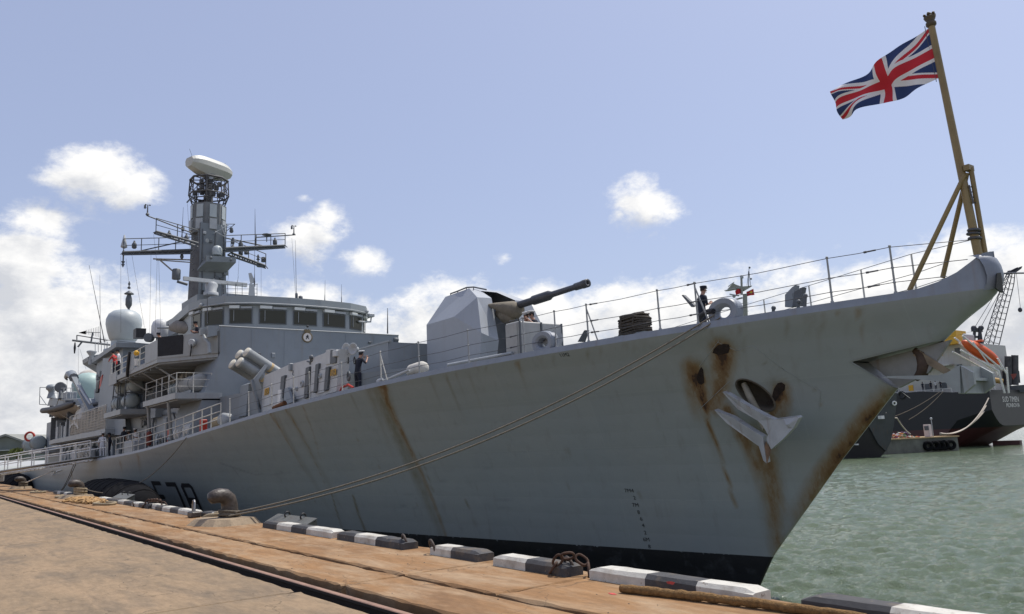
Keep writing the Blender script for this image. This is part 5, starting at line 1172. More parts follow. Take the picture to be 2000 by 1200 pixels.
# clutter on the mast faces: boxes, cable runs, rungs
random.seed(12)
for k in range(16):
    z=random.uniform(11,19); y=random.uniform(16.75,18.6); w_=random.uniform(.12,.35); h_=random.uniform(.15,.5); xf_=-61.3-(z-8.3)*.0223; P('mast_box',MB().cbox((xf_,y,z),(xf_+random.uniform(.08,.22),y+w_,z+h_),.015),random.choice((MASTM,GREYD,GREYL)),mast)
for y in (16.95,17.9,18.55): P('cable_run',MB().path([(-61.27-(z-8.3)*.0223,y+.03*math.sin(z*2.0+y*5),z) for z in range(9,20)],.05,5),GREYD,mast)
for k in range(20): z=9.4+k*.5; P('rung',MB().tube((-62.2-(z-8.3)*.01,16.42+(z-8.3)*.0152,z),(-62.7-(z-8.3)*.01,16.42+(z-8.3)*.0152,z),.035,n=5),GREYD,mast)
for px,py,x_ in ((455,492,-61.4),(470,500,-61.8),(364,472,-61.2),(330,466,-60.8),(470,484,-60.8),(537,479,-60.8),(262,486,-62)): stack(px,py,x_,[(.1,0),(.17,.08),(.17,.34),(.09,.45),(.05,.6)],'yard_lamp')
# halyards and stays
def wire(a,b,r=.010,sag=0.0,nm='halyard'):
    a,b=V(*a),V(*b); return P(nm,MB().path([a.lerp(b,t/8)-V(0,0,sag*4*(t/8)*(1-t/8)) for t in range(9)],r,4),WIRE)
for a,b in (((236,500),(236,650)),((246,505),(253,560)),((257,495),(282,640)),((295,496),(292,660)),((307,508),(303,650)),((310,508),(314,650)),((366,398),(372,500)),((300,458),(306,510)),((448,520),(440,600)),((510,523),(510,595)),((467,505),(462,590)),((570,465),(578,590))): wire(am(*a),am(*b,-63))
P('flood_lamp_mast',MB().lathe(am(404,470,-61.2),[(.05,0),(.14,.06),(.14,.16)],10,axis=(1,0,-.3)),GREYL,mast)
# ================================================================== aft superstructure
zt=AY(240,690,13).z
P('aft_house',plan([(-66,13.0),(-66,22.6),(-92,22.6),(-92,13.0)],1.0,6.0),HOUSE)
P('radome_house',plan([(-68,12.9),(-68,22.5),(-79,22.5),(-79,12.9)],6.0,10.4),HOUSE)
P('radome_shelf',plan([(-67.5,12.3),(-67.5,16),(-79,16),(-81,12.6)],10.4,10.75),HOUSE)
dc=AY(242,637,14.0); P('radome_pedestal',MB().lathe(dc+V(0,0,-2.2),[(1.5,0),(1.5,.15),(.95,.3),(.95,.9)],20),DOME)
P('large_radome',MB().lathe(dc,[(.85,-1.32),(1.0,-1.28),(1.12,-1.1),(1.30,-.5),(1.42,.1),(1.40,.55),(1.22,.98),(.9,1.25),(.45,1.38),(.02,1.4)],28),DOME)
dc2=AX(313,650,-66); P('small_radome',MB().lathe(dc2+V(0,0,-.2),[(.55,-.2),(.66,0),(.66,.7),(.55,1.05),(.3,1.25),(.02,1.3)],20),mat('radome_white',(.58,.59,.6),.5)); P('radome_post',MB().lathe(dc2+V(0,0,-2.2),[(.5,0),(.3,.5),(.3,1.9)],14),HOUSE)
P('black_drum',MB().box(AX(266,641,-68),AX(285,660,-68)+V(-1,0,0)),BLACK); P('search_light',MB().lathe(AX(291,660,-66),[(.1,-.3),(.33,-.25),(.36,.15),(.3,.16)],14,axis=(.7,-.7,0)),GREYD)
P('radome_rail',MB().tube(AX(195,663,-78),AX(285,672,-66),.03,n=5).tube(AX(195,672,-78),AX(285,682,-66),.03,n=5),GREYD)
# platform structure left of the radome with lattice yard and log-periodic aerial
bx=-80
P('aft_platform',MB().prism([AX(172,697,bx),AX(205,690,bx),AX(212,716,bx),AX(200,722,bx),AX(173,705,bx)],(-3,0,0)),HOUSE)
P('aft_yard',MB().tube(AX(141,665,bx),AX(215,674,bx),.10,n=6).tube(AX(150,655,bx),AX(210,665,bx),.05,n=5).tube(AX(150,655,bx),AX(150,667,bx),.05,n=5).tube(AX(160,668,bx),AX(152,678,bx),.08,n=5),GREYD)
mb=MB(); mb.add([AX(154,650,bx),AX(168,646,bx),AX(168,653,bx)],[(0,1,2)]); mb.prism([AX(154,650,bx),AX(168,646,bx),AX(168,653,bx)],(-.2,0,0)); P('horn_aerial',mb,GREYD)
mb=MB(); mb.tube(AX(167,649,bx),AX(196,650,bx),.03,n=5)
for k in range(8): px=169+3.4*k; h=4+k*1.0; mb.tube(AX(px,649-h,bx),AX(px,650+h*.8,bx),.02,n=4)
P('log_periodic_aerial',mb,GREYD); P('aerial_post',MB().tube(AX(181,650,bx),AX(178,668,bx),.08,n=6),GREYD)
P('pelorus',MB().lathe(AX(178,712,bx),[(.25,0),(.2,.8),(.28,.9),(.42,1.1),(.42,1.2),(.1,1.3)],12),GREYL)
P('small_dish',MB().lathe(AX(146,680,bx),[(.05,-.5),(.1,0),(.05,.5)],8),BLACK)
mb=MB(); 
for k in range(5): mb.tube(AX(186+k*6,690-k*1.5,bx+1),AX(186+k*6,668,bx+1),.03,n=5)
P('aft_ladder_rail',mb,GREYL)
whip(AX(204,668,-76),AX(174,518,-76),.04); whip(AX(196,670,-76),AX(195,538,-76),.03); whip(AX(210,700,-84),AX(206,660,-84),.03,False)
wire(AX(153,680,bx),AX(153,760,bx)); wire(AX(156,682,bx),AX(168,722,bx))
# decoy mast behind the radome
ex=-84; mb=MB(); mb.tube(AX(251,618,ex),AX(252,572,ex),.12,.08,8); mb.lathe(AX(251,602,ex),[(.15,0),(.3,.3),(.3,.9),(.18,1.3)],12); mb.lathe(AX(252,576,ex),[(.02,0),(.45,.05),(.45,.1),(.05,.4)],14); mb.lathe(AX(252,565,ex),[(.04,0),(.18,.1),(.04,.3),(.12,.5),(.02,.8)],10); P('aft_mast_aerial',mb,GREYD)
# wedge-shaped funnel casing beside the boat
P('funnel_casing',MB().loft([AY(201,700,12.0),AY(240,700,12.0),AY(246,850,11.6),AY(186,850,11.6)],[p+V(-2,5,0) for p in (AY(201,700,12.0),AY(240,700,12.0),AY(246,850,11.6),AY(186,850,11.6))]),HOUSE)
P('casing_band',MB().prism([AY(203,758,11.9),AY(222,757,11.9),AY(221,761,11.9),AY(202,762,11.9)],(0,.3,0)),GREYD); P('red_panel',MB().prism([AY(196,738,11.85),AY(200,732,11.85),AY(197,755,11.85),AY(193,760,11.85)],(0,.2,0)),RED); P('dark_door',MB().prism([AY(189,748,11.9),AY(194,744,11.9),AY(191,765,11.9),AY(186,768,11.9)],(0,.2,0)),BLACK)
# green radomes behind
for px,py,r,y,m,nm in ((172,752,1.55,14.6,GREENDOME,'green_radome'),(176,742,1.6,18,mat('radome_cream',(.46,.43,.38),.6,var=.3,scale=1),'cream_radome')):
    c=AY(px,py,y); P(nm,MB().lathe(c,[(r*.85,-1.6),(r*.97,-.7),(r,0),(r*.93,.5),(r*.7,.95),(r*.4,1.2),(.02,1.3)],24),m)
P('radome_tower',MB().box((-84,13.6,5.9),(-79.5,18.6,8.4)),HOUSE)
# boat davit crane
ca=[AY(178,805,11.6),AY(163,770,11.3),AY(143,735,11.0)]
P('davit_arm',MB().loft([ca[0]+V(-.45,-.2,0),ca[0]+V(.45,-.2,0),ca[0]+V(.45,.3,0),ca[0]+V(-.45,.3,0)],[ca[2]+V(-.28,-.2,0),ca[2]+V(.28,-.2,0),ca[2]+V(.28,.2,0),ca[2]+V(-.28,.2,0)]),HOUSE)
P('davit_ram',MB().tube(AY(177,790,11.2),AY(152,752,10.95),.09,n=7),GREYL)
mb=MB(); mb.path([AY(144,738,11),AY(140,731,11),AY(134,731,11),AY(129,737,11)],[.4,.38,.3,.18],8); P('davit_head',mb,GREY); P('davit_hook',MB().path([AY(129,735,11),AY(128,740,11),AY(131,742,11)],.08,6),BLACK); wire(AY(131,742,11),AY(131,768,11),.015)
P('davit_foot',MB().cbox(AY(168,830,11.6),AY(190,798,12.6),.05),HOUSE)
# boat deck with the sea boat's netted rail
bdk=P('boat_deck',plan([(-63,11.0),(-88,10.95),(-93,11.2),(-93,13.1),(-63,13.1)],3.58,3.97),PALE); P('boat_deck_soffit',plan([(-63.3,11.15),(-92.5,11.3),(-92.5,13.0),(-63.3,13.0)],3.52,3.575),UND)
P('deck_house_side',plan([(-62,12.3),(-92,12.3),(-92,13.1),(-62,13.1)],.8,3.5),HOUSE)
for k in range(9): x=-66-2.9*k; P('side_frame',MB().prism([(x,11.3,.9),(x+.2,11.3,.9),(x+.4,12.3,3.5),(x+.2,12.3,3.5)],(0,.2,0)),GREY)
random.seed(15)
for k in range(16): x=-64-1.7*k; P('deck_cabinet',MB().cbox((x,11.9,zd(x)),(x+random.uniform(.6,1.2),12.35,zd(x)+random.uniform(.7,1.6)),.04),random.choice((GREY,GREYD,PALE)))
NET=mat('net_cord',(.55,.50,.42),.9,var=.2)
def netting(x0,x1,y,z0,z1,nm='netting'):
    mb=MB(); n=int(abs(x1-x0)/.22); m_=int((z1-z0)/.18)
    for i in range(n+1): x=lerp(x0,x1,i/n); mb.tube((x,y,z0),(x+.05,y+.03*math.sin(i),z1),.022,n=4,cap=False)
    for j in range(m_+1): z=lerp(z0,z1,j/m_); mb.path([(lerp(x0,x1,k/10),y+.03*math.sin(k*1.7+j),z-.05*math.sin(k*math.pi/10)) for k in range(11)],.022,4)
    o=P(nm,mb,NET); o['kind']='stuff'; return o
netting(-63.4,-73.5,11.05,4.0,5.6); netting(-74,-79,11.1,4.0,5.3)
mb=MB()
for x in (-63.4,-66,-68.5,-71,-73.5,-76.5,-79.5): mb.tube((x,11.1,3.9),(x,11.1,5.7),.035,n=6)
mb.tube((-63.4,11.1,5.7),(-79.5,11.1,5.7),.03,n=6); P('boat_deck_rail',mb,ST)
random.seed(5)
for k in range(12): x=-80-1.05*k; P('deck_locker_panel',MB().cbox((x,11.2+random.random()*.2,3.97),(x+.7,12.1,3.97+random.uniform(1.0,1.9)),.03),[GREY,GREYD,GREYL][k%3])
# platform with searchlights above the boat
P('signal_platform',MB().prism([AY(92,793,12),AY(97,778,12),AY(150,779,12),AY(160,792,12)],(0,4,0)),HOUSE)
P('signal_rail',MB().tube(AY(78,757,12),AY(104,757,12),.04,n=5).tube(AY(78,757,12),AY(77,790,12),.04,n=5).tube(AY(77,790,12),AY(92,791,12),.04,n=5).tube(AY(78,773,12),AY(90,790,12),.04,n=5),GREYD)
for px in (106,112,125,130,138,142): P('signal_rail_post',MB().tube(AY(px,780,12),AY(px,758,12),.03,n=5),GREYL)
P('signal_rail_top',MB().tube(AY(104,759,12),AY(145,758,12),.03,n=5).tube(AY(104,768,12),AY(145,768,12),.025,n=5),GREYL)
P('search_light',MB().lathe(AY(119,757,12),[(.2,-.4),(.5,-.35),(.55,.2),(.45,.22)],14,axis=(.9,-.4,0)).tube(AY(119,780,12),AY(119,763,12),.3,.2,9),GREYD); P('direction_finder',MB().lathe(AY(100,778,12),[(.45,0),(.3,.6),(.35,.8),(.55,.95),(.6,1.2),(.4,1.45),(.1,1.5)],14),GREY); P('platform_box',MB().cbox(AY(128,779,12),AY(145,768,13),.05),GREY)
P('platform_legs',MB().box(AY(97,793,12.2),AY(104,815,12.6)).box(AY(130,793,12.2),AY(136,815,12.6)),GREYD)
P('hangar',plan([(-91,12.2),(-91,23.4),(-104,23.4),(-104,12.2)],.9,6.2),HOUSE)
# far raft platform with life ring
P('after_platform',plan([(-93.2,10.6),(-104,10.6),(-104,12.3),(-93.2,12.3)],2.8,3.15),PALE)
for i,(px,lb) in enumerate(((59,'grey raft canister behind the red life ring near the hangar'),(75,'grey raft canister right of the red life ring near the hangar'))):
    c=AY(px,851,11.4); canister(V(c.x,11.4,4.05),1.6,.78,(1,0,0),'raft_canister',lb,RAFT,G_R)
lr=AY(58,853,10.65); tag(MB().torus(lr,.46,.12,(.9,-.45,0),24,8).build('life_ring',RED,origin=tuple(lr)),'red and white life ring on the after raft platform','life ring')
# deck-edge solid handrails between the forecastle and the gangway
mb=MB(); pts=[edge(px) for px in (431,412,394,376,358,342,322,300,284,270,258,240,226)]
for e in pts: P('handrail_post',MB().tube(e-V(0,0,.05),e+V(0,0,1.05),.032,n=6),ST)
for h in (1.05,.68,.34): P('handrail',MB().path([e+V(0,0,h) for e in pts],.026,6),ST)
# cable reels beside the rail
c=edge(415)+V(0,.6,.40); P('hose_reel',MB().lathe(c,[(.06,-.26),(.32,-.25),(.32,-.22),(.12,-.2),(.12,.2),(.32,.22),(.32,.25),(.06,.26)],18,axis=(.8,-.6,0)),GREYL); P('reel_rope',MB().lathe(c+V(-1.2,.1,-.1),[(.3,-.4),(.34,0),(.3,.4)],14,axis=(1,.1,0)),ROPE); P('fire_hose_box',MB().cbox(edge(374)+V(-.15,.4,0),edge(374)+V(.15,.7,.75),.03),RED)
for px in (334,352): P('hose_reel',MB().lathe(edge(px)+V(0,.5,.4),[(.1,-.2),(.36,-.19),(.36,-.13),(.15,-.1),(.15,.1),(.36,.13),(.36,.19),(.1,.2)],16,axis=(1,.3,0)),WHITE)
c=edge(242); P('deck_chest',MB().cbox(c+V(-1.4,.25,0),c+V(1.2,1.0,.72),.06),GREYL); P('life_jacket_rack',MB().cbox(edge(278)+V(-.2,.2,.2),edge(278)+V(.2,.45,1.0),.08),mat('dull_red',(.2,.05,.035),.8))
# painted marks on the shell
def shell_text(txt,px,py,h,m,nm,wide=.8,off=.012,skew=0):
    cu=D.curves.new(nm,'FONT'); cu.body=txt; cu.size=1; cu.resolution_u=3; ob=D.objects.new(nm,cu); C.objects.link(ob)
    dg=bpy.context.evaluated_depsgraph_get(); me=D.meshes.new_from_object(ob.evaluated_get(dg)); D.objects.remove(ob)
    base=HP(px,py); s=h/.70; vs=[]
    for v in me.vertices:
        x=base.x+v.co.x*s*wide; z=base.z+v.co.y*s; vs.append((x,hully(x,z)-off,z))
    mb=MB(); mb.add(vs,[list(p.vertices) for p in me.polygons]); D.meshes.remove(me); return P(nm,mb,m)
for t,px,py in (('7M4',1221,962),('2',1238,976),('7M',1236,990),('8',1246,1004),('6',1251,1017),('4',1255,1030),('2',1259,1044),('6M',1257,1057),('8',1267,1071)): shell_text(t,px,py,.105,BLACK,'draught_mark',1.15)
shell_text('11M2',1095,698,.10,BLACK,'draught_mark',1.0)
# pennant number: block figures with a white shadow line
def stroke_fig(polys,x0,z0,w,h,m,nm,off,grow=0):
    mb=MB()
    for poly in polys:
        vs=[]; n=8
        for i in range(len(poly)):
            a=poly[i]; vs.append((x0+a[0]*w,z0+a[1]*h))
        mb.add([(x,hully(x,z)-off,z) for x,z in vs],[tuple(range(len(vs)))])
    return P(nm,mb,m)
T=.17
F_=[[(0,0),(T,0),(T,1),(0,1)],[(T,1-T*.75),(.8,1-T*.75),(.8,1),(T,1)],[(T,.46),(.62,.46),(.62,.6),(T,.6)]]
S7=[[(0,1-T*.75),(.85,1-T*.75),(.85,1),(0,1)],[(.85-T,0),(.85,0),(.85,1-T*.75),(.85-T,1-T*.75)]]
E8=[[(0,.12),(T,.18),(T,.42),(0,.47)],[(0,.55),(T,.6),(T,.84),(0,.9)],[(.85-T,.18),(.85,.12),(.85,.47),(.85-T,.42)],[(.85-T,.6),(.85,.55),(.85,.9),(.85-T,.84)],[(0,.12),(.14,0),(.71,0),(.85,.12),(.85-T,.18),(.85-T-.04,.13),(T+.04,.13),(T,.18)],[(0,.9),(T,.84),(T+.04,.88),(.85-T-.04,.88),(.85-T,.84),(.85,.9),(.71,1),(.14,1)],[(0,.47),(T,.42),(.85-T,.42),(.85,.47),(.85,.55),(.85-T,.6),(T,.6),(0,.55)]]
fa=HP(295,940); fb=HP(376,946); w=(fb.x-fa.x); hh=1.85
for figs,u,nm in ((F_,0,'pennant_letter'),(S7,.37,'pennant_figure'),(E8,.72,'pennant_figure')):
    x0=fa.x+w*u; cw=w*.26/.85; zt=lerp(fa.z,fb.z,u)-hh
    stroke_fig(figs,x0-.07,zt-.05,cw*1.0,hh+.02,mat('pennant_white',(.42,.43,.42),.6),'pennant_shadow',.012)
    stroke_fig(figs,x0,zt,cw,hh,BLACK,nm,.02)
# ================================================================== QUAY FURNITURE
IRON=mat('worn_bollard_iron',(.056,.045,.037),.5,var=.55,scale=5,bump=.6,bscale=14)
PLIN=mat('plinth_concrete',(.27,.205,.135),.9,var=.3,scale=5,bump=.6,bscale=20)
def bollard(x,y,label,s=1.0,rz=0.0):
    t=thing('mooring_bollard',(x,y,0),label,'bollard','hook-shaped mooring bollards along the quay edge',rz)
    mb=MB(); a=[(-.95,-.42),(-.62,-.72),(.62,-.72),(.95,-.42),(.95,.42),(-.95,.42)]; b=[(-.78,-.34),(-.5,-.56),(.5,-.56),(.78,-.34),(.78,.36),(-.78,.36)]
    mb.loft([(p,q,0) for p,q in a],[(p,q,.15) for p,q in b]); mb.build('plinth',PLIN,t,world=False)
    mb=MB(); pts=[(0,.12,.13),(0,.12,.30),(0,.115,.46),(0,.07,.60),(0,-.04,.69),(0,-.17,.715),(0,-.30,.70),(0,-.42,.665),(0,-.49,.64)]
    mb.path([V(*p) for p in pts],[.235,.215,.205,.20,.195,.185,.175,.15,.03],18)
    mb.lathe((0,.12,.13),[(.30,0),(.30,.03),(.24,.06)],18); mb.build('horn',IRON,t,world=False); return t
b1=bollard(COLX(440,6.62,.1),6.62,'nearest big iron hook bollard with the bow lines round its foot',1,.25)
b2=bollard(COLX(152,6.75,.1),6.75,'middle hook bollard wrapped in yellowish rope turns',1,.25)
b3=bollard(COLX(42,6.75,.1),6.75,'third hook bollard near the foot of the gangway',1,.25)
def rope_turns(c,r,n,rr,m,name,label,seed=0,h=.05):
    random.seed(seed); mb=MB()
    for k in range(n):
        z=.2+h*k; tilt=random.uniform(-.1,.1); mb.torus(V(*c)+V(0,.1,z),r+random.uniform(-.01,.02),rr,(tilt,tilt*.5+.12,1),20,6)
    return tag(mb.build(name,m,origin=tuple(c)),label,'rope','rope turns on the bollards')
rope_turns(b1.location,.245,3,.035,ROPED,'rope_turns','dark wet rope turns round the foot of the nearest bollard',1)
rope_turns(b2.location,.26,5,.05,ROPE,'rope_turns','thick yellowish rope turns round the middle bollard',2,.06)
rope_turns(b3.location,.25,5,.05,ROPED,'rope_turns','brown rope turns round the third bollard',3,.06)
def rope(pts,r,m,name,label,group=None,sub=10,twist=True):
    """rope along control points (Catmull-Rom), two-strand twist for relief"""
    P_=[Vector(p) for p in pts]; q=[]
    for i in range(len(P_)-1):
        p0=P_[max(i-1,0)];p1=P_[i];p2=P_[i+1];p3=P_[min(i+2,len(P_)-1)]
        for k in range(sub):
            t=k/sub; q.append(.5*((2*p1)+(p2-p0)*t+(2*p0-5*p1+4*p2-p3)*t*t+(3*p1-p0-3*p2+p3)*t**3))
    q.append(P_[-1]); return tag(MB().path(q,r,7).build(name,m,origin=tuple(P_[0])),label,'rope',group)
def sagline(a,b,sag,n=14): return [Vector(a).lerp(Vector(b),t/n)-V(0,0,sag*4*(t/n)*(1-t/n)) for t in range(n+1)]
G_M='mooring lines of the frigate'
fa1=AY(1395,616,fl1.y-.05); fa2=AY(1400,620,fl1.y-.05); bb=b1.location
LN=mat('mooring_line',(.17,.145,.11),.9,var=.3,scale=10)
rope(sagline(fa1,bb+V(.25,.15,.27),.62),.021,LN,'mooring_line','upper of the two bow lines from the panama fairlead to the nearest bollard',G_M,3)
rope(sagline(fa2+V(.1,0,-.03),bb+V(.28,.0,.20),.69),.021,LN,'mooring_line','lower of the two bow lines from the panama fairlead to the nearest bollard',G_M,3)
rope([fa1+V(-.9,.5,.05),fa1+V(-.6,.25,.10),fa1+V(-.3,.1,.14),fa1+V(0,-.02,.1)],.07,mat('black_chafe_sleeve',(.02,.02,.024),.8),'chafing_sleeve','black chafing sleeve on the bow lines at the fairlead',None,4)
rope(sagline(edge(375)+V(0,-.25,-.1),b2.location+V(.2,.2,.45),1.1),.022,LN,'mooring_line','thin breast line from the side rail down to the middle bollard',G_M,3)
for k,(px,lb) in enumerate(((150,'front heavy dark line hanging from the hull side beside the gangway'),(146,'rear heavy dark line hanging from the hull side beside the gangway'))):
    rope(sagline(HP(px,905+k,.05),V(b3.location.x+4,7.6,-.2),1.2),.028,ROPED,'mooring_line',lb,G_M,3)
rope([b3.location+V(.2,.2,.4),V(b3.location.x+6,8.0,1.2),HP(105,928,.1),HP(112,922,.08),HP(122,918,.05)],.03,WHITE,'messenger_line','thin white line led along the hull side above the third bollard')
# rope tail lying on the nearest plinth
random.seed(4)
pts=[bb+V(-.1,.05,.2)]
for a in ((-.35,.1,.2),(-.6,.3,.19),(-.9,.2,.19),(-1.15,-.05,.1),(-1.1,-.28,.06),(-.85,-.2,.17),(-.6,0,.2),(-.8,.15,.24),(-1.05,.05,.2)): pts.append(bb+V(*a))
rope(pts,.05,ROPE,'rope_tail','pale rope tail heaped left of the nearest bollard foot')
# heap of old coir rope beside the middle bollard
def heap(c,rx,ry,n,r,seed):
    random.seed(seed); mb=MB()
    for k in range(n):
        a=random.random()*6.28; ra=random.random()**.5; x=c[0]+rx*ra*math.cos(a); y=c[1]+ry*ra*math.sin(a); L_=random.uniform(.5,1.1); th=random.gauss(0,.45); q=[]
        for i in range(9): u=(i/8-.5)*L_; q.append(V(x+u*math.cos(th),y+u*math.sin(th)+.06*math.sin(i*1.1+k),max(r*.8,.11*(1-ra)+r+.03*math.sin(i+k))))
        mb.path(q,r*random.uniform(.8,1.2),5)
    return mb
hx=COLX(172,6.45,0); tag(heap((hx,6.35),3.0,.42,120,.05,2).build('coir_rope_heap',mat('coir',(.36,.22,.095),.95,var=.35,scale=9,bump=.9,bscale=30),origin=(hx,6.35,0)),'matted heap of brown coir rope on the quay beside the middle bollard','rope heap')
for px,lb,n in ((128,'loose brown rope bight on the quay left of the coir heap',1),(75,'loose rope lying along the quay before the third bollard',2),(205,'frayed rope end lying across the kerb beside the coir heap',3)):
    x=COLX(px,6.4,0); rope([(x-2.2,6.6,.05),(x-1.2,6.1+.1*n,.05),(x,6.0,.06),(x+.9,6.4,.05),(x+.2,6.75,.06),(x-.8,6.6,.06)],.05,ROPE,'loose_rope',lb)
# brown fibre log along the inner side of the near kerb
FIB=mat('coir_log_fibre',(.20,.115,.042),1.0,var=.5,scale=22,bump=1.0,bscale=70)
lp=[AZ(px,py,.05) for px,py in ((1213,1149),(1300,1158),(1400,1170),(1500,1182),(1600,1194),(1700,1210))]; mb=MB(); q=[]
for a,b in zip(lp[:-1],lp[1:]):
    for k in range(16): q.append(a.lerp(b,k/16))
q=[p+V(0,0,.012*noise.noise(p*6)) for p in q]; rr=[.046+.010*noise.noise(p*11+V(4,0,0)) for p in q]; rr[0]=.045
mb.path(q,rr,12); tag(mb.build('coir_log',FIB,origin=tuple(q[0])),'long brown fibrous coir log lying against the nearest kerb blocks','coir log')
# steel fender boxes beyond the kerb
def fender_box(px0,px1,py,label):
    y0,y1=7.42,7.72; z1=AY((px0+px1)/2,py,7.6).z; xa,xb_=COLX(px0,y0,z1),COLX(px1,y0,z1); xa,xb_=min(xa,xb_),max(xa,xb_)
    t=thing('fender_box',((xa+xb_)/2,7.7,0),label,'fender','steel fender boxes on the quay face'); m=mat('galvanised_dark_steel',(.09,.092,.08),.6,metal=.2,var=.35,scale=6,streak=.4)
    mb=MB(); mb.loft([(xa,y0,-1.6),(xb_,y0,-1.6),(xb_+.1,y1,-1.6),(xa-.1,y1,-1.6)],[(xa,y0,z1-.16),(xb_,y0,z1-.16),(xb_+.02,y1,z1-.02),(xa-.02,y1,z1-.02)]); mb.build('box',m,t)
    mb=MB(); mb.loft([(xa-.03,y0-.05,z1-.17),(xb_+.03,y0-.05,z1-.17),(xb_+.05,y1,z1),(xa-.05,y1,z1)],[(xa-.03,y0-.05,z1-.145),(xb_+.03,y0-.05,z1-.145),(xb_+.05,y1,z1+.025),(xa-.05,y1,z1+.025)]); mb.build('lid',mat('lid_steel',(.13,.13,.115),.55,metal=.15,var=.2,scale=4,streak=.3),t)
    for u in (.3,.72):
        x=lerp(xa,xb_,u); MB().torus((x,y0+.25,z1+.03),.075,.022,(.9,.2,0),16,6).build('lifting_eye',BLACK,t)
    for u in (.12,.4,.65): MB().box((lerp(xa,xb_,u),y0-.03,z1-.5),(lerp(xa,xb_,u)+.3,y0-.002,z1-.2)).build('stiffener',BLACK,t)
    return t
fender_box(522,594,1009,'dark steel fender box with two lifting eyes behind the four-band kerb block'); fender_box(222,248,965,'far steel fender box in front of the black floating fender')
# big floating fenders between hull and quay
def yokohama(px0,px1,pyt,label):
    y=8.72; xa,xb_=COLX(px0,y,0),COLX(px1,y,0); c=V((xa+xb_)/2,y,-.55); L_=abs(xb_-xa); R=AY((px0+px1)/2,pyt,y).z-c.z
    t=thing('floating_fender',tuple(c),label,'fender','black floating fenders between ship and quay'); m=mat('old_rubber',(.009,.009,.010),1.0,var=.4,scale=3,bump=.9,bscale=3,spec=.12)
    prof=[(.05,-L_/2),(R*.45,-L_/2+.15),(R*.75,-L_/2+L_*.1),(R*.95,-L_/2+L_*.24),(R,-L_*.1),(R,L_*.1),(R*.95,L_/2-L_*.24),(R*.75,L_/2-L_*.1),(R*.45,L_/2-.15),(.05,L_/2)]
    MB().lathe(c,prof,26,axis=(1,0,0)).build('bladder',m,t)
    for k in range(11):
        u=-.42+.084*k; rr=np.interp(u*L_,[p[1] for p in prof],[p[0] for p in prof]); MB().torus(c+V(u*L_,0,0),float(rr)-.015,.05,(1,.12*math.sin(k*2),.1*math.cos(k)),26,6).build('tyre_sleeve',m,t)
    for k in range(0):
        a=-1.2+k*.55; q=[]
        for i in range(13): u=-.46+.92*i/12; rr=float(np.interp(u*L_,[p[1] for p in prof],[p[0] for p in prof]))+.06; q.append(c+V(u*L_,-rr*math.cos(a+.1*math.sin(i)),rr*math.sin(a+.1*math.sin(i))))
        MB().path(q,.032,6).build('net_chain',m,t)
    return t
yokohama(166,290,936,'huge black floating rubber fender beside the pennant number'); yokohama(12,42,924,'far black floating fender under the gangway')
# iron rings, chains, shackles
def link(mb,c,ax1,ax2,L_=.13,w=.075,r=.022):
    c=V(*c);a=V(*ax1).normalized();b=V(*ax2).normalized(); pts=[]
    for k in range(16):
        t=2*math.pi*k/16; pts.append(c+a*(math.cos(t)*w+ (L_-w)*(1 if math.cos(t)>0 else -1)*min(1,abs(math.cos(t))*2)) + b*math.sin(t)*w)
    mb.path(pts,r,6,closed=True)
def iron_ring(px,py,R,label,y=None):
    c=AZ(px,py,.0) if y is None else V(COLX(px,y,.1),y,.1); t=MB().torus(V(c.x,c.y,R*.9),R,.022,(.25,.9,.25),24,7); tag(t.build('mooring_ring',mat('ring_iron',(.055,.04,.032),.7,var=.4),origin=(c.x,c.y,0)),label,'ring','iron mooring rings at the kerb')
iron_ring(791,1072,.125,'iron ring leaning on the black end of the three-band kerb block'); iron_ring(845,1083,.12,'iron ring standing left of the short kerb block',)
def chain(pts,label,r=.022,L_=.11,name='mooring_chain'):
    mb=MB(); k=0
    for a,b in zip(pts[:-1],pts[1:]):
        a,b=V(*a),V(*b); d=(b-a); n=max(1,int(d.length/(L_*1.45))); d.normalize(); u=d.orthogonal().normalized(); w=d.cross(u)
        for i in range(n): link(mb,a.lerp(b,(i+.5)/n),d,u if k%2 else w,L_,L_*.6,r); k+=1
    return tag(mb.build(name,mat('chain_rust',(.065,.035,.022),.85,var=.5,scale=9),origin=tuple(pts[0])),label,'chain','chains at the quay edge')
cx=COLX(1128,7.0,.1); chain([(cx-.28,6.78,.05),(cx-.12,6.82,.24),(cx+.02,6.95,.26),(cx+.16,7.05,.14),(cx+.22,7.0,.03)],'rusty chain heaped between the two nearest whole kerb blocks',.018,.085); iron_ring(1113,1122,.115,'iron ring at the black end of the half and half kerb block',None)
cx=COLX(301,6.95,.1); chain([(cx-1.0,6.80,.03),(cx-.8,6.95,.26),(cx+.1,7.0,.30),(cx+.6,7.05,.26),(cx+.8,7.15,.1)],'rusty chain hung over the short kerb block below the pennant number',.022,.10)
cx=COLX(378,6.7,.1); t=thing('shackle_block',(cx,6.7,0),'dark iron block with a tall steel shackle left of the nearest bollard','shackle'); MB().cbox((cx-.22,6.58,0),(cx+.25,6.85,.17),.03).build('block',IRON,t); MB().path([(cx-.09,6.7,.15),(cx-.10,6.7,.35),(cx-.05,6.7,.46),(cx+.03,6.7,.48),(cx+.10,6.7,.42),(cx+.10,6.7,.15)],.03,8).build('bow',mat('shackle_steel',(.3,.3,.3),.4,metal=.7),t)
iron_ring(260,990,.09,'small iron ring set in the quay paving before the striped kerb')
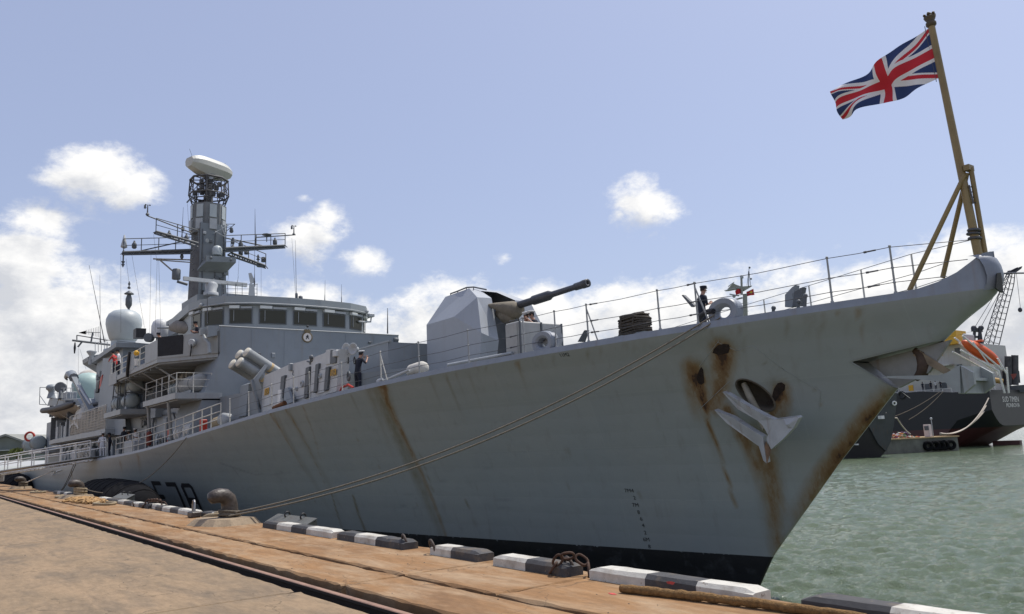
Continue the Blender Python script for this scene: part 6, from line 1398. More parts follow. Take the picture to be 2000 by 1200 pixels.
# red paint marks, debris
MKR=mat('faded_red_paint',(.45,.06,.05),.8,var=.4,scale=30)
for px,py,w in ((1196,1160,.05),(1310,1139,.05)):
    c=AZ(px,py,0.004) if py>1150 else AY(px,py,KY0-.004); mb=MB(); vs=[]
    for k in range(11): a=2*math.pi*k/11; q=w*(.5+.6*random.random()); vs.append(c+(V(math.cos(a)*q*1.5,math.sin(a)*q*.8,0) if py>1150 else V(math.cos(a)*q*1.5,0,math.sin(a)*q*.45)))
    mb.add(vs,[tuple(range(11))]); mb.build('paint_mark',MKR,quay)
random.seed(11); mb=MB()
for k in range(150):
    x=random.uniform(-34,-3); y=random.choice((random.gauss(TR0,.12),random.gauss(TR1,.1),random.gauss(GRV,.12),random.uniform(5.6,6.8),random.uniform(1.5,4)));
    if TR0<y<TR1 or abs(y-GRV)<.03: continue
    s=random.uniform(.004,.013); a=random.random()*3; mb.hexa([V(x,y,0)+V(p*s*math.cos(a)-q*s*math.sin(a),p*s*math.sin(a)+q*s*math.cos(a),r*s*.8) for p,q,r in ((-1,-.7,0),(1,-.6,0),(.9,.8,0),(-1,.7,0),(-.6,-.4,1),(.7,-.4,.8),(.5,.5,1),(-.6,.4,.7))])
g=mb.build('grit',CONC_D,quay); g['kind']='stuff'
# ================================================================== GANGWAY
def gangway():
    a=edge(196)+V(0,-.15,.15); b=AD(-6,922,57); b=b+(b-a)*.25; t=thing('gangway',tuple(a),'white railed aluminium gangway leading from the deck down toward the quay','gangway')
    d=(b-a); L_=d.length; d.normalize(); s=V(-d.y,d.x,0).normalized()*.55; m=mat('gangway_aluminium',(.62,.61,.58),.5,var=.1,streak=.2)
    mb=MB(); mb.loft([a-s+V(0,0,-.06),a+s+V(0,0,-.06),a+s,a-s],[b-s+V(0,0,-.06),b+s+V(0,0,-.06),b+s,b-s]); mb.build('walkway',GREYL,t)
    n=int(L_/1.5)
    for sd in (-1,1):
        q=s*sd
        for h in (1.0,.55,-.22): MB().path([(a+q).lerp(b+q,i/10)+V(0,0,h-(.04*math.sin(i*math.pi/1.25)**2 if h==.55 else 0)) for i in range(11)],.035 if h>0 else .03,6).build('rail',m,t)
        for i in range(n+1):
            c=(a+q).lerp(b+q,i/n); MB().tube(c,c+V(0,0,1.0),.04,n=6).build('post',m,t)
    for i in range(int(L_/.45)):
        c=a.lerp(b,(i+.5)/int(L_/.45)); MB().tube(c-s,c-s+d*.25+V(0,0,-.22),.02,n=5).build('truss_bar',m,t)
    c=a+d*12+V(0,0,-.1); MB().cbox(c-s*1.3+V(-.35,-.2,-.55),c-s*1.3+V(.4,.2,.15),.04).build('name_board',GREYL,t)
    MB().cbox(a+d*16-s*1.1+V(-.2,-.05,.7),a+d*16-s*1.1+V(.2,.02,1.5),.02).build('notice',WHITE,t)
gangway()
# nets and bundles at the gangway head
random.seed(8); mb=MB()
for k in range(26):
    e=edge(random.uniform(150,175)); q=[e+V(random.uniform(-1,1),-.1,random.uniform(-.3,1.1)) for _ in range(4)]; mb.path(q,.03,4)
tag(mb.build('safety_net',NET,origin=tuple(edge(160))),'tangled pale safety net hung at the gangway head','net')
for px,lb in ((125,'left white covered bin on deck behind the gangway'),(138,'right white covered bin on deck behind the gangway')):
    c=edge(px); t=tag(MB().cbox(c+V(-.9,.6,0),c+V(.9,1.6,1.15),.12).build('covered_bin',mat('bin_cover',(.42,.42,.41),.8,var=.1,bump=.3,bscale=4),origin=tuple(c)),lb,'bin','covered bins on deck')
# ================================================================== SEA BOAT
def sea_boat():
    a=AY(92,818,11.5); b=AY(172,790,12.0); t=thing('sea_boat',tuple((a+b)/2),'black-tubed inflatable sea boat with tilted bow on the boat deck','boat')
    d=(b-a); L_=d.length; d.normalize(); s=V(-d.y,d.x,0).normalized(); u=s.cross(d).normalized(); 
    if u.z<0: u=-u
    m=mat('boat_tube_black',(.028,.026,.027),.6,var=.3)
    for sd in (-1,1):
        pts=[];rr=[]
        for i in range(15):
            k=i/14; w=1.05*math.sqrt(max(0,1-(1-min(k/.35,1))**2)) if k<.35 else 1.05; pts.append(a+d*(k*L_)+s*sd*w+u*(.75*(1-k)**2+.1)); rr.append(.28 if k<.92 else .28*(1-(k-.92)/.08*.6))
        MB().path(pts,rr,12).build('tube',m,t)
    vs=[];n=14
    for i in range(n+1):
        k=i/n; w=1.0*math.sqrt(max(0,1-(1-min(k/.35,1))**2)) if k<.35 else 1.0; c=a+d*(k*L_)+u*(.75*(1-k)**2); vs+=[c+s*w,c+u*-.75*min(1,k*3+.15)+s*.05,c-s*w]
    mb=MB(); mb.add(vs,[(i*3+j,i*3+j+1,(i+1)*3+j+1,(i+1)*3+j) for i in range(n) for j in range(2)],True); mb.build('hull',mat('boat_hull_grey',(.40,.38,.35),.6,var=.15),t)
    MB().box(a+d*(L_*.55)+s*-.4+u*.1,a+d*(L_*.62)+s*.4+u*.95).build('console',GREYD,t)
    MB().path([a+d*L_*.25+u*.9,a+d*L_*.3+u*1.5,a+d*L_*.45+u*1.2],.03,5).build('lifting_sling',ROPE,t)
    MB().tube(a+d*L_*.4+s*-1.0+u*.5,AY(140,822,11.1),.03,n=5).build('gripe',ROPE,t)
    # cradle arms
    for k in (.35,.75): c=a+d*(L_*k); MB().box((c.x-.12,c.y-.7,3.97),(c.x+.12,c.y+.7,c.z-.3)).build('cradle',GREYD,t)
sea_boat()
def tarp():
    c=AY(165,812,11.9); vs=[]; n,m=18,12; random.seed(6)
    for i in range(n+1):
        for j in range(m+1):
            u=-1+2*i/n; v=-1+2*j/m; z=1.0*(1-u*u*.8)*(1-v*v*.75)+.12*noise.noise(V(u*3,v*3,1))+.1*abs(noise.noise(V(u*6,v*5,4))); vs.append((c.x+u*2.6,c.y+v*.85,4.55+z*2.15-.25*(abs(v)>.9)))
    mb=MB(); mb.add(vs,[(i*(m+1)+j,i*(m+1)+j+1,(i+1)*(m+1)+j+1,(i+1)*(m+1)+j) for i in range(n) for j in range(m)],False); tag(mb.build('tarpaulin',CANVW,origin=tuple(c)),'crumpled white tarpaulin over stores behind the netting','tarpaulin')
tarp()
# ================================================================== PEOPLE
SKIN=mat('skin',(.40,.22,.15),.6,var=.05); NAVY=mat('navy_cloth',(.014,.017,.03),.9,var=.25,scale=8); WCLOTH=mat('white_uniform',(.68,.68,.70),.85,var=.06); SHOE=mat('black_shoe',(.012,.012,.012),.4); HAIR=mat('dark_hair',(.018,.012,.009),.8); REDC=mat('red_shirt',(.45,.03,.03),.85); CAPW=mat('cap_white',(.75,.75,.74),.7); DKSK=mat('dark_skin',(.16,.085,.055),.6)
POSES={
 'stand':dict(sh=(.19,0,1.44),el=(.245,-.03,1.16),wr=(.235,.06,.92),hd=(.23,.10,.84),lean=0),
 'hold':dict(sh=(.19,0,1.44),el=(.27,.02,1.17),wr=(.13,.24,1.22),hd=(.06,.29,1.27),lean=.06),
 'raise':dict(sh=(.19,0,1.44),el=(.33,.10,1.26),wr=(.19,.24,1.46),hd=(.13,.27,1.54),lean=.10),
 'lean':dict(sh=(.19,.10,1.40),el=(.27,.30,1.16),wr=(.17,.50,1.12),hd=(.12,.57,1.10),lean=.25),
 'squat':dict(sh=(.19,.20,.80),el=(.26,.36,.56),wr=(.17,.50,.42),hd=(.12,.56,.36),lean=0),
 'clasp':dict(sh=(.19,0,1.44),el=(.26,-.10,1.18),wr=(.10,-.17,1.0),hd=(.03,-.18,.95),lean=0)}
BODIES={}
def body(pose,scale=1.0):
    if pose in BODIES: return BODIES[pose]
    p=POSES[pose]; ln=p['lean']
    J=[];E_=[];Rr=[];Lb=[]
    def j(v,r,l,par=None):
        J.append(v);Rr.append(r);Lb.append(l)
        if par is not None: E_.append((par,len(J)-1))
        return len(J)-1
    L=lambda z:ln*max(0,(z-.95)/.5)
    sq=pose=='squat'
    if sq:
        sp_=[(0,-.16,.40),(0,-.03,.55),(0,.16,.72),(0,.28,.80),(0,.335,.84),(0,.41,.88),(0,.46,.94),(0,.47,1.01)]; lg=[(.10,-.14,.37),(.15,.26,.50),(.13,.0,.10),(.135,.04,.045),(.15,.18,.035)]
    else:
        sp_=[(0,0,.96),(0,.5*L(1.15),1.14),(0,L(1.34),1.33),(0,L(1.47),1.47),(0,L(1.52)+.02,1.53),(0,L(1.58)+.05,1.60),(0,L(1.6)+.05,1.68),(0,L(1.6)+.04,1.755)]; lg=[(.09,0,.90),(.105,.02,.50),(.11,-.01,.10),(.115,.03,.045),(.125,.17,.035)]
    prev=None
    for v,r,l in zip(sp_,((.155,.105),(.135,.10),(.165,.115),(.085,.08),(.056,.058),(.074,.085),(.078,.098),(.06,.075)),'tsssskkk'.replace('sssskkk','ssskkkk')): prev=j(v,r,l,prev)
    pel,ch=0,2
    for s in (-1,1):
        k_=pel
        for v,r,l in zip(lg,((.10,.10),(.062,.068),(.042,.046),(.042,.035),(.042,.025)),'tttff'): k_=j((s*v[0],v[1],v[2]),r,l,k_)
        m=lambda q:(s*q[0],q[1]+(0 if pose in ('lean','squat') else L(q[2])*.9),q[2])
        sh=j(m(p['sh']),(.062,.066),'s',ch); el=j(m(p['el']),(.043,.043),'s',sh); wr=j(m(p['wr']),(.027,.03),'h',el); hn=j(m(p['hd']),(.036,.022),'h',wr)
    me=D.meshes.new('body_'+pose); me.from_pydata(J,E_,[]); ob=D.objects.new('tmp',me); C.objects.link(ob)
    bpy.context.view_layer.objects.active=ob
    md=ob.modifiers.new('s','SKIN')
    for i,v in enumerate(me.skin_vertices[0].data): v.radius=Rr[i]; v.use_root=(i==0)
    sb=ob.modifiers.new('d','SUBSURF'); sb.levels=1; sb.render_levels=1
    dg=bpy.context.evaluated_depsgraph_get(); m2=D.meshes.new_from_object(ob.evaluated_get(dg)); D.objects.remove(ob)
    mb=MB(); mb.smooth=True
    segs=[(Vector(J[a]),Vector(J[b]),Lb[b],Lb[a],b) for a,b in E_]
    code={'s':0,'t':1,'k':2,'h':2,'f':3}
    vs=[v.co.copy() for v in m2.vertices]; mb.v=[tuple(v) for v in vs]
    for pl in m2.polygons:
        c=pl.center; best=None
        for a,b,lb,la,ib in segs:
            d=b-a; t=max(0,min(1,(c-a).dot(d)/max(d.length_squared,1e-9))); q=(c-(a+d*t)).length-.5*(Rr[ib][0])
            l=lb
            if lb=='h' and la=='s': l='s' if t<.08 else 'h'
            if lb=='s' and la=='t': l='s'
            if best is None or q<best[0]: best=(q,l)
        l=best[1]
        if not sq and c.z>1.53: l='k'
        mb.f.append(list(pl.vertices)); mb.m.append(code[l]); mb.sm.append(True)
    mb.mi=2
    # nose, ears, fingers and thumb
    hc=Vector(J[6]); mb.path([hc+V(0,.085,-.02),hc+V(0,.115,-.045),hc+V(0,.09,-.06)],[.008,.014,.01],6)
    for s in (-1,1): mb.ball(hc+V(s*.082,.0,-.025),(.012,.022,.032),8,6)
    mb.path([hc+V(-.025,.088,-.098),hc+V(0,.093,-.10),hc+V(.025,.088,-.098)],.006,5)
    for s in (-1,1):
        hn=V(s*p['hd'][0],p['hd'][1]+(0 if pose in ('lean','squat') else L(p['hd'][2])*.9),p['hd'][2]); wr=V(s*p['wr'][0],p['wr'][1]+(0 if pose in ('lean','squat') else L(p['wr'][2])*.9),p['wr'][2]); d=(hn-wr).normalized(); u=V(0,1,0) if abs(d.y)<.7 else V(s*1.0,0,0); u=(u-d*u.dot(d)).normalized(); w=d.cross(u)
        for k,(off,ln_) in enumerate(((-.027,.07),(-.009,.082),(.009,.077),(.027,.06))): b0=hn+d*.015+u*off; mb.path([b0,b0+d*ln_*.55,b0+d*ln_*.9-w*s*.015],[.0095,.009,.007],6)
        mb.path([hn-d*.03+u*.03,hn+u*.055+d*.0,hn+u*.06+d*.025],[.011,.010,.008],6)
    BODIES[pose]=(mb,hc); D.meshes.remove(m2); return BODIES[pose]
EYEM=mat('eye_dark',(.02,.015,.012),.3)
def person(loc,face,pose,shirt,trous,cap,label,skin=SKIN,h=1.0,group='people on the frigate',capdark=False):
    mb,hc=body(pose); t=thing('person',loc,label,'person',group,face); t.scale=(h,h,h)
    b=mb.build('body',[shirt,trous,skin,SHOE],t,world=False)
    m=MB(); 
    for s in (-1,1): m.ball(hc+V(s*.031,.088,.0),.009,6,4)
    m.build('eyes',EYEM,b,world=False).parent=b
    m=MB(); m.lathe(hc+V(0,-.014,-.02),[(.088,-.03),(.092,.02),(.088,.05),(.06,.07),(.02,.075)],14); o=m.build('hair',HAIR,b,world=False)
    m=MB()
    if cap=='w' : m.lathe(hc+V(0,-.002,.045),[(.098,-.01),(.100,.025),(.135,.045),(.145,.06),(.13,.075),(.03,.082)],18); 
    if cap in 'kK': m.lathe(hc+V(0,-.002,.045),[(.099,-.01),(.102,.02),(.115,.04),(.10,.06),(.03,.07)],18)
    m.path([hc+V(-.07,.075,.05),hc+V(0,.13,.035),hc+V(.07,.075,.05)],[.008,.014,.008],6)
    c=m.build('cap',CAPW if cap=='w' else NAVY,t,world=False)
    if cap=='w': MB().lathe(hc+V(0,-.002,.045),[(.1015,-.008),(.1035,.022)],18).build('cap_band',NAVY,c,world=False)
    return t
def stand_at(px,pyt,H,zf,y0,y1):
    """where a figure of height H standing on floor zf(x) shows its head at the photo point"""
    best=None
    for k in range(200):
        y=lerp(y0,y1,k/199); p=AY(px,pyt,y); e=abs(p.z-(zf(p.x)+H))
        if best is None or e<best[0]: best=(e,p)
    p=best[1]; return (p.x,p.y,zf(p.x))
dk=lambda x: zd(x)
AWAY=math.radians(-25)+math.radians(30)   # back toward the quay
pp=stand_at(698,685,1.80,dk,edge(698).y+.3,CL)
person(pp,math.radians(10),'raise',NAVY,NAVY,'w','sailor in navy with white cap, back turned, by the rail left of the gun')
pp=stand_at(1031,610,1.82,dk,edge(1031).y+1.6,CL+2.5); person(pp,math.radians(200),'hold',NAVY,NAVY,'w','left of the two white-capped sailors looking over the grey locker')
pp=stand_at(1047,606.5,1.82,dk,edge(1047).y+1.6,CL+2.5); person(pp,math.radians(160),'raise',NAVY,NAVY,'w','right of the two white-capped sailors looking over the grey locker')
pp=stand_at(1097,652,1.10,dk,edge(1100).y+1.5,CL+2.7); person(pp,math.radians(120),'squat',NAVY,NAVY,'w','crouching sailor in navy with white cap, low behind the rail right of the fairlead')
pp=stand_at(1366,558,1.80,dk,edge(1366).y+.6,CL+2); person(pp,math.radians(-20),'hold',NAVY,NAVY,'k','sailor in dark cap and navy overalls, back turned, beside the panama fairlead')
def feet(px,y): return (COLX(px,y,zd(-57)),y,0)
pp=stand_at(201,845,1.80,dk,edge(201).y-.1,edge(201).y+.8); person(pp,math.radians(60),'stand',WCLOTH,WCLOTH,'w','officer in all-white uniform standing at the gangway head')
pp=stand_at(215,847,1.74,dk,edge(215).y+.3,edge(215).y+2); person(pp,math.radians(170),'clasp',NAVY,NAVY,'k','man in dark uniform just right of the white-uniformed officer',DKSK)
pp=stand_at(242,833,1.82,lambda x:zd(x)+.25,edge(242).y+.8,edge(242).y+2); person(pp,math.radians(20),'stand',NAVY,NAVY,'k','man in dark uniform, back turned, behind the grey deck chest')
pp=stand_at(255,850,1.72,dk,edge(255).y+.3,edge(255).y+1.6); person(pp,math.radians(150),'hold',WCLOTH,WCLOTH,'w','left of two white-uniformed sailors right of the deck chest')
pp=stand_at(267,850,1.72,dk,edge(267).y+.3,edge(267).y+1.6); person(pp,math.radians(215),'hold',WCLOTH,WCLOTH,'w','right of two white-uniformed sailors right of the deck chest')
wf=lambda x:7.08
pp=stand_at(227,684,1.75,wf,10.5,12.6); person(pp,math.radians(110),'lean',REDC,NAVY,'k','person in red shirt leaning on the bridge wing rail')
pp=stand_at(234,682,1.75,wf,10.6,12.8); person(pp,math.radians(160),'hold',WCLOTH,NAVY,'k','person in white shirt beside the red-shirted one on the bridge wing')
pp=stand_at(323,652,1.72,wf,11.2,12.8); person(pp,math.radians(150),'lean',WCLOTH,WCLOTH,'k','person in white leaning above the black canvas of the bridge wing')
pp=stand_at(387,628,1.80,wf,11.6,13.6); person(pp,math.radians(180),'hold',NAVY,NAVY,'k','person in navy looking over the bridge wing screen beside the wheelhouse')
# ================================================================== FAR SIDE OF THE HARBOUR
EL=V(RW[0][0],RW[1][0],0).normalized(); _f=RW@Vector((0,0,1)); ED=V(_f.x,_f.y,0).normalized()
def wl(px,dep): p=AD(px,840,dep); return V(p.x,p.y,WATER_Z)
BH=D.materials.new('black_ship_hull'); nt,N,L,b_=nodes(BH); b_.inputs['Roughness'].default_value=.5
tc=N.new('ShaderNodeNewGeometry'); sx=N.new('ShaderNodeSeparateXYZ'); L.new(tc.outputs['Position'],sx.inputs[0]); mr=N.new('ShaderNodeMapRange'); L.new(sx.outputs[2],mr.inputs[0]); mr.inputs[1].default_value=.95; mr.inputs[2].default_value=1.05
nn_=N.new('ShaderNodeTexNoise'); nn_.inputs['Scale'].default_value=.35; nn_.inputs['Detail'].default_value=7; mx0=N.new('ShaderNodeMix'); mx0.data_type='RGBA'; L.new(nn_.outputs[0],mx0.inputs[0]); mx0.inputs[6].default_value=(.009,.010,.012,1); mx0.inputs[7].default_value=(.022,.023,.026,1)
mx1=N.new('ShaderNodeMix'); mx1.data_type='RGBA'; L.new(nn_.outputs[0],mx1.inputs[0]); mx1.inputs[6].default_value=(.045,.014,.014,1); mx1.inputs[7].default_value=(.10,.03,.027,1)
mx2=N.new('ShaderNodeMix'); mx2.data_type='RGBA'; L.new(mr.outputs[0],mx2.inputs[0]); L.new(mx1.outputs[2],mx2.inputs[6]); L.new(mx0.outputs[2],mx2.inputs[7]); L.new(mx2.outputs[2],b_.inputs['Base Color'])
def far_text(txt,org,right,h,m,nm,parent,nrm):
    cu=D.curves.new(nm,'FONT'); cu.body=txt; cu.size=1; cu.resolution_u=2; ob=D.objects.new(nm,cu); C.objects.link(ob); dg=bpy.context.evaluated_depsgraph_get(); me=D.meshes.new_from_object(ob.evaluated_get(dg)); D.objects.remove(ob); s=h/.7
    mb=MB(); mb.add([org+right*(v.co.x*s)+V(0,0,v.co.y*s)+nrm for v in me.vertices],[list(p.vertices) for p in me.polygons]); D.meshes.remove(me); return mb.build(nm,m,parent)
def cargo_ship():
    c0=wl(1943,138); a=(-EL*.60+ED*.80).normalized(); tv=(EL*.80+ED*.60).normalized()
    t=thing('cargo_ship',tuple(c0),'large black and maroon hulled cargo ship with white deckhouse across the water','ship')
    zk=AD(1943,764,138).z; B=19.0
    # sections along the ship: (distance forward, counter bottom z, waterline half width factor)
    secs=[(0,-.4+1.6,1),(2.5,.2,1),(6,-1.6,1),(12,-4,1),(60,-4,1),(95,-4,1)]
    rows=[]; K=24
    for dist,zb,f in secs:
        ring=[]; zt=zk+ (.9 if dist>8 else .3)
        for k in range(K+1):
            u=-1+2*k/K; y=(u*.5+.5)*B; bot=zb+(zt-zb)*max(0,abs(u)-.55)**2.2*2.6 if dist<10 else zb
            ring.append((y,bot))
        pts=[(0,zt)]+[(y,z) for y,z in ring]+[(B,zt)]
        rows.append([c0+a*dist+tv*y+V(0,0,z-c0.z) for y,z in pts])
    n=len(rows[0]); vs=[p for r in rows for p in r]; mb=MB(); mb.add(vs,[(i*n+k,i*n+k+1,(i+1)*n+k+1,(i+1)*n+k) for i in range(len(rows)-1) for k in range(n-1)],False); mb.add(rows[0],[tuple(range(n))],False); mb.add([p for r in rows for p in (r[0],r[-1])],[(2*i,2*i+1,2*i+3,2*i+2) for i in range(len(rows)-1)],False); mb.build('hull',BH,t)
    nr=-a*.06; far_text('SUD TIMEN',c0+tv*4.6+V(0,0,AD(1975,784,140).z-c0.z),tv,.95,WHITE,'ship_name',t,nr); far_text('MONROVIA',c0+tv*5.8+V(0,0,AD(1975,795,140).z-c0.z),tv,.75,WHITE,'home_port',t,nr)
    MB().box(c0+tv*8+a*-.5+V(0,0,-1),c0+tv*9+a*4+V(0,0,.8)).build('rudder',BH,t)
    # deckhouse
    def hb_(d0,d1,y0,y1,z0,z1,nm,m): 
        q=[c0+a*d+tv*y for d,y in ((d0,y0),(d1,y0),(d1,y1),(d0,y1))]; return MB().loft([V(p.x,p.y,z0) for p in q],[V(p.x,p.y,z1) for p in q]).build(nm,m,t)
    HW=mat('ship_white_paint',(.47,.46,.43),.6,var=.12,scale=.3,streak=.45,streakcol=(.36,.22,.12)); zt=AD(1850,668,142).z
    dh=hb_(3.2,30,1.6,17.5,zk,zt,'deckhouse',HW); hb_(6,30,-.3,1.6,zk+5.2,zk+5.5,'side_deck',HW)
    for k in range(7):
        x=4.6+3.1*k
        for lv in range(3):
            z=zk+1.2+lv*3.0; q=[c0+a*d+tv*1.56 for d in (x,x+.9)]; MB().loft([V(q[0].x,q[0].y,z),V(q[1].x,q[1].y,z),V(q[1].x,q[1].y,z+1.1),V(q[0].x,q[0].y,z+1.1)],[V(q[0].x,q[0].y,z)-tv*.06,V(q[1].x,q[1].y,z)-tv*.06,V(q[1].x,q[1].y,z+1.1)-tv*.06,V(q[0].x,q[0].y,z+1.1)-tv*.06]).build('window' if (k+lv)%3 else 'door',GREYD if (k+lv)%3 else YELLOW,dh)
    hb_(4,9,-.5,3.5,zt-.2,zt+2.2,'crane_house',YELLOW); hb_(9.5,11.5,1.4,3,zt,zt+1.3,'roof_box',WHITE)
    mb=MB(); 
    for k in range(16):
        p=c0+a*(k*1.6)+tv*.3; mb.tube(V(p.x,p.y,zk),V(p.x,p.y,zk+1.1),.05,n=5)
    mb.tube(V(*(c0+tv*.3).xy,zk+1.1),V(*(c0+a*24+tv*.3).xy,zk+1.1),.04,n=5); mb.build('bulwark_rail',WHITE,t)
    mb=MB().torus(V(*(c0+a*15.5-tv*.05).xy,zk+.5),.6,.2,tv,16,7); mb.build('fairlead_tyre',BLACK,t)
    # dark samson posts and exhausts on the poop
    for px,pt in ((1969,696),(1982,694)): MB().tube(AD(px,752,150),AD(px,pt,150),.65,.6,10).build('exhaust_post',SOOT,t)
    MB().prism([AD(1964,748,150),AD(1964,724,150),AD(1972,718,150),AD(1986,717,150),AD(1991,726,150),AD(1993,748,150)],ED*4).build('winch_house',SOOT,t)
    mb=MB(); mb.box(AD(1970,768,148),AD(2020,752,148)); mb.build('winch',GREYD,t)
    MB().tube(AD(1935,742,146),AD(1957,745,146),.5,.5,7).build('hatch_arm',mat('ochre_paint',(.4,.25,.08),.6),t)
    # free-fall boat ramp
    for d0 in (0,2.6):
        o=ED*d0; MB().tube(AD(1880,656,140)+o,AD(1957,722,140)+o,.17,n=8).build('ramp_rail',WHITE,t); MB().tube(AD(1876,684,140)+o,AD(1950,725,140)+o,.16,n=8).build('ramp_rail',WHITE,t)
        MB().tube(AD(1950,724,140)+o,AD(1962,768,140)+o,.2,n=8).build('ramp_leg',WHITE,t); MB().tube(AD(1948,700,140)+o,AD(1966,730,140)+o,.15,n=7).build('ramp_leg',WHITE,t)
    MB().tube(AD(1966,718,141),AD(1970,768,141),.18,n=7).build('ramp_leg',WHITE,t)
    MB().tube(AD(1900,668,140),AD(1932,712,140),.12,n=6).build('ramp_brace',WHITE,t)
    MB().cbox(AD(1886,672,141),AD(1898,654,144),.2).build('ramp_winch',GREYL,t)
    # ensign
    mb=MB(); mb.add([AD(1974,731,147),AD(1986,730,147),AD(1984,736,147),AD(1979,742,147)],[(0,1,2,3)]); mb.prism([AD(1974,731,147),AD(1986,730,147),AD(1984,736,147),AD(1979,742,147)],ED*.05); mb.build('ensign',mat('pink_red',(.5,.15,.13),.8),t)
    return t,c0,a,tv,zk
cs,c0,ca_,ct_,zk_=cargo_ship()
# free-fall lifeboat
def lifeboat():
    a=AD(1878,669,141); b=AD(1953,713,141); d=(b-a); L_=d.length; d.normalize(); t=thing('lifeboat',tuple((a+b)/2),'bright orange enclosed lifeboat on the sloping launch ramp of the far ship','lifeboat')
    u=V(0,0,1)-d*d.z; u.normalize(); w=d.cross(u); rows=[];NS=13;K=14
    for i in range(NS):
        k=i/(NS-1); r=1.4*(1-abs(2*k-1)**2.6*.8)*(1-.12*k)
        for j in range(K):
            th=2*math.pi*j/K; rr=r*(1.0 if math.sin(th)>-.2 else .85); rows.append(a+d*(L_*k)+w*(rr*.9*math.cos(th))+u*(rr*math.sin(th)+.2))
    mb=MB(); mb.add(rows,[(i*K+j,i*K+(j+1)%K,(i+1)*K+(j+1)%K,(i+1)*K+j) for i in range(NS-1) for j in range(K)]+[tuple(range(K)),tuple(range((NS-1)*K,NS*K))],True); mb.build('hull',ORANGE,t)
    MB().cbox(a+d*L_*.2+u*1.3+w*-.6,a+d*L_*.42+u*2.0+w*.6,.1).build('wheelhouse',ORANGE,t)
    MB().path([a+d*(L_*k/8)-u*.1+w*-1.35*(1-abs(2*k/8-1)**3*.6) for k in range(9)],.12,6).build('rubbing_strake',WHITE,t)
lifeboat()
# crew on the far ship
for px,lb in ((1803,'leftmost of the crew standing by the far ship\'s white deckhouse'),(1819,'second crew member from the left on the far ship\'s side deck'),(1829,'third crew member on the far ship, arms forward'),(1838,'rightmost crew member on the far ship beside the deckhouse')):
    p=None
    for k in range(400):
        d_=k*.08; q=c0+ca_*d_+ct_*.8; r=RW.transposed()@(V(q.x,q.y,zk_+1)-EYEP)
        if abs(1000+FPX*r.x/r.z-px)<.6: p=q; break
    if p is None: p=c0+ca_*10+ct_*.8
    person((p.x,p.y,zk_+.9),random.uniform(2.5,4.5),'hold' if px>1825 else 'stand',NAVY if px!=1829 else WCLOTH,NAVY,'k',lb,DKSK,1.0,'crew of the far cargo ship')
# nearer dark hull with pointed cut-up stern
def dark_stern():
    dep=112; c=wl(1690,dep); t=thing('moored_vessel',tuple(c),'dark grey ship\'s stern half hidden behind the frigate\'s stem','ship')
    tr=[(1650,770),(1752,772),(1750,800),(1746,830),(1741,862),(1731,882),(1718,870),(1702,842),(1690,806),(1672,775)]
    fr=[AD(px,py,dep) for px,py in ((1665,765),(1752,768),(1750,800),(1746,830),(1740,862),(1731,882),(1716,868),(1700,838),(1680,800))]
    m=mat('slate_hull',(.06,.064,.068),.5,var=.3,scale=.4,streak=.3); mb=MB(); mb.prism(fr,(ED*.5)); mb.build('transom',m,t)
    sd=[AD(px,py,dep) for px,py in ((1665,765),(1680,800),(1700,838),(1716,868),(1731,882),(1722,893),(1640,899),(1560,902),(1500,905),(1500,765))]; mb=MB(); mb.prism([p+ED*.3 for p in sd],ED*9+EL*-3); mb.build('hull',mat('near_black_hull',(.016,.014,.016),.5,var=.5,scale=.3),t)
    far_text('LIMASSOL',AD(1700,818,dep-.3),EL,.55,WHITE,'home_port',t,-ED*.1) if False else None
    MB().torus(AD(1747,788,dep-.3),.25,.1,ED,12,6).build('fairlead',WHITE,t); MB().box(AD(1715,819,dep-.2),AD(1727,812,dep-.1)).build('name_plate',WHITE,t)
    # wake marker numerals patch
    MB().box(AD(1669,870,dep-.2),AD(1677,867,dep-.15)).build('draught_plate',WHITE,t)
dark_stern()
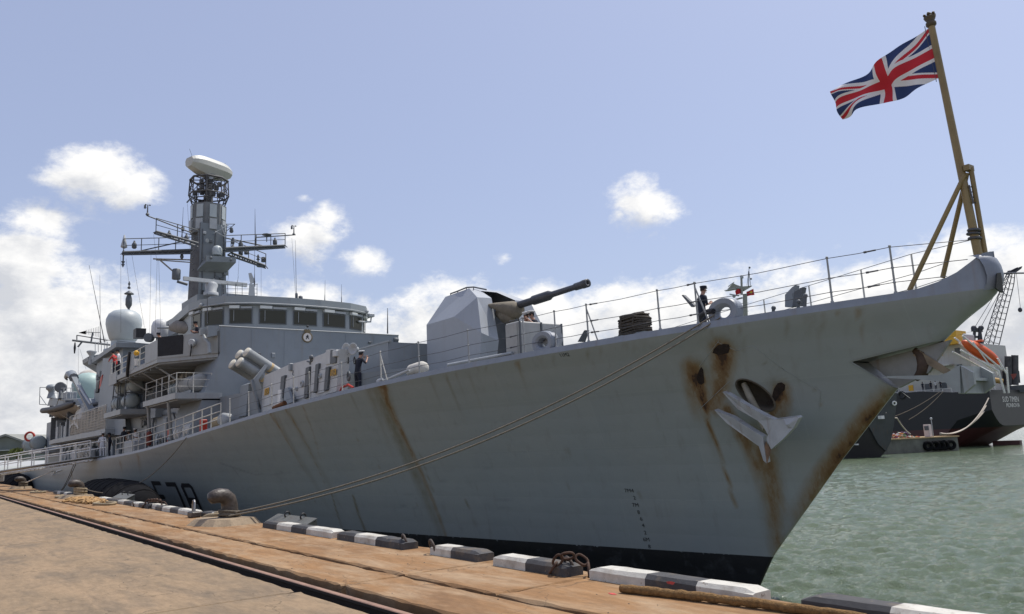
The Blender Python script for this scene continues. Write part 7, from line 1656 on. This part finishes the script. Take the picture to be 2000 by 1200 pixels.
# pontoon with tyres and heaped gear
def pontoon():
    dep=122; a=wl(1722,dep); b=wl(1868,dep+4); d=(b-a).normalized(); n=V(-d.y,d.x,0); 
    if n.dot(ED)<0: n=-n
    zt=AD(1800,857,dep).z; t=thing('work_pontoon',tuple(a),'low concrete work pontoon hung with tyres beside the far ship','pontoon'); q=[a,b,b+n*7,a+n*7]
    MB().loft([V(p.x,p.y,WATER_Z-1) for p in q],[V(p.x,p.y,zt) for p in q]).build('hull',mat('pontoon_concrete',(.13,.13,.11),.85,var=.4,scale=.6,streak=.7,streakcol=(.05,.04,.03)),t)
    MB().loft([V(p.x,p.y,zt) for p in [a-n*.2,b-n*.2+d*.2,b+n*7,a+n*7]],[V(p.x,p.y,zt+.18) for p in [a-n*.2,b-n*.2+d*.2,b+n*7,a+n*7]]).build('deck_edge',mat('ochre_timber',(.42,.30,.16),.8,var=.3),t)
    for px in (1808,1826,1838,1849,1866):
        k=None; p=AD(px,870,dep+2); s=(p-a).dot(d); c=a+d*s-n*.35; c.z=WATER_Z+.95; t2=tag(MB().torus(c,.55,.26,n+d*.3,18,8).build('tyre_fender',MATS['old_rubber'],origin=tuple(c)),{1808:'leftmost',1826:'second',1838:'third',1849:'fourth',1866:'rightmost'}[px]+' of the tyres hung along the pontoon side','tyre','tyres on the pontoon')
    p=AD(1813,848,dep+3); MB().cbox(V(p.x-.45,p.y-.4,zt+.18),V(p.x+.45,p.y+.4,zt+2.1),.04).build('booth',mat('booth_pink_white',(.62,.52,.48),.6),t); MB().cbox(V(p.x-.3,p.y-.46,zt+1.2),V(p.x+.4,p.y-.405,zt+1.85),.02).build('booth_window',GREYD,t)
    p=AD(1822,845,dep+3); MB().tube(V(p.x,p.y,zt),V(p.x,p.y,AD(1822,820,dep+3).z),.06,n=6).ball(V(p.x,p.y,AD(1822,818,dep+3).z),.2,8,6).build('lamp_post',GREYL,t)
    random.seed(9); cols=[mat('gear_'+n_,c_,.8) for n_,c_ in (('red',(.35,.05,.04)),('orange',(.5,.2,.06)),('white',(.6,.6,.58)),('violet',(.12,.07,.16)),('green',(.12,.2,.1)))]
    mb=MB()
    for k in range(170):
        s=random.uniform(2,7.5); w_=random.uniform(.6,5); c=a+d*s+n*w_; h=.9*(1-((s-4.6)/3.0)**2); z=zt+.2+max(0,h)*random.random(); mb.mi=random.randrange(5); r=random.uniform(.08,.2); mb.ball((c.x,c.y,z),(r*1.6,r,r*.7),6,4)
    g=mb.build('gear_heap',cols,t); g['kind']='stuff'
    for k,(pa_,pb_,sg) in enumerate((((1836,846),(1931,778),2.2),((1838,847),(1926,793),1.6),((1836,848),(1922,804),1.2))):
        rope(sagline(AD(*pa_,dep+2),AD(*pb_,136),sg*.9),.10,mat('pale_hawser',(.5,.43,.36),.9),'far_hawser',['upper','middle','lower'][k]+' pale hawser from the pontoon to the far ship\'s quarter','hawsers of the far ship',2)
    rope(sagline(AD(1730,806,112),AD(1752,817,115),.2)+sagline(AD(1752,817,115),AD(1778,848,122),.3),.09,mat('pale_hawser',None) if False else MATS['pale_hawser'],'far_hawser','pale yellow hawser from the dark stern to the pontoon heap','hawsers of the far ship',2)
    for k,(pa_,pb_) in enumerate((((1775,820),(1842,765)),((1740,816),(1835,766)))): rope(sagline(AD(*pa_,134),AD(*pb_,137),.4),.06,ROPED,'far_hawser',['right','left'][k]+' dark line down the black side of the far ship','hawsers of the far ship',2)
pontoon()
# lattice crane behind the far ship
def lattice_crane():
    dep=190; t=thing('lattice_crane',tuple(wl(1905,dep)),'dark lattice-jib dock crane rising behind the orange lifeboat','crane')
    m=mat('crane_steel',(.05,.05,.065),.6,var=.3)
    def lattice(p0,p1,w0,w1,n,nm):
        a=AD(*p0,dep);b=AD(*p1,dep); mb=MB(); d=(b-a).normalized(); s=EL-d*EL.dot(d); s.normalize(); o=ED-d*ED.dot(d); o.normalize()
        P4=[]
        for i in range(n+1):
            k=i/n; w=lerp(w0,w1,k)*(.45+.55*min(1,4*min(k+.12,1-k+.1))); c=a.lerp(b,k); P4.append([c+s*w+o*w,c-s*w+o*w,c-s*w-o*w,c+s*w-o*w])
        for i in range(n):
            for j in range(4): mb.tube(P4[i][j],P4[i+1][j],.11,n=5,cap=False)
            for j in (0,1): mb.tube(P4[i][j],P4[i+1][(j+1)%4],.06,n=4,cap=False)
            for j in range(4): mb.tube(P4[i][j],P4[i][(j+1)%4],.05,n=4,cap=False)
        mb.build(nm,m,t)
    lattice((1930,692),(1976,530),1.3,.8,14,'jib')
    MB().prism([AD(1972,530,dep),AD(1985,524,dep),AD(1997,520,dep),AD(1995,525,dep),AD(1984,533,dep),AD(1974,535,dep)],ED*1.5).build('jib_head',m,t); MB().prism([AD(1976,528,dep),AD(1988,522,dep),AD(1987,526,dep),AD(1978,531,dep)],ED*1.0).build('sheave_box',m,t)
    for px in (1904,1914): MB().tube(AD(px-4,700,dep),AD(px,640,dep),.35,n=6).build('gantry_leg',m,t)
    MB().tube(AD(1909,700,dep),AD(1920,690,dep),.3,n=6).tube(AD(1913,640,dep),AD(1921,700,dep),.35,n=6).build('gantry_leg',m,t)
    MB().box(AD(1897,648,dep),AD(1919,642,dep+2)).build('gantry_head',m,t); MB().box(AD(1899,660,dep),AD(1917,657,dep+1)).build('gantry_tie',m,t)
    for px in (1902,1916): MB().lathe(AD(px,641,dep),[(.3,-.3),(.6,-.2),(.6,.2),(.3,.3)],12,axis=ED).build('sheave',m,t)
    for a,b in (((1903,641),(1972,528)),((1915,641),(1974,530))): MB().tube(AD(*a,dep),AD(*b,dep),.06,n=4).build('pendant',m,t)
    MB().tube(AD(1985,534,dep),AD(1993,602,dep),.05,n=4).build('hoist_wire',m,t); MB().lathe(AD(1993,610,dep),[(.2,0),(.45,.3),(.45,.8),(.2,1.1)],10).build('hook_block',m,t)
    q=[wl(1898,dep),wl(1926,dep),wl(1926,dep)+ED*4,wl(1898,dep)+ED*4]; MB().loft(q,[V(p.x,p.y,AD(1910,698,dep).z) for p in q]).build('cab',m,t)
lattice_crane()
# mast of a ship lying outside the frigate, with its flags
def far_mast():
    dep=88; t=thing('far_patrol_ship',tuple(wl(1452,dep)),'slim grey mast with crosstrees and flags beyond the forecastle','ship'); m=mat('far_mast_grey',(.30,.30,.27),.6,var=.15)
    base=wl(1460,dep); MB().tube(AD(1457,690,dep),AD(1455,575,dep),.32,.24,10).tube(AD(1449,575,dep),AD(1448,543,dep),.12,.12,8).build('pole',m,t); MB().lathe(AD(1449,544,dep),[(.17,0),(.19,.1),(.19,.28),(.08,.36)],12).build('pole_radome',GREYL,t)
    MB().loft([AD(1449,600,dep),AD(1455,600,dep),AD(1455,606,dep),AD(1449,606,dep)],[p+ED*.4 for p in (AD(1449,600,dep),AD(1455,600,dep),AD(1455,606,dep),AD(1449,606,dep))]).build('mast_box',m,t)
    MB().prism([AD(1420,567,dep),AD(1432,553,dep),AD(1437,556,dep),AD(1448,560,dep),AD(1469,558,dep),AD(1468,560,dep),AD(1456,567,dep),AD(1440,564,dep),AD(1430,566,dep)],ED*.8).build('crosstree',m,t)
    MB().tube(AD(1415,568,dep),AD(1448,561,dep),.05,n=5).tube(AD(1422,560,dep),AD(1434,551,dep),.05,n=5).build('crosstree_rail',GREYL,t)
    MB().tube(AD(1425,575,dep),AD(1443,578,dep),.08,n=6).lathe(AD(1434,582,dep),[(.08,0),(.18,.1),(.18,.25),(.1,.3)],10).build('navigation_radar',GREYL,t); MB().tube(AD(1430,587,dep),AD(1450,582,dep),.09,n=6).build('radar_arm',m,t)
    MB().tube(AD(1462,560,dep),AD(1463,522,dep),.05,.03,6).tube(AD(1459,558,dep),AD(1462,530,dep),.03,n=5).tube(AD(1466,558,dep),AD(1463,530,dep),.03,n=5).ball(AD(1464,523,dep),.12,7,5).ball(AD(1467,545,dep),.11,7,5).build('aerial_pole',GREYD,t)
    for py in (593,601,609): MB().tube(AD(1446,py,dep),AD(1462,py-1,dep),.03,n=5).ball(AD(1446,py,dep),.1,6,5).build('lamp_bracket',GREYD,t)
    mb=MB(); vs=[]; 
    def cloth(p00,p10,p01,p11,mats,fn,nm,lab):
        n,m_=20,12; vs=[]; q=[AD(*p,dep) for p in (p00,p10,p01,p11)]
        for j_ in range(m_+1):
            for i in range(n+1): u=i/n; v=j_/m_; vs.append((q[0]*(1-u)+q[1]*u)*(1-v)+(q[2]*(1-u)+q[3]*u)*v+ED*.12*math.sin(u*7+v*2))
        mb=MB(); mb.v=[tuple(x) for x in vs]
        for j_ in range(m_):
            for i in range(n): k=j_*(n+1)+i; mb.f.append([k,k+1,k+n+2,k+n+1]); mb.m.append(fn((i+.5)/n,(j_+.5)/m_)); mb.sm.append(True)
        tag(mb.build(nm,mats,origin=tuple(q[0])),lab,'flag','flags on the far mast')
    fr=MATS['flag_red']; fw=MATS['flag_white']; fy=mat('flag_yellow',(.75,.5,.03),.85)
    cloth((1458,570),(1472,564),(1459,579),(1474,576),[fr,fw,fy],lambda u,v:1 if v<.12 and u<.8 else (2 if (u-.55)**2+(v-.5)**2<.045 else 0),'signal_flag','small red flag with yellow emblem on the right of the far mast')
    cloth((1448,561),(1436,568),(1448,574),(1438,576),[fr],lambda u,v:0,'signal_flag','dull red flag hanging left of the far mast')
    MB().box(AD(1400,700,dep),AD(1520,640,dep)+ED*4).build('deckhouse',GREY,t); q=[wl(1300,dep),wl(1540,dep),wl(1540,dep)+ED*8,wl(1300,dep)+ED*8]; MB().loft(q,[V(p.x,p.y,2.5) for p in q]).build('hull',GREY,t)
far_mast()
# warehouse and bush far left
def warehouse():
    dep=210; t=thing('warehouse',tuple(AD(10,900,dep)),'grey-green gabled warehouse at the far left behind the gangway','building'); a=[(-70,895),(-70,875),(10,852),(42,868),(42,895)]
    f=[AD(px,py,dep) for px,py in ((-60,900),(-60,872),(10,853),(70,872),(70,900))]; MB().prism(f,ED*40).build('wall',mat('shed_green_grey',(.20,.225,.205),.8,var=.15,scale=.2),t)
    for s,(p,q) in (('l',((-66,875),(10,851.5))),('r',((10,851.5),(76,875)))): a_=AD(*p,dep-2);b_=AD(*q,dep-2); MB().loft([a_,b_,b_+V(0,0,.5),a_+V(0,0,.5)],[x+ED*46 for x in (a_,b_,b_+V(0,0,.5),a_+V(0,0,.5))]).build('roof',mat('shed_roof',(.23,.235,.21),.7,var=.2,scale=.3),t)
    MB().box(AD(-60,884,dep-.5),AD(70,877,dep-.3)).build('wall_band',GREYL,t)
    c=thing('bush',tuple(AD(33,893,190)),'small yellow-green bush in front of the warehouse','bush'); random.seed(2); mb=MB()
    c0_=AD(33,884,190)
    for k in range(900):
        v=V(random.gauss(0,1),random.gauss(0,1),random.gauss(0,1)).normalized()*random.random()**.4; p=c0_+V(v.x*1.8,v.y*1.8,v.z*1.1); a1=V(random.uniform(-1,1),random.uniform(-1,1),random.uniform(-1,1)).normalized()*.22; b1_=a1.orthogonal().normalized()*.12; mb.add([p-a1,p+b1_,p+a1,p-b1_],[(0,1,2,3)],False)
    mb.build('crown',mat('bush_leaf',(.13,.15,.035),.7,var=.4,scale=1),c); MB().tube(AD(33,897,190),c0_,.12,n=6).build('trunk',RUST,c)
warehouse()
